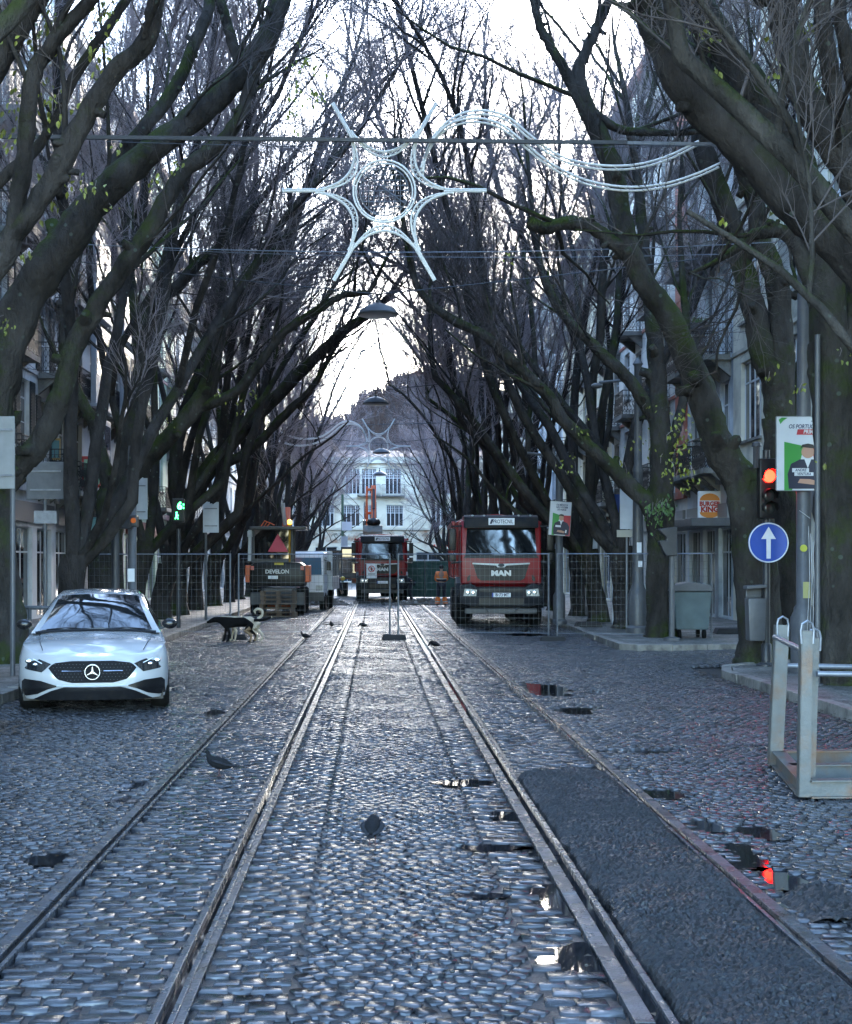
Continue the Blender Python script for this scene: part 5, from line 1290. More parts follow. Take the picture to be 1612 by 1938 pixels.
def lorry():
    t = thing('flatbed_lorry', 'white flatbed lorry partly hidden behind the wheeled excavator', 'lorry', (-2.75, 52.2, 0), R(-3), None)
    mb = MB(); mb.prism([(0, .55), (0, 1.35), (.18, 2.1), (.35, 2.25), (1.6, 2.25), (1.6, .55)], -.82, .82, 'x'); obj('cab', mb, M['white'], t, bevel=.07, smooth=True, segs=3)
    o = MB(Matrix.Translation((0, -.02, 1.35)) @ Matrix.Rotation(R(-13), 4, 'X') @ Matrix.Translation((0, 0, -1.35))); o.prism([(-.74, 1.38), (.74, 1.38), (.70, 2.05), (-.70, 2.05)], -.01, .01, 'y'); obj('windscreen', o, mat('pale_blue_glass', (.08, .16, .24), .05, spec=1.), t)
    mb = MB(); mb.box(-.82, .82, -.06, .1, .38, .72); b = obj('bumper', mb, M['dgrey'], t, bevel=.03)
    for s in (-1, 1):
        mb = MB(); mb.box(s * .64 - .13, s * .64 + .13, -.02, .02, .78, .98); obj('headlight', mb, lens, t, bevel=.01)
        mb = MB(); mb.cbox((s * 1.0, .05, 1.72), (.17, .08, .34)); mb.bar((s * .8, .1, 1.95), (s * 1.0, .05, 1.9), .03, .03); obj('mirror', mb, M['plastic'], t, bevel=.02)
        mb = MB(); mb.box(s * .80, s * .83, .3, 1.3, 1.4, 2.05); obj('side_window', mb, cglass, t)
        for y in (.75, 3.9):
            mb = MB(); mb.lathe([(.2, -.11), (.32, -.12), (.36, -.08), (.36, .08), (.32, .12), (.2, .11)], 20, (s * .72, y, .36), 'x'); w_ = obj('wheel', mb, M['rubber'], t, smooth=True)
            mb = MB(); mb.lathe([(.19, .08 * s), (.08, .06 * s), (.02, .1 * s)], 14, (s * .72, y, .36), 'x'); obj('rim', mb, M['lgrey'], w_)
    mb = MB(); mb.box(-1.0, 1.0, 1.75, 5.2, .78, .9); mb.box(-1.0, 1.0, 1.75, 1.8, .9, 2.3); mb.box(.97, 1.0, 1.8, 5.2, .9, 1.3); mb.box(-1.0, -.97, 1.8, 5.2, .9, 1.3); mb.box(-.3, .3, .6, 5, .55, .77)
    obj('flatbed', mb, M['lgrey'], t, bevel=.01)
    mb = MB()
    for y in (1.8, 2.9, 4.0, 5.1):
        for s in (-1, 1): mb.bar((s * .98, y, .9), (s * .98, y, 2.3), .05, .05)
    for s in (-1, 1): mb.bar((s * .98, 1.8, 2.3), (s * .98, 5.1, 2.3), .05, .05)
    obj('stake_frame', mb, M['dgrey'], t)
lorry()
# ================================================================ STAR DECORATIONS
def star(px, py, Y, mir, label):
    c = PX(px, py, Y); t = thing('hanging_star', label, 'star decoration', c, 0, 'wire star light figures over the street')
    k0 = 20.8 / FPX; R0 = 1.55; sgn = -1 if mir else 1
    for k in range(6):
        a0 = k * PI / 3; a1 = a0 + PI / 3; am = (a0 + a1) / 2; mb = MB()
        def curve(ra, rm, rt):
            pts = []
            T0 = Vector((math.cos(a0), 0, math.sin(a0))); T1 = Vector((math.cos(a1), 0, math.sin(a1))); Mv = Vector((math.cos(am), 0, math.sin(am)))
            off0 = Vector((-math.sin(a0), 0, math.cos(a0))) * .025; off1 = Vector((math.sin(a1), 0, -math.cos(a1))) * .025
            A = T0 * rt + off0; B = T0 * ra + off0; C = T1 * ra + off1; D = T1 * rt + off1; mid = Mv * rm
            pts = [A, B]
            for i in range(1, 12):
                u = i / 12; q = (1 - u) ** 2; w_ = 2 * u * (1 - u); e = u * u
                ctrl = mid * 2 - (B + C) * .5
                pts.append(B * q + ctrl * w_ + C * e)
            return pts + [C, D]
        o_ = curve(.98, .60, R0 if k % 2 == 0 else 1.05); i_ = curve(.92, .52, 1.0)
        o_ = [p.copy() for p in o_]; i_ = [p.copy() for p in i_[1:-1]]
        mb.tube(o_, .020, 6); mb.tube(i_, .014, 6)
        for j in range(1, 12):
            mb.tube([o_[j + 1], i_[j] + (o_[j] - i_[j]) * .2], .006, 4); mb.tube([i_[j], o_[j]], .006, 4)
        if k % 2: 
            for ta in (a0, a1):
                T = Vector((math.cos(ta), 0, math.sin(ta))); mb.tube([T * .9, T * R0], .02, 6)
        obj('star_arm', mb, M['bulb'], t)
    mb = MB()
    mb.tube([(.47 * math.cos(i * PI / 20), 0, .47 * math.sin(i * PI / 20)) for i in range(40)], .016, 6, closed=True); mb.tube([(.43 * math.cos(i * PI / 20), .03, .43 * math.sin(i * PI / 20)) for i in range(40)], .012, 6, closed=True)
    obj('centre_ring', mb, M['bulb'], t)
    mb = MB(); random.seed(int(px))
    for k in range(-4, 5):
        h = math.sqrt(max(.01, .36 ** 2 - (k * .08) ** 2)); mb.tube([(k * .08, .01, -h), (k * .08 + .01, .01, h)], .007, 4); mb.tube([(-h, .0, k * .08), (h, .0, k * .08 + .01)], .007, 4)
    mb.tube([(.37 * math.cos(i * PI / 16), 0, .37 * math.sin(i * PI / 16)) for i in range(32)], .009, 5, closed=True)
    mb.tube([(-.33, 0, .28), (.33, 0, -.2)], .010, 4)
    obj('centre_mesh', mb, M['galv'], t)
    def pth(L): return [Vector(((a - 727) * k0 * sgn, 0, (362 - b) * k0)) for a, b in L]
    up = [(800, 325), (806, 290), (828, 248), (868, 217), (915, 209), (960, 221), (1000, 253), (1040, 284), (1082, 303), (1140, 313), (1200, 312), (1260, 297), (1322, 267)]
    lo = [(796, 318), (815, 272), (848, 236), (897, 224), (945, 234), (990, 268), (1025, 297), (1065, 322), (1120, 344), (1190, 354), (1260, 347), (1320, 328), (1362, 309)]
    for L in (up, lo):
        P = pth(L); pts, _ = smooth_path([tuple(p) for p in P], [1] * len(P), 50); mb = MB(); mb.tube(pts, .018, 6); mb.tube([(p[0], .045, p[2] - .045) for p in pts], .016, 6)
        for q in range(0, 49, 2): mb.tube([pts[q], (pts[q + 1][0], .045, pts[q + 1][2] - .045)], .006, 4)
        obj('comet_tail', mb, M['bulb'], t)
    return t
star(727, 362, 20.8, False, 'large unlit star with its wavy tail sweeping right, nearest the camera')
star(716, 845, 66.0, True, 'small distant star with its wavy tail sweeping left, near the street end')

def strand(name, label, cat, a, b, r, m_, sag=0., n=24, group=None, dz=None):
    mb = MB(); a, b = Vector(a), Vector(b); pts = []
    for i in range(n + 1):
        u = i / n; p = a.lerp(b, u); p.z -= sag * 4 * u * (1 - u); pts.append(p)
    mb.tube(pts, r, 5); return tag(obj(name, mb, m_), label, cat, group)
t = thing('support_bar', 'long thin metal bar across the street carrying the nearer star', 'support bar', (0, 20.75, 0))
mb = MB(); a = PX(-30, 258, 20.75); b = PX(1385, 272, 20.75); a.y = b.y = 0; m_ = a.lerp(b, .5); mb.bar(a, a.lerp(b, .86), .05, .055); obj('bar', mb, M['dgrey'], t)
mb = MB(); mb.bar(a.lerp(b, .84) + Vector((0, .045, .01)), b + Vector((0, .045, 0)), .04, .05); obj('bar_extension', mb, M['galv'], t)
G_ = 'thin steel wires strung over the street'
strand('overhead_wire', 'wire just under the bar of the nearer star', 'wire', PX(200, 268, 20.9), PX(1500, 272, 20.9), .006, M['dgrey'], .08, group=G_)
strand('overhead_wire', 'slack pale wire crossing below the nearer star', 'wire', PX(145, 462, 24), PX(1505, 456, 24), .009, M['galv'], .17, group=G_)
strand('overhead_wire', 'thin wire crossing close beneath the slack pale wire', 'wire', PX(250, 470, 27), PX(1400, 480, 27), .006, M['galv'], .12, group=G_)
strand('overhead_wire', 'upper wire carrying the distant star', 'wire', (-6.3, 66.1, 8.5), (6.3, 66.1, 8.7), .02, M['dgrey'], .1, group=G_)

# street lamps hung over the middle of the street
def lamp(px, py, Y, ordw, wires):
    c = PX(px, py, Y); t = thing('hanging_lamp', f'{ordw} dark dome lamp hanging over the middle of the street', 'street lamp', c, 0, 'dome lamps hung over the street')
    mb = MB(); mb.lathe([(.41, -.05), (.42, -.02), (.40, 0), (.36, .05), (.27, .12), (.17, .165), (.08, .19), (.05, .21), (.05, .25), (.02, .26)], 28); obj('shade', mb, M['dgrey'], t, smooth=True)
    mb = MB(); mb.lathe([(.38, -.055), (.3, -.075), (.02, -.08)], 24); obj('diffuser', mb, mat('lamp_diffuser', (.12, .12, .13), .3), t, smooth=True)
    mb = MB(); mb.tube([(0, 0, .25), (0, 0, .38)], .02, 8); mb.tube([(-.06, 0, .38), (.06, 0, .38)], .018, 6); obj('bracket', mb, M['iron'], t)
    strand('overhead_wire', f'span wire holding the {ordw} dome lamp', 'wire', (-6.5, Y, c.z + 1.1), (c.x, Y, c.z + .38), .012, M['dgrey'], .02, 10, G_)
    strand('overhead_wire', f'right half of the span wire of the {ordw} dome lamp', 'wire', (c.x, Y, c.z + .38), (6.6, Y, c.z + 1.1), .012, M['dgrey'], .02, 10, G_)
for a in [(715, 592, 28.1, 'nearest', 1), (711, 762, 43.6, 'second', 1), (722, 856, 63.0, 'third', 1), (718, 898, 80, 'farthest', 1)]: lamp(*a)

# ================================================================ MESH FENCE
fwire = mat('dull_fence_wire', (.10, .11, .12), .5, .3)
feet = mat('black_fence_foot', (.018, .018, .02), .8, bump=.3)
def fence_panel(a, b, label, h=2.05):
    a, b = Vector((*a, 0)), Vector((*b, 0)); d = b - a; L = d.length; t = thing('mesh_fence', label, 'fence panel', a, math.atan2(d.y, d.x), 'temporary mesh fence panels')
    mb = MB(); mb.tube([(.06, 0, .1), (.06, 0, h)], .021, 8); mb.tube([(L - .06, 0, .1), (L - .06, 0, h)], .021, 8); mb.tube([(.06, 0, .18), (L - .06, 0, .18)], .006, 6); mb.tube([(.06, 0, h - .02), (L - .06, 0, h - .02)], .014, 6); obj('frame', mb, M['galv'], t)
    mb = MB(); nx = int(L / .115)
    for i in range(1, nx):
        x = .06 + (L - .12) * i / nx; mb.add([(x - .002, .003, .18), (x + .002, .003, .18), (x + .002, .003, h), (x - .002, .003, h)], [(0, 1, 2, 3)])
        mb.add([(x, 0, .18), (x, .006, .18), (x, .006, h), (x, 0, h)], [(0, 1, 2, 3)])
    for z in [.2 + .165 * j for j in range(12)]:
        if z > h - .04: continue
        mb.add([(.06, -.004, z - .002), (L - .06, -.004, z - .002), (L - .06, -.004, z + .002), (.06, -.004, z + .002)], [(0, 1, 2, 3)])
    obj('wire_mesh', mb, fwire, t)
def foot(x, y, label, rz=0.):
    t = thing('ballast_block', label, 'fence foot', (x, y, 0), rz, 'heavy black feet of the mesh fence')
    mb = MB(); mb.prism([(-.30, 0), (.30, 0), (.26, .12), (-.26, .12)], -.11, .11, 'y'); obj('block', mb, feet, t, bevel=.02)
FX = [(-7.1, 32.6), (-3.35, 32.8), (.46, 32.7), (4.15, 32.0), (7.75, 31.2)]
FL = ['mesh fence panel behind the white car', 'mesh fence panel left of the middle posts', 'mesh fence panel in front of the nearer red truck', 'mesh fence panel over the right kerb']
for i in range(4):
    a, b = FX[i], FX[i + 1]; fence_panel((a[0] + .04, a[1]), (b[0] - .04, b[1]), FL[i])
for (x, y), w_ in zip(FX[1:4], ['left of the centre, near the dog', 'in the middle of the street', 'beside the right kerb']): foot(x, y - .02, 'black fence foot ' + w_)
fence_panel((-6.6, 61.5), (-.4, 61.6), 'distant mesh fence panel left of the prohibition notice')
foot(-.45, 61.6, 'small distant black fence foot under the prohibition notice')
mb = MB(); 
sgn_ = thing('prohibition_notice', 'white notice with a red ring tied to the distant fence', 'notice', PX(703, 1081, 61.4))
mb = MB(); mb.box(-.23, .23, 0, .02, -.32, .32); bd = obj('board', mb, M['white'], sgn_)
red = mat('sign_red', (.55, .02, .02), .4)
blk = mat('print_black', (.012, .012, .014), .5)
mb = MB(); mb.tube([(.13 * math.cos(i * PI / 12), -.008, .1 + .13 * math.sin(i * PI / 12)) for i in range(24)], .018, 5, closed=True); mb.bar((-.09, -.008, .19), (.09, -.008, .01), .02, .03); obj('red_ring', mb, red, bd)
mb = MB(); mb.prism([(-.03, .02), (.03, .02), (.05, .1), (.02, .18), (-.03, .17), (-.05, .1)], -.006, -.001, 'y'); mb.box(-.16, .16, -.003, -.001, -.12, -.10); mb.box(-.16, .16, -.003, -.001, -.17, -.15); obj('pictogram', mb, blk, bd)
t = thing('signal_pole', 'pale green pole with small white plates in front of the street end', 'pole', ((648 - VX) / FPX * 95, 95, 0))
mb = MB(); mb.tube([(0, 0, 0), (0, 0, 6.6)], .09, 10); obj('pole', mb, mat('pale_green_paint', (.10, .17, .11), .6), t)
mb = MB(); mb.box(-.05, .65, -.12, -.1, 4.1, 4.7); obj('plate', mb, M['white'], t); mb = MB(); mb.box(-.1, .35, -.12, -.1, 2.4, 3.7); obj('lower_plate', mb, M['lgrey'], t)
# green hoarding and rubble at the works
hd = thing('green_hoarding', 'dark green netted hoarding closing off the works behind the worker', 'hoarding', PX(815, 1067, 70) * 1)
hd.location.z = 0
mb = MB(); mb.box(-1.9, 1.3, 0, .03, .1, 1.95); obj('netting', mb, mat('green_netting', (.025, .07, .055), .8, var=.3, vs=4, bump=.4, bs=12), hd)
mb = MB()
for x in (-1.9, -.3, 1.3): mb.tube([(x, -.03, 0), (x, -.03, 2.0)], .025, 8)
obj('posts', mb, M['galv'], hd)
def rubble(name, label, cx, cy, rx, ry, h, m_, n=180, sd=1):
    random.seed(sd); t = thing(name, label, 'rubble heap', (cx, cy, 0)); mb = MB()
    vs, fs = [], []; K = 24
    for j in range(9):
        q = 1 - j / 8
        for k in range(K):
            a = 2 * PI * k / K; rr_ = q * (1 + .12 * math.sin(3 * a + sd) + .08 * math.sin(5 * a)); vs.append((rx * rr_ * math.cos(a), ry * rr_ * math.sin(a), h * (1 - q * q) * (1 + .2 * random.uniform(-1, 1)) - .01))
    for j in range(8):
        for k in range(K): k2 = (k + 1) % K; fs.append((j * K + k, j * K + k2, (j + 1) * K + k2, (j + 1) * K + k))
    mb.add(vs, fs); obj('mound', mb, m_, t)
    mb = MB()
    for _ in range(n):
        a = random.uniform(0, 6.28); q = math.sqrt(random.random()); s = random.uniform(.03, .09); x, y = rx * q * math.cos(a), ry * q * math.sin(a); z = h * (1 - q * q)
        MM = Matrix.Translation((x, y, z + s * .2)) @ Matrix.Rotation(random.uniform(0, 6), 4, 'Z') @ Matrix.Rotation(random.uniform(-.6, .6), 4, 'X'); mb.M = MM; mb.cbox((0, 0, 0), (s * 1.5, s, s)); mb.M = None
    st_ = obj('cobble_lumps', mb, M['kerb'], t, bevel=.01); st_['kind'] = 'stuff'
earth = mat('dug_earth', (.07, .05, .035), .85, var=.5, vs=6, bump=.8, bs=20)
rubble('rubble_heap', 'heap of dug earth and cobbles by the bending worker on the left', -2.6, 60.5, 1.5, 1.0, .35, earth, 120, 3)
rubble('rubble_heap', 'heap of dug earth and cobbles left of the nearer red truck', 2.3, 60.8, 1.5, .8, .25, earth, 120, 4)

# ================================================================ TRAFFIC LIGHT, SIGN, BIN (right)
def pole(mb, x, y, z0, z1, r, n=14): mb.tube([(x, y, z0), (x, y, z1)], r, n)
TY = 22.6
t = thing('traffic_light', 'traffic light showing red on a dark post by the right kerb', 'traffic light', ((1450 - VX) / FPX * TY, TY, .12))
TX = t.location.x
mb = MB(); mb.tube([(0, 0, 0), (0, 0, 3.55)], .06, 16); mb.lathe([(.16, 0), (.16, .03), (.085, .06), (.085, .35), (.06, .38)], 18); obj('post', mb, M['dgrey'], t, smooth=True)
mb = MB(); hx = (1448 - 1450) / 113.0; hx = .0
mb.cbox((hx - .02, -.12, 3.03 - .12), (.30, .20, .98)); hs = obj('housing', mb, M['plastic'], t, bevel=.03, smooth=True)
redl_ = mat('lit_red_signal', (.9, .05, .02), .3, emit=(1.0, .0025, .001), est=9)
offl = mat('unlit_signal_lens', (.02, .022, .02), .15)
for k, (zz, m_, nm) in enumerate(((3.25 - .14, redl_, 'red_lens'), (2.93 - .14, offl, 'amber_lens'), (2.61 - .02, offl, 'green_lens'))):
    mb = MB(); mb.lathe([(.105, -.225), (.09, -.24), (.05, -.25), (.01, -.252)], 24, (hx - .02, 0, zz), 'y'); obj(nm, mb, m_, hs, smooth=True)
    mb = MB(); n = 14; vs = []
    for i in range(n + 1):
        a = -PI * .12 + (PI * 1.24) * i / n; vs += [(hx - .02 + .12 * math.cos(a), -.22, zz + .12 * math.sin(a)), (hx - .02 + .12 * math.cos(a), -.38, zz - .01 + .115 * math.sin(a))]
    mb.add(vs, [(2 * i, 2 * i + 1, 2 * i + 3, 2 * i + 2) for i in range(n)]); obj('visor', mb, M['plastic'], hs)
mb = MB(); mb.tube([(-.19, -.1, 3.25), (-.19, -.1, 3.6)], .055, 10); mb.lathe([(.08, 3.6), (.07, 3.66), (.02, 3.68)], 12, (-.19, -.1, 0)); obj('side_unit', mb, M['dgrey'], t)
s_ = thing('direction_sign', 'round blue sign with a white arrow pointing up, below the red light', 'road sign', (TX, TY - .13, 0.12))
blue = mat('sign_blue', (.015, .06, .32), .35, var=.12, vs=3); swh = mat('sign_white', (.62, .64, .66), .4, var=.08, vs=5)
zc = CH - (1028 - VY) / 113.0 - .12
mb = MB(); mb.lathe([(.33, -.0), (.33, .02)], 40, (0, 0, zc), 'y'); o = obj('disc', mb, blue, s_)
mb = MB(); mb.tube([(.318 * math.cos(i * PI / 24), -.004, zc + .318 * math.sin(i * PI / 24)) for i in range(48)], .011, 5, closed=True); obj('rim', mb, swh, o)
mb = MB(); mb.prism([(-.035, zc - .26), (.035, zc - .26), (.035, zc + .06), (.12, zc + .06), (0, zc + .26), (-.12, zc + .06), (-.035, zc + .06)], -.006, -.001, 'y'); obj('arrow', mb, swh, o)
mb = MB(); mb.box(-.05, .05, .02, .12, zc - .03, zc + .03); obj('bracket', mb, M['dgrey'], s_)
bn = thing('litter_bin', 'slim grey litter bin hung on the traffic light post', 'litter bin', (TX - .20, TY - .06, .12))
z0 = .42
mb = MB(); mb.prism([(-.13, z0 + .0), (.13, z0), (.15, z0 + .70), (-.15, z0 + .70)], -.14, .12, 'y'); obj('bin_body', mb, M['grey'], bn, bevel=.03, smooth=True)
mb = MB(); mb.prism([(-.17, z0 + .84), (.15, z0 + .87), (.15, z0 + .92), (-.17, z0 + .90)], -.16, .12, 'y'); mb.box(-.13, .13, .08, .11, z0 + .70, z0 + .86); obj('lid', mb, M['grey'], bn, bevel=.015)

# lamp column with poster
LC = thing('lamp_column', 'tall grey lamp column carrying the election poster at right', 'lamp column', (PX(1521, 1290, 21.3).x, 21.3, .12))
mb = MB(); mb.lathe([(.24, 0), (.24, .1), (.20, .14), (.20, .85), (.155, .95), (.15, 1.0), (.115, 1.05), (.11, 3.5), (.095, 6.6), (.09, 6.7)], 20); obj('shaft', mb, M['grey'], LC, smooth=True)
mb = MB(); mb.lathe([(.055, -.005), (.055, .005)], 20, (-.04, -.12, 1.92), 'y'); obj('round_sticker', mb, mat('yellow_sticker', (.5, .5, .06), .5), LC)
mb = MB(); mb.box(-.05, .06, -.128, -.12, 1.15, 1.4); obj('paper_notice', mb, mat('old_paper', (.4, .38, .16), .7), LC)
mb = MB(); mb.bar((-.1, -.11, 2.5), (.06, -.12, 2.38), .03, .006); obj('tape', mb, M['lgrey'], LC)
grn, pred = mat('poster_green', (.05, .28, .05), .5), mat('poster_red', (.45, .03, .04), .5)
suit, skin_, hairm = mat('poster_suit', (.02, .022, .045), .5), mat('poster_skin', (.45, .25, .17), .5), mat('poster_hair', (.03, .02, .015), .5)
navy = mat('poster_navy', (.03, .04, .10), .5)
def poster(loc, w_, h_, label, big, tilt=0.):
    t = thing('election_poster', label, 'poster', loc, 0, 'election posters on lamp columns'); t.rotation_euler = (0, tilt, 0)
    mb = MB(); mb.box(-w_ / 2, w_ / 2, 0, .012, 0, h_); b = obj('board', mb, mat('poster_white', (.58, .6, .63), .45, var=.05, vs=3), t)
    mb = MB()
    for x in (-w_ / 2 - .01, w_ / 2): mb.box(x, x + .01, -.008, .02, 0, h_)
    mb.box(-w_ / 2, w_ / 2, -.008, .02, -.01, 0); mb.box(-w_ / 2, w_ / 2, -.008, .02, h_, h_ + .01); obj('frame', mb, M['galv'], t)
    X = lambda u: -w_ / 2 + u * w_
    Z = lambda v: v * h_
    mb = MB(); mb.prism([(X(.14), Z(0)), (X(.28), Z(0)), (X(.50), Z(.60)), (X(.14), Z(.66))], -.003, -.001, 'y'); obj('green_panel', mb, grn, b)
    mb = MB(); mb.prism([(X(.80), Z(.0)), (X(1.0), Z(.0)), (X(1.0), Z(.60)), (X(.62), Z(.60))], -.003, -.001, 'y'); obj('red_panel', mb, pred, b)
    mb = MB(); mb.prism([(X(.22), Z(.02)), (X(.95), Z(.02)), (X(.97), Z(.26)), (X(.86), Z(.38)), (X(.68), Z(.42)), (X(.42), Z(.42)), (X(.26), Z(.36)), (X(.20), Z(.22))], -.006, -.003, 'y'); obj('figure_suit', mb, suit, b)
    mb = MB(); mb.prism([(X(.56) + .085 * w_ * 1.35 * math.cos(a), Z(.52) + .085 * h_ * math.sin(a)) for a in [i * PI / 10 for i in range(20)]], -.008, -.006, 'y'); obj('figure_head', mb, skin_, b); mb = MB()
    mb.prism([(X(.38), Z(.10)), (X(.72), Z(.07)), (X(.76), Z(.12)), (X(.60), Z(.15)), (X(.42), Z(.155))], -.008, -.006, 'y'); obj('figure_hands', mb, skin_, b)
    mb = MB(); mb.prism([(X(.42), Z(.56)), (X(.46), Z(.62)), (X(.56), Z(.635)), (X(.66), Z(.62)), (X(.69), Z(.54)), (X(.66), Z(.57)), (X(.46), Z(.585))], -.010, -.008, 'y'); obj('figure_hair', mb, hairm, b)
    mb = MB(); mb.prism([(X(.50), Z(.42)), (X(.62), Z(.42)), (X(.56), Z(.30))], -.008, -.006, 'y'); obj('figure_shirt', mb, swh, b)
    mb = MB(); mb.prism([(X(.77), Z(.08)), (X(.84), Z(.08)), (X(.85), Z(.17)), (X(.79), Z(.17))], -.008, -.006, 'y'); obj('figure_cuff', mb, swh, b)
    if big:
        text('OS PORTUGUESES', .088, b, (X(.55), -.004, Z(.865)), FR, navy, bold=.002, ext=.001, sx=.80, shear=.2)
        mb = MB(); mb.prism([(X(.36), Z(.755)), (X(.93), Z(.755)), (X(.95), Z(.83)), (X(.38), Z(.83))], -.004, -.001, 'y'); rp = obj('red_strip', mb, pred, b)
        text('PRIMEIRO', .085, rp, (X(.655), -.006, Z(.793)), FR, swh, bold=.002, ext=.001, sx=.82, shear=.2)
        mb = MB(); mb.prism([(X(.62), Z(.935)), (X(.93), Z(.935)), (X(.93), Z(.945)), (X(.62), Z(.945))], -.003, -.001, 'y'); obj('thin_line', mb, navy, b)
        mb = MB(); mb.prism([(X(.28), Z(.245)), (X(.58), Z(.245)), (X(.58), Z(.30)), (X(.28), Z(.30))], -.010, -.008, 'y'); mb.prism([(X(.32), Z(.195)), (X(.66), Z(.195)), (X(.66), Z(.243)), (X(.32), Z(.243))], -.010, -.008, 'y'); nm = obj('name_strip', mb, swh, b)
        text('ANDRÉ', .058, nm, (X(.43), -.012, Z(.272)), FR, navy, bold=.001, ext=.001, sx=.9, shear=.2); text('VENTURA', .056, nm, (X(.49), -.012, Z(.219)), FR, navy, bold=.001, ext=.001, sx=.85, shear=.2)
        mb = MB(); mb.prism([(X(.04), Z(.96)), (X(.10), Z(.99)), (X(.20), Z(.985)), (X(.13), Z(.95)), (X(.07), Z(.90))], -.003, -.001, 'y'); obj('green_corner', mb, grn, b)
    else:
        for k, s in enumerate(('OS MÉDICOS', 'NÃO PODEM', 'DE PARAR')): text(s, .068, b, (X(.55), -.004, Z(.90 - .07 * k)), FR, navy, bold=.002, ext=.001, sx=.8, shear=.2)
        mb = MB(); mb.prism([(X(.30), Z(.24)), (X(.56), Z(.24)), (X(.56), Z(.30)), (X(.30), Z(.30))], -.010, -.008, 'y'); obj('name_strip', mb, swh, b)
    return t
pp = PX(1468, 928, 21.15); poster((pp.x + .43, 21.12, pp.z), .86, 1.13, 'large white election poster with green and red panels on the near lamp column', True)
pp = PX(1037, 1013, 38.0); poster((pp.x + .30, 38.0, pp.z), .58, .93, 'small tilted election poster showing a man with folded arms, right of the truck', False, R(4))
c2 = thing('lamp_column', 'grey lamp column behind the small election poster', 'lamp column', (PX(1058, 1180, 38.2).x, 38.2, .12))
mb = MB(); mb.lathe([(.22, 0), (.22, .1), (.17, .15), (.17, .8), (.11, .9), (.10, 4.6), (.07, 4.9)], 18); obj('shaft', mb, M['grey'], c2, smooth=True)
mb = MB(); mb.tube([(0, 0, 4.4), (-.4, -.1, 4.7), (-.9, -.1, 4.75)], .04, 8); obj('arm', mb, M['grey'], c2)
c3 = thing('lamp_column', 'tall dark cast lamp column with stickers near the kerb island', 'lamp column', (PX(1207, 1200, 33.5).x, 33.5, .12))
mb = MB(); mb.lathe([(.30, 0), (.30, .12), (.22, .18), (.25, .9), (.19, 1.05), (.17, 1.1), (.14, 1.2), (.12, 3.9), (.14, 3.95), (.10, 4.1), (.09, 6.5), (.13, 6.55), (.04, 6.7)], 18); obj('shaft', mb, M['grey'], c3, smooth=True)
mb = MB(); mb.tube([(0, 0, 6.0), (-.4, 0, 6.15), (-.95, 0, 6.1)], .035, 8); mb.ell((-1.0, 0, 6.02), (.14, .1, .07)); obj('arm', mb, M['grey'], c3)
mb = MB(); mb.box(-.05, .06, -.15, -.14, 1.95, 2.2); mb.box(-.02, .08, -.15, -.14, 1.6, 1.75); obj('stickers', mb, M['white'], c3)
# thin near pole
c4 = thing('thin_pole', 'slender light grey pole with plastic straps in front of the election poster', 'pole', (PX(1547, 1215, 19.0).x, 19.0, .12))
mb = MB(); pole(mb, 0, 0, 0, 4.85, .038, 12); mb.lathe([(.08, 0), (.08, .02)], 12); obj('shaft', mb, M['grey'], c4, smooth=True)
mb = MB()
for i, x in enumerate((-.13, -.10, -.07)): mb.tube([(x, -.02, 2.2 - .1 * i), (x + .01, -.04, 1.5), (x - .02 + .01 * i, -.02, .75)], .005, 5)
obj('straps', mb, M['galv'], c4)
# back-turned signal on the kerb island
c5 = thing('traffic_light', 'grey traffic light seen from behind on the kerb island', 'traffic light', (PX(1271, 1214, 30.2).x, 30.2, .12))
mb = MB(); mb.tube([(0, 0, 0), (0, 0, 2.3)], .065, 14); mb.lathe([(.19, 0), (.19, .05), (.08, .08)], 14); obj('post', mb, M['grey'], c5, smooth=True)
mb = MB(); mb.prism([(-.33, 2.44), (.10, 2.5), (.10, 1.85), (-.14, 1.85), (-.2, 1.95), (-.3, 2.18), (-.13, 2.2), (-.14, 2.27)], -.12, .12, 'y'); obj('housing', mb, M['dgrey'], c5, bevel=.02)
# white board on post, blue banner, display cabinet
c6 = thing('back_of_sign', 'pale blank sign board on a thin post beside the cast lamp column', 'sign', (PX(1188, 1200, 34.5).x, 34.5, .12))
mb = MB(); mb.tube([(-.02, .03, 0), (-.02, .03, 3.1)], .03, 8); obj('post', mb, M['galv'], c6)
mb = MB(); mb.box(-.2, .18, -.02, .0, 2.55, 3.6); obj('board', mb, M['lgrey'], c6); mb = MB(); mb.box(-.28, .14, -.03, -.01, 2.35, 2.53); obj('lower_board', mb, mat('beige_plate', (.36, .34, .28), .5), c6)
c7 = thing('blue_banner', 'dark blue banner on a white pole beside the pale blank board', 'banner', (PX(1160, 1190, 37).x, 37, .12))
mb = MB(); mb.tube([(0, 0, 0), (0, 0, 3.7)], .03, 8); obj('pole', mb, M['lgrey'], c7); mb = MB(); mb.box(.03, .33, -.01, .01, 2.8, 3.55); obj('cloth', mb, mat('banner_blue', (.02, .05, .2), .6), c7)
c8 = thing('display_column', 'tall grey and white street display cabinet standing among the right trees', 'display cabinet', (PX(1122, 1178, 40.5).x, 40.5, .12))
mb = MB(); mb.box(-.20, .16, -.3, .3, .15, 3.0); mb.box(-.14, .12, -.2, .2, 0, .15); obj('case', mb, M['grey'], c8, bevel=.04, smooth=True); mb = MB(); mb.box(-.12, .08, -.315, -.301, .5, 2.8); obj('front_panel', mb, M['lgrey'], c8)
mb = MB(); mb.box(-.1, -.02, -.325, -.316, 1.35, 1.5); obj('red_label', mb, pred, c8)
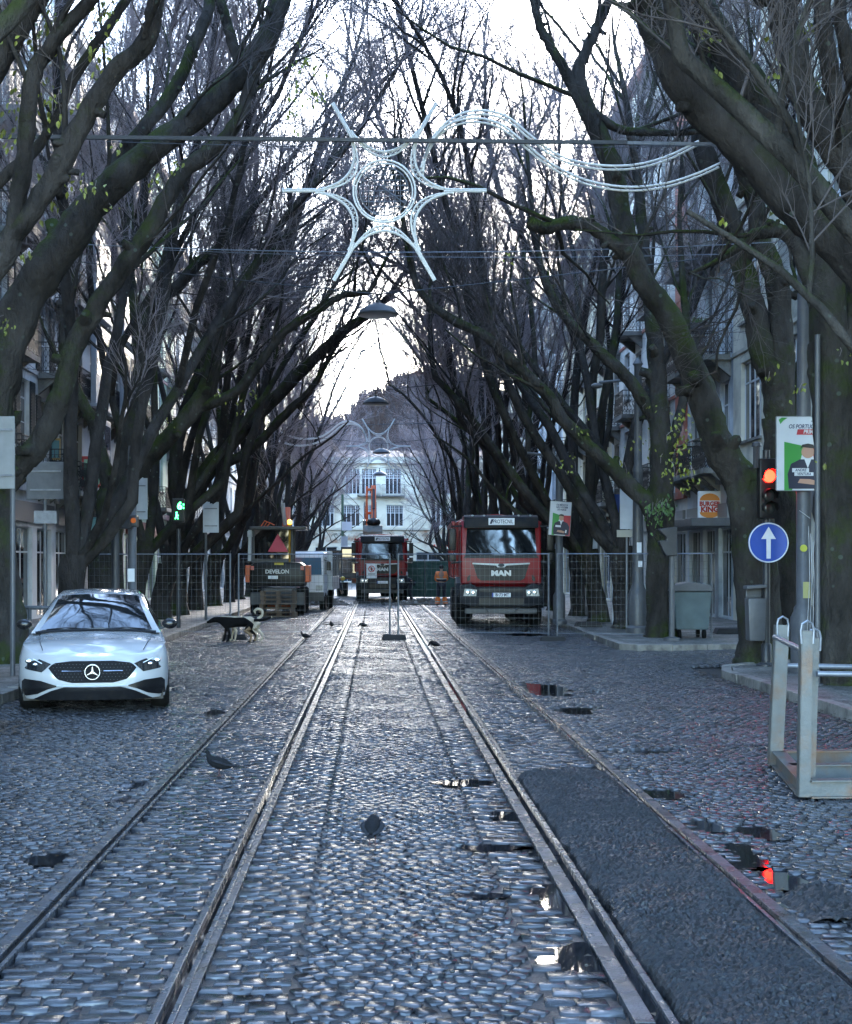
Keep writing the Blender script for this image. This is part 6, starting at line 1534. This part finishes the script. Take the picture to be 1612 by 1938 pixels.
# waste container by the shop
c9 = thing('waste_container', 'grey green waste container on the pavement beyond the kerb island', 'container', (PX(1303, 1195, 31.3).x, 31.3, .12))
mb = MB(); mb.prism([(-.36, .2), (.36, .2), (.44, 1.05), (-.44, 1.05)], -.4, .4, 'y'); obj('body', mb, mat('container_green', (.07, .10, .105), .6, var=.2, vs=3), c9, bevel=.03)
mb = MB(); mb.prism([(-.47, 1.06), (.47, 1.06), (.42, 1.2), (0, 1.27), (-.42, 1.2)], -.43, .43, 'y'); obj('lid', mb, M['grey'], c9, bevel=.02)
for s in (-1, 1):
    for y in (-.3, .3): mb = MB(); mb.lathe([(.1, -.03), (.1, .03)], 14, (s * .28, y, .1), 'x'); obj('wheel', mb, M['rubber'], c9)
for (px, py, Y, lb) in [(1113, 1178, 36.5, 'low dark block on the pavement beside the display cabinet'), (1380, 1192, 33, 'dark slab on the pavement beyond the crossing')]:
    q = thing('paving_block', lb, 'block', (PX(px, py, Y).x, Y, .12)); mb = MB(); mb.prism([(-.36, 0), (.36, 0), (.3, .14), (-.3, .14)], -.2, .2, 'y'); obj('block', mb, feet, q, bevel=.02)
# restaurant sign on the facade
BK = thing('restaurant_sign', 'burger restaurant sign shaped like a bun, projecting from the right facade', 'shop sign', (PX(1346, 972, 42.5).x - .05, 42.5, PX(1346, 957, 42.5).z))
bun, bred = mat('bun_orange', (.75, .25, .03), .4), mat('sign_lettering_red', (.5, .03, .015), .4)
mb = MB(); mb.box(-.36, .36, -.0, .12, -.42, .46); obj('case', mb, M['white'], BK, bevel=.10, segs=4, smooth=True)
mb = MB(); mb.prism([(-.31, .16)] + [(.31 * math.cos(a), .16 + .22 * math.sin(a)) for a in [PI - i * PI / 10 for i in range(11)]], -.01, -.002, 'y'); obj('bun_top', mb, bun, BK); mb = MB(); mb.prism([(.31 * math.cos(a), -.20 + .18 * math.sin(a)) for a in [PI + i * PI / 10 for i in range(11)]], -.01, -.002, 'y'); obj('bun_bottom', mb, bun, BK)
text('BURGER', .19, BK, (0, -.012, .05), FR, bred, bold=.010, ext=.003, sx=.9); text('KING', .22, BK, (0, -.012, -.12), FR, bred, bold=.012, ext=.003, sx=1.05)
mb = MB(); mb.bar((.34, .06, 0), (.85, .06, 0), .05, .05); obj('bracket', mb, M['dgrey'], BK)

# ================================================================ STEEL FRAME in the right foreground
def P2(px, py, Y): return PX(px, py, Y)
SF = thing('steel_frame', 'welded grey steel frame with rust streaks standing on the cobbles at right', 'steel frame', (3.28, 10.5, 0), R(0))
def ubeam(mb, a, b, w_=.12, h_=.13):
    a, b = Vector(a), Vector(b); mb.bar(a, b, w_ * .35, h_)
    mb.bar(a + Vector((0, 0, h_ / 2)), b + Vector((0, 0, h_ / 2)), w_, .012); mb.bar(a - Vector((0, 0, h_ / 2 - .006)), b - Vector((0, 0, h_ / 2 - .006)), w_, .012)
A, Bk, Rt = Vector((0, 0, 0)), Vector((.28, 1.62, 0)), Vector((1.9, .1, 0))
mb = MB(); z = .08; ubeam(mb, A + Vector((.02, .05, z)), Bk + Vector((0, 0, z))); ubeam(mb, A + Vector((.04, 0, z)), Rt + Vector((0, 0, z))); ubeam(mb, Bk + Vector((0, 0, z)), Bk + Rt + Vector((0, 0, z))); ubeam(mb, Rt + Vector((0, 0, z)), Bk + Rt + Vector((0, 0, z)))
ubeam(mb, A.lerp(Bk, .5) + Vector((0, 0, z)), A.lerp(Bk, .5) + Rt + Vector((0, 0, z))); obj('base_frame', mb, M['shore'], SF)
def upost(name, p, lean, w_, h_, d_=.07):
    mb = MB(); p = Vector(p); q = p + Vector((lean, 0, h_)); mb.bar(p, q, w_, .012)
    mb.bar(p + Vector((-w_ / 2, d_ / 2, 0)), q + Vector((-w_ / 2, d_ / 2, 0)), .010, d_); mb.bar(p + Vector((w_ / 2, d_ / 2, 0)), q + Vector((w_ / 2, d_ / 2, 0)), .010, d_)
    o = obj(name, mb, M['shore'], SF)
    mb = MB(); lp = [q + Vector((-.045, 0, -.10)), q + Vector((-.05, 0, .0)), q + Vector((-.04, 0, .05)), q + Vector((0, 0, .075)), q + Vector((.04, 0, .05)), q + Vector((.05, 0, 0)), q + Vector((.045, 0, -.10))]
    mb.tube(lp, .010, 8); obj('lifting_loop', mb, M['galv'], o); return o
upost('post', (0, -.02, .02), .02, .078, 1.27); upost('post', (.12, .22, .1), .03, .07, 1.12); upost('post', (Bk.x - .02, Bk.y, .02), .06, .11, 1.24)
upost('post', (Rt.x, Rt.y, .02), 0, .08, 1.27); upost('post', (Bk.x + Rt.x, Bk.y + Rt.y, .02), 0, .08, 1.27)
mb = MB(); mb.tube([(Bk.x - .06, Bk.y - .1, 1.16), (.02, .06, 1.13)], .022, 12); obj('cross_tube', mb, M['galv'], SF, smooth=True)
mb = MB(); mb.tube([(.10, .0, .96), (1.9, .1, .93)], .022, 12); obj('cross_tube', mb, M['galv'], SF, smooth=True)
mb = MB(); mb.tube([(Bk.x, Bk.y + .02, .90), (Bk.x + Rt.x, Bk.y + .12, .86)], .024, 12); obj('cross_tube', mb, M['galv'], SF, smooth=True)

# ================================================================ LEFT SIDE FURNITURE
def signback(px, py0, py1, hw_px, Y, pole_px, label, m_, extra=None, base=.12):
    p = PX(px, py1, Y); t = thing('back_of_sign', label, 'sign', (p.x, Y, 0)); s = Y / FPX
    mb = MB(); z0, z1 = PX(px, py1, Y).z, PX(px, py0, Y).z; w_ = hw_px * s; mb.box(-w_, w_, -.02, 0, z0, z1); b = obj('board', mb, m_, t, bevel=.008)
    mb = MB(); px_ = (pole_px - px) * s; mb.tube([(px_, .05, base), (px_, .05, z1 - .1)], .04, 12); obj('post', mb, M['grey'], t)
    mb = MB()
    for z in (z0 + .2, z1 - .2): mb.bar((-w_ * .8, -.03, z), (w_ * .8, -.03, z), .03, .03)
    obj('rails', mb, M['galv'], b)
    return t
signback(8, 788, 925, 20, 20.5, 22, 'large pale sign panel cut off by the left edge', mat('weathered_panel', (.22, .225, .22), .6, var=.15, vs=3))
sb = signback(86, 874, 945, 36, 29, 84, 'grey back of a square road sign left of the forked tree', M['grey'])
mb = MB(); z = PX(0, 980, 29).z; mb.box(-.24, .24, -.02, .0, z - .12, z + .15); obj('lower_board', mb, M['galv'], sb)
signback(262, 905, 983, 17, 36, 254, 'pale blank panel behind the forked left tree', M['lgrey'])
signback(399, 950, 1008, 15, 41, 389, 'pale blank panel on a post right of the green signal', M['lgrey'])
c = thing('lamp_column', 'grey column with a white sticker behind the roof of the white car', 'lamp column', (PX(250, 1150, 30.5).x, 30.5, .12))
mb = MB(); mb.lathe([(.16, 0), (.16, .8), (.10, .9), (.095, 4.2), (.08, 4.3)], 16); obj('shaft', mb, M['grey'], c, smooth=True)
mb = MB(); z = PX(0, 1088, 30.5).z - .12; mb.box(-.08, .07, -.115, -.10, z - .15, z + .14); obj('sticker', mb, M['white'], c)
c = thing('traffic_light', 'grey traffic light turned sideways with a faint amber arrow, left of the column', 'traffic light', (PX(218, 1150, 30).x, 30, .12))
mb = MB(); mb.tube([(0, 0, 0), (0, 0, 2.5)], .09, 12); obj('post', mb, M['dgrey'], c, smooth=True)
z = PX(0, 988, 30).z - .12; mb = MB(); mb.cbox((.12, 0, z), (.5, .24, .30)); mb.cbox((.42, -.02, z + .02), (.16, .26, .26)); h = obj('housing', mb, M['dgrey'], c, bevel=.03)
mb = MB(); mb.lathe([(.05, -.125), (.04, -.135)], 14, (.14, 0, z - .05), 'y'); mb.lathe([(.06, -.155), (.045, -.165)], 14, (.42, 0, z + .03), 'y'); obj('amber_lens', mb, mat('dim_amber', (.20, .05, .01), .4, emit=(1, .25, .03), est=.015), h)
c = thing('pedestrian_signal', 'pedestrian signal glowing green with a countdown six and walking figure', 'pedestrian signal', (PX(337, 1150, 36).x, 36, .12))
mb = MB(); mb.tube([(0, .08, 0), (0, .08, 2.6)], .055, 12); obj('post', mb, M['dgrey'], c, smooth=True)
zb = PX(0, 958, 36).z - .12; zf = PX(0, 975, 36).z - .12
mb = MB(); mb.cbox((0, 0, (zb + zf) / 2), (.34, .14, .62)); h = obj('housing', mb, M['plastic'], c, bevel=.03)
gl = mat('lit_green_signal', (.1, .9, .2), .3, emit=(.03, 1.0, .16), est=1.6)
text('6', .26, h, (.05, -.08, zb), FR, gl, 'countdown_digit', bold=.008, ext=.004)
mb = MB()
for k in (-.05, .04): mb.cbox((.15, -.08, zb + k), (.03, .01, .035))
obj('countdown_dots', mb, gl, h)
mb = MB(); mb.ell((-.03, -.08, zf + .06), (.022, .01, .024), 10, 8); mb.tube([(-.03, -.08, zf + .03), (-.03, -.08, zf - .03)], .018, 6); mb.tube([(-.03, -.08, zf - .03), (-.07, -.08, zf - .10)], .012, 5); mb.tube([(-.03, -.08, zf - .03), (.01, -.08, zf - .10)], .012, 5); mb.tube([(-.03, -.08, zf + .02), (.02, -.08, zf - .02)], .010, 5); obj('walking_figure', mb, gl, h)
# railing at left edge
c = thing('guard_rail', 'grey tubular guard rail on the left pavement behind the car', 'guard rail', (-6.6, 23.8, .12))
mb = MB(); mb.tube([(-2, 0, .92), (1.0, 0, .92)], .035, 10); mb.tube([(.62, 0, 0), (.62, 0, .92)], .035, 10); mb.tube([(-1.4, 0, 0), (-1.4, 0, .92)], .035, 10); mb.tube([(-2, 0, .5), (.62, 0, .5)], .02, 8); obj('rails', mb, M['grey'], c, smooth=True)
# shop signs on left facade
def flatsign(px, py, Y, w_, h_, label, m_, m2=None, txt=None):
    p = PX(px, py, Y); t = thing('shop_sign', label, 'shop sign', p); mb = MB(); mb.box(-w_ / 2, w_ / 2, 0, .14, -h_ / 2, h_ / 2); b = obj('case', mb, m_, t, bevel=.02)
    if m2: mb = MB(); mb.box(-w_ * .38, w_ * .46, -.012, -.002, -h_ * .4, h_ * .4); obj('face', mb, m2, b)
    mb = MB(); mb.bar((-w_ / 2 - .5, .07, 0), (-w_ / 2, .07, 0), .04, .04); obj('bracket', mb, M['dgrey'], t)
flatsign(172, 893, 46, .62, 1.05, 'projecting sign with a red edge and green face on the left facade', mat('sign_red_case', (.4, .03, .03), .4), mat('sign_green_face', (.25, .42, .28), .4))
flatsign(163, 993, 47, .85, .5, 'small teal projecting sign below the red and green sign', mat('sign_teal', (.10, .24, .25), .5), mat('sign_teal_face', (.16, .34, .34), .5))
flatsign(104, 850, 44, .3, .7, 'small round topped yellow and teal sign on the left facade', mat('sign_ochre', (.35, .22, .06), .5), mat('sign_teal2', (.08, .2, .22), .5))

# ================================================================ PEOPLE AND ANIMALS
def skinned(name, nodes, edges, m_, parent, sub=2, root=0):
    """nodes: name -> (x,y,z,r); grown with a skin modifier"""
    ks = list(nodes); me = bpy.data.meshes.new(name); me.from_pydata([nodes[k][:3] for k in ks], [(ks.index(a), ks.index(b)) for a, b in edges], []); me.materials.append(m_)
    o = bpy.data.objects.new(name, me); COL.objects.link(o); o.parent = parent
    md = o.modifiers.new('skin', 'SKIN'); md.use_smooth_shade = True
    for i, k in enumerate(ks):
        r_ = nodes[k][3]; r_ = r_ if hasattr(r_, '__len__') else (r_, r_); me.skin_vertices[0].data[i].radius = r_; me.skin_vertices[0].data[i].use_root = (i == root)
    o.modifiers.new('sub', 'SUBSURF').levels = sub; o.modifiers['sub'].render_levels = sub
    return o
sk_m = mat('skin_tone', (.35, .19, .13), .6); hivis = mat('hi_vis_orange', (.85, .20, .03), .6, var=.1, vs=10); navyc = mat('navy_workwear', (.02, .025, .04), .8, var=.2, vs=8)
refl = mat('reflective_tape', (.5, .52, .5), .4); boot = mat('work_boot', (.03, .022, .018), .8); hair = mat('dark_hair', (.015, .012, .01), .8)
def person(label, loc, rz, J, top, legs, hat=None, vest=False, gaiters=False):
    t = thing('person', label, 'person', loc, rz)
    # J: joints dict; faces +y locally when rz=0 (seen from behind by the camera)
    B = {k: J[k] for k in ('pelvis', 'chest', 'neck', 'head', 'crown', 'shL', 'elL', 'wrL', 'haL', 'shR', 'elR', 'wrR', 'haR', 'hipL', 'knL', 'anL', 'toL', 'hipR', 'knR', 'anR', 'toR')}
    rad = dict(pelvis=.13, chest=.15, neck=.055, head=.095, crown=.07, shL=.05, elL=.04, wrL=.028, haL=.035, shR=.05, elR=.04, wrR=.028, haR=.035, hipL=.085, knL=.058, anL=.042, toL=.035, hipR=.085, knR=.058, anR=.042, toR=.035)
    E = [('pelvis', 'chest'), ('chest', 'neck'), ('neck', 'head'), ('head', 'crown')] + [(a + s, b + s) for s in 'LR' for a, b in (('sh', 'el'), ('el', 'wr'), ('wr', 'ha'), ('hip', 'kn'), ('kn', 'an'), ('an', 'to'))] + [('chest', 'shL'), ('chest', 'shR'), ('pelvis', 'hipL'), ('pelvis', 'hipR')]
    skinned('body', {k: (*B[k], rad[k] * .85) for k in B}, E, sk_m, t)
    up = ['pelvis', 'chest', 'shL', 'elL', 'wrL', 'shR', 'elR', 'wrR']; ru = dict(pelvis=(.19, .14), chest=(.21, .14), shL=.085, elL=.065, wrL=.05, shR=.085, elR=.065, wrR=.05)
    skinned('jacket', {k: (*B[k], ru[k]) for k in up}, [('pelvis', 'chest'), ('chest', 'shL'), ('shL', 'elL'), ('elL', 'wrL'), ('chest', 'shR'), ('shR', 'elR'), ('elR', 'wrR')], top, t)
    lo = ['pelvis', 'hipL', 'knL', 'anL', 'hipR', 'knR', 'anR']; rl = dict(pelvis=(.17, .13), hipL=.11, knL=.085, anL=.075, hipR=.11, knR=.085, anR=.075)
    skinned('trousers', {k: (*B[k], rl[k]) for k in lo}, [('pelvis', 'hipL'), ('hipL', 'knL'), ('knL', 'anL'), ('pelvis', 'hipR'), ('hipR', 'knR'), ('knR', 'anR')], legs, t)
    for s in 'LR':
        a, b = Vector(B['an' + s]), Vector(B['to' + s]); mb = MB(); mb.tube([a + Vector((0, -.05, -.03)), a.lerp(b, .5) + Vector((0, 0, -.01)), b + Vector((0, .05, 0))], [.055, .06, .04], 10); mb.tube([a + Vector((0, 0, .1)), a], [.055, .06], 10); obj('boot', mb, boot, t, smooth=True)
        h0 = Vector(B['ha' + s]); w0 = Vector(B['wr' + s]); d = (h0 - w0).normalized(); sd_ = d.orthogonal().normalized(); mb = MB()
        for k in range(4): mb.tube([h0 + sd_ * (.018 * (k - 1.5)), h0 + sd_ * (.02 * (k - 1.5)) + d * .045, h0 + sd_ * (.019 * (k - 1.5)) + d * .075 + d.cross(sd_) * .015], [.010, .009, .007], 6)
        mb.tube([h0 - sd_ * .03 - d * .02, h0 - sd_ * .055 + d * .015], [.011, .008], 6); obj('fingers', mb, sk_m, t, smooth=True)
    if gaiters:
        for s in 'LR':
            k_, a = Vector(B['kn' + s]), Vector(B['an' + s]); mb = MB(); mb.tube([k_.lerp(a, .3), k_.lerp(a, .65), a + Vector((0, 0, -.0))], [.10, .105, .10], 12); mb2 = MB(); mb2.tube([k_.lerp(a, .72), k_.lerp(a, .82)], [.107, .107], 12)
            g_ = obj('trouser_leg_panel', mb, hivis, t, smooth=True); obj('reflective_band', mb2, refl, g_, smooth=True)
    if vest:
        p, c = Vector(B['pelvis']), Vector(B['chest']); mb = MB(); mb.tube([p.lerp(c, .28), p.lerp(c, .50)], [.205, .225], 16, sy=.72); obj('dark_waist_panel', mb, navyc, t, smooth=True)
        mb = MB(); mb.tube([p.lerp(c, .52), p.lerp(c, .62)], [.232, .238], 16, sy=.72); obj('reflective_band', mb, refl, t, smooth=True)
    hd_, cr = Vector(B['head']), Vector(B['crown']); up_ = (cr - hd_).normalized()
    fwd = Vector((0, 1, 0)) if abs(up_.y) < .8 else Vector((0, 0, -1))
    mb = MB(); mb.ell(hd_ + fwd * .10, (.014, .018, .02), 8, 6); mb.ell(hd_ + Vector((.085, 0, 0)), (.012, .02, .03), 8, 6); mb.ell(hd_ + Vector((-.085, 0, 0)), (.012, .02, .03), 8, 6); obj('nose_and_ears', mb, sk_m, t, smooth=True)
    mb = MB(); mb.ell(hd_ + fwd * .088 + Vector((.03, 0, .03)), (.012, .008, .008), 8, 6); mb.ell(hd_ + fwd * .088 + Vector((-.03, 0, .03)), (.012, .008, .008), 8, 6); mb.ell(hd_ + fwd * .09 - up_ * .045, (.025, .008, .006), 8, 6); obj('eyes_and_mouth', mb, hair, t, smooth=True)
    mb = MB(); c_ = hd_.lerp(cr, .45) - fwd * .012
    mb.ell(c_, (.10, .112, .10), 16, 10); obj('helmet' if hat else 'hair', mb, hat or hair, t, smooth=True)
    if hat: mb = MB(); mb.lathe([(.125, -.005), (.13, .005)], 18, tuple(c_)); obj('helmet_brim', mb, hat, t)
    return t
H = 1.72
stand = dict(pelvis=(0, 0, .98), chest=(0, -.01, 1.30), neck=(0, 0, 1.50), head=(0, .02, 1.62), crown=(0, .01, 1.72), shL=(-.19, 0, 1.42), elL=(-.25, .02, 1.14), wrL=(-.13, .16, 1.05), haL=(-.05, .2, 1.05),
             shR=(.19, 0, 1.42), elR=(.25, .02, 1.14), wrR=(.13, .16, 1.05), haR=(.05, .2, 1.06), hipL=(-.10, 0, .92), knL=(-.13, .02, .50), anL=(-.17, -.01, .09), toL=(-.19, .14, .05), hipR=(.10, 0, .92), knR=(.13, .01, .50), anR=(.17, -.01, .09), toR=(.19, .14, .05))
person('worker in an orange jacket with his back turned, left of the nearer truck', ((835 - VX) / FPX * 58.5, 58.5, 0), 0, stand, hivis, navyc, vest=True, gaiters=True)
bend = dict(pelvis=(0, 0, .92), chest=(.03, .30, 1.12), neck=(.04, .46, 1.14), head=(.05, .58, 1.13), crown=(.05, .67, 1.10), shL=(-.15, .36, 1.10), elL=(-.18, .46, .82), wrL=(-.10, .55, .58), haL=(-.08, .58, .50),
            shR=(.21, .36, 1.10), elR=(.24, .48, .84), wrR=(.14, .58, .60), haR=(.12, .6, .52), hipL=(-.1, 0, .88), knL=(-.14, .10, .48), anL=(-.15, -.04, .09), toL=(-.16, .12, .05), hipR=(.1, 0, .88), knR=(.14, .14, .48), anR=(.15, .0, .09), toR=(.16, .16, .05))
yel = mat('yellow_helmet', (.6, .42, .04), .4)
person('bending worker in dark clothes and a yellow helmet by the left rubble heap', ((629 - VX) / FPX * 62.5 - .15, 62.5, .0), R(-75), bend, navyc, navyc, hat=yel)
person('bending worker in dark clothes beside the farther truck, near the green hoarding', ((779 - VX) / FPX * 66, 66.3, 0), R(80), bend, navyc, navyc)

# dogs
blackf, tanf, creamf = mat('black_fur', (.006, .0055, .0055), .95, spec=.1, bump=.5, bs=90), mat('tan_fur', (.24, .15, .08), .8, bump=.5, bs=90), mat('cream_fur', (.48, .40, .29), .8, bump=.5, bs=90)
def dog(label, loc, rz, coat, leg, tail, tip):
    t = thing('dog', label, 'dog', loc, rz)
    N = dict(belly=(0, 0, .46, (.10, .12)), rump=(.26, 0, .47, (.095, .115)), chest=(-.28, 0, .44, (.11, .145)), neck=(-.44, 0, .52, .075), head=(-.56, 0, .52, .07), snout=(-.69, 0, .465, .035), nose=(-.74, 0, .45, .026))
    E = [('belly', 'rump'), ('belly', 'chest'), ('chest', 'neck'), ('neck', 'head'), ('head', 'snout'), ('snout', 'nose')]
    for s, k in ((-1, 'a'), (1, 'b')):
        o_ = .05 * s
        N['hip' + k] = (.27, s * .07, .40, .075); N['kn' + k] = (.20 + o_, s * .085, .27, .045); N['hk' + k] = (.34 + o_, s * .08, .15, .024); N['hf' + k] = (.31 + o_, s * .08, .03, .022); N['ht' + k] = (.26 + o_, s * .08, .018, .020)
        N['sh' + k] = (-.28, s * .075, .34, .055); N['fe' + k] = (-.26 - o_, s * .08, .22, .034); N['fp' + k] = (-.29 - o_, s * .08, .04, .022); N['ft' + k] = (-.34 - o_, s * .08, .018, .020)
        E += [('rump', 'hip' + k), ('hip' + k, 'kn' + k), ('kn' + k, 'hk' + k), ('hk' + k, 'hf' + k), ('hf' + k, 'ht' + k), ('chest', 'sh' + k), ('sh' + k, 'fe' + k), ('fe' + k, 'fp' + k), ('fp' + k, 'ft' + k)]
    skinned('body', N, E, coat, t)
    for s in (-1, 1):
        mb = MB(); mb.tube([(.26 , s * .09, .33), (.20 + .05 * s, s * .095, .26), (.34 + .05 * s, s * .085, .15), (.31 + .05 * s, s * .083, .02)], [.062, .048, .028, .026], 8); obj('hind_leg_fur', mb, leg, t, smooth=True)
        mb = MB(); mb.add([(-.53, s * .03, .575), (-.59, s * .045, .57), (-.55, s * .075, .53), (-.54, s * .085, .49)], [(0, 1, 2), (0, 2, 3)]); obj('ear', mb, coat, t)
        mb = MB(); mb.ell((-.625, s * .035, .53), (.008, .006, .008), 8, 6); obj('eye', mb, M['plastic'], t)
    mb = MB(); P, Q = smooth_path(tail, [.035] + [.03] * (len(tail) - 2) + [.014], 16); mb.tube(P, Q, 8); tl = obj('tail', mb, tip if tip is creamf and coat is creamf else coat, t, smooth=True)
    if coat is not tip: mb = MB(); mb.tube([P[-3], P[-1]], [Q[-3] * 1.15, .012], 8); obj('tail_tip', mb, tip, tl, smooth=True)
d0 = GP(475, 1212)
dog('black dog with tan hind legs walking left, its dark tail stretched out behind', (d0.x - .22, 31.6, 0), R(4), blackf, tanf, [(.34, 0, .50), (.46, 0, .50), (.58, 0, .51), (.70, .0, .56), (.78, 0, .58)], creamf)
dog('cream dog with a curled tail walking left behind the black dog', (d0.x - .10, 32.0, 0), R(-3), creamf, creamf, [(.28, 0, .52), (.38, 0, .60), (.38, 0, .71), (.28, 0, .75), (.21, 0, .70), (.23, 0, .64)], creamf)

# pigeons
pg, pgw = mat('pigeon_dark', (.007, .0075, .009), .85, var=.3, vs=30, spec=.15), mat('pigeon_wing', (.013, .014, .017), .8, var=.5, vs=40, spec=.2)
pleg = mat('pigeon_leg', (.05, .018, .016), .6)
def pigeon(px, py, rz, label, peck=False, sc=.86):
    g = GP(px, py); t = thing('pigeon', label, 'pigeon', (g.x, g.y, -.006), R(rz), 'pigeons on the road'); t.scale = (sc, sc, sc)
    # faces -x
    mb = MB(); body = [(.13, 0, .100), (.085, 0, .112), (.03, 0, .125), (-.04, 0, .145), (-.08, 0, .170)]; rr_ = [.020, .045, .064, .062, .044]
    neck = [(-.098, 0, .20), (-.105, 0, .222), (-.112, 0, .238)] if not peck else [(-.115, 0, .15), (-.135, 0, .115), (-.145, 0, .09)]
    P, Q = smooth_path(body + neck, rr_ + [.029, .021, .020], 22); mb.tube(P, Q, 12, sy=.95); hd_ = Vector(neck[-1]); mb.ell(hd_ + Vector((-.004, 0, .003)), (.023, .019, .020), 10, 8)
    obj('body', mb, pg, t, smooth=True)
    mb = MB(); d = Vector((-1, 0, -.25 if not peck else -1)).normalized(); mb.tube([hd_ + d * .018, hd_ + d * .044], [.007, .002], 6); obj('beak', mb, M['plastic'], t)
    mb = MB(); mb.prism([(.13, -.022), (.13, .022), (.21, .026), (.215, 0), (.21, -.026)], .090, .100, 'z'); obj('tail', mb, pg, t)
    for s in (-1, 1):
        mb = MB(); P, Q = smooth_path([(-.06, s * .046, .165), (0, s * .060, .148), (.08, s * .046, .120), (.17, s * .016, .104)], [.018, .036, .026, .006], 12); mb.tube(P, Q, 8, sy=.35); obj('wing', mb, pgw, t, smooth=True)
        mb = MB(); mb.tube([(.01, s * .022, .09), (.0, s * .022, .045), (.008, s * .022, .008)], [.008, .0045, .0045], 6)
        for a in (-.5, 0, .5): mb.tube([(.008, s * .022, .007), (.008 - .035 * math.cos(a), s * .022 + .035 * math.sin(a), .005)], .003, 5)
        mb.tube([(.008, s * .022, .007), (.03, s * .022, .005)], .003, 5); obj('leg', mb, pleg, t)
pigeon(414, 1468, 0, 'pigeon walking left beside the leftmost rail, largest in the left half')
pigeon(705, 1597, -95, 'pigeon seen from behind in the middle of the road, nearest the camera', True)
pigeon(578, 1212, 12, 'pigeon standing on the leftmost rail near the dogs')
pigeon(822, 1228, 5, 'pigeon beside the third rail, right of the middle fence foot', True)
pigeon(627, 1189, 80, 'small pigeon left of the two between the left rails')
pigeon(687, 1190, 10, 'small pigeon in line with the prohibition notice', True)
pigeon(925, 1197, 170, 'small pigeon in front of the nearer truck bumper')
pigeon(995, 1200, 150, 'small pigeon in front of the nearer truck right wheel', True)
pigeon(724, 1147, 10, 'tiny distant pigeon in front of the farther truck')
pb = PX(196, 845, 45.5)
t = thing('bird', 'dark bird perched on a balcony railing behind the forked tree', 'bird', pb)
mb = MB(); P, Q = smooth_path([(.14, 0, -.02), (.06, 0, .02), (-.04, 0, .06), (-.09, 0, .12)], [.012, .045, .05, .025], 12); mb.tube(P, Q, 10); mb.ell((-.10, 0, .14), (.028, .02, .022), 8, 6); mb.tube([(-.12, 0, .14), (-.15, 0, .135)], [.006, .001], 5); obj('body', mb, pg, t, smooth=True)
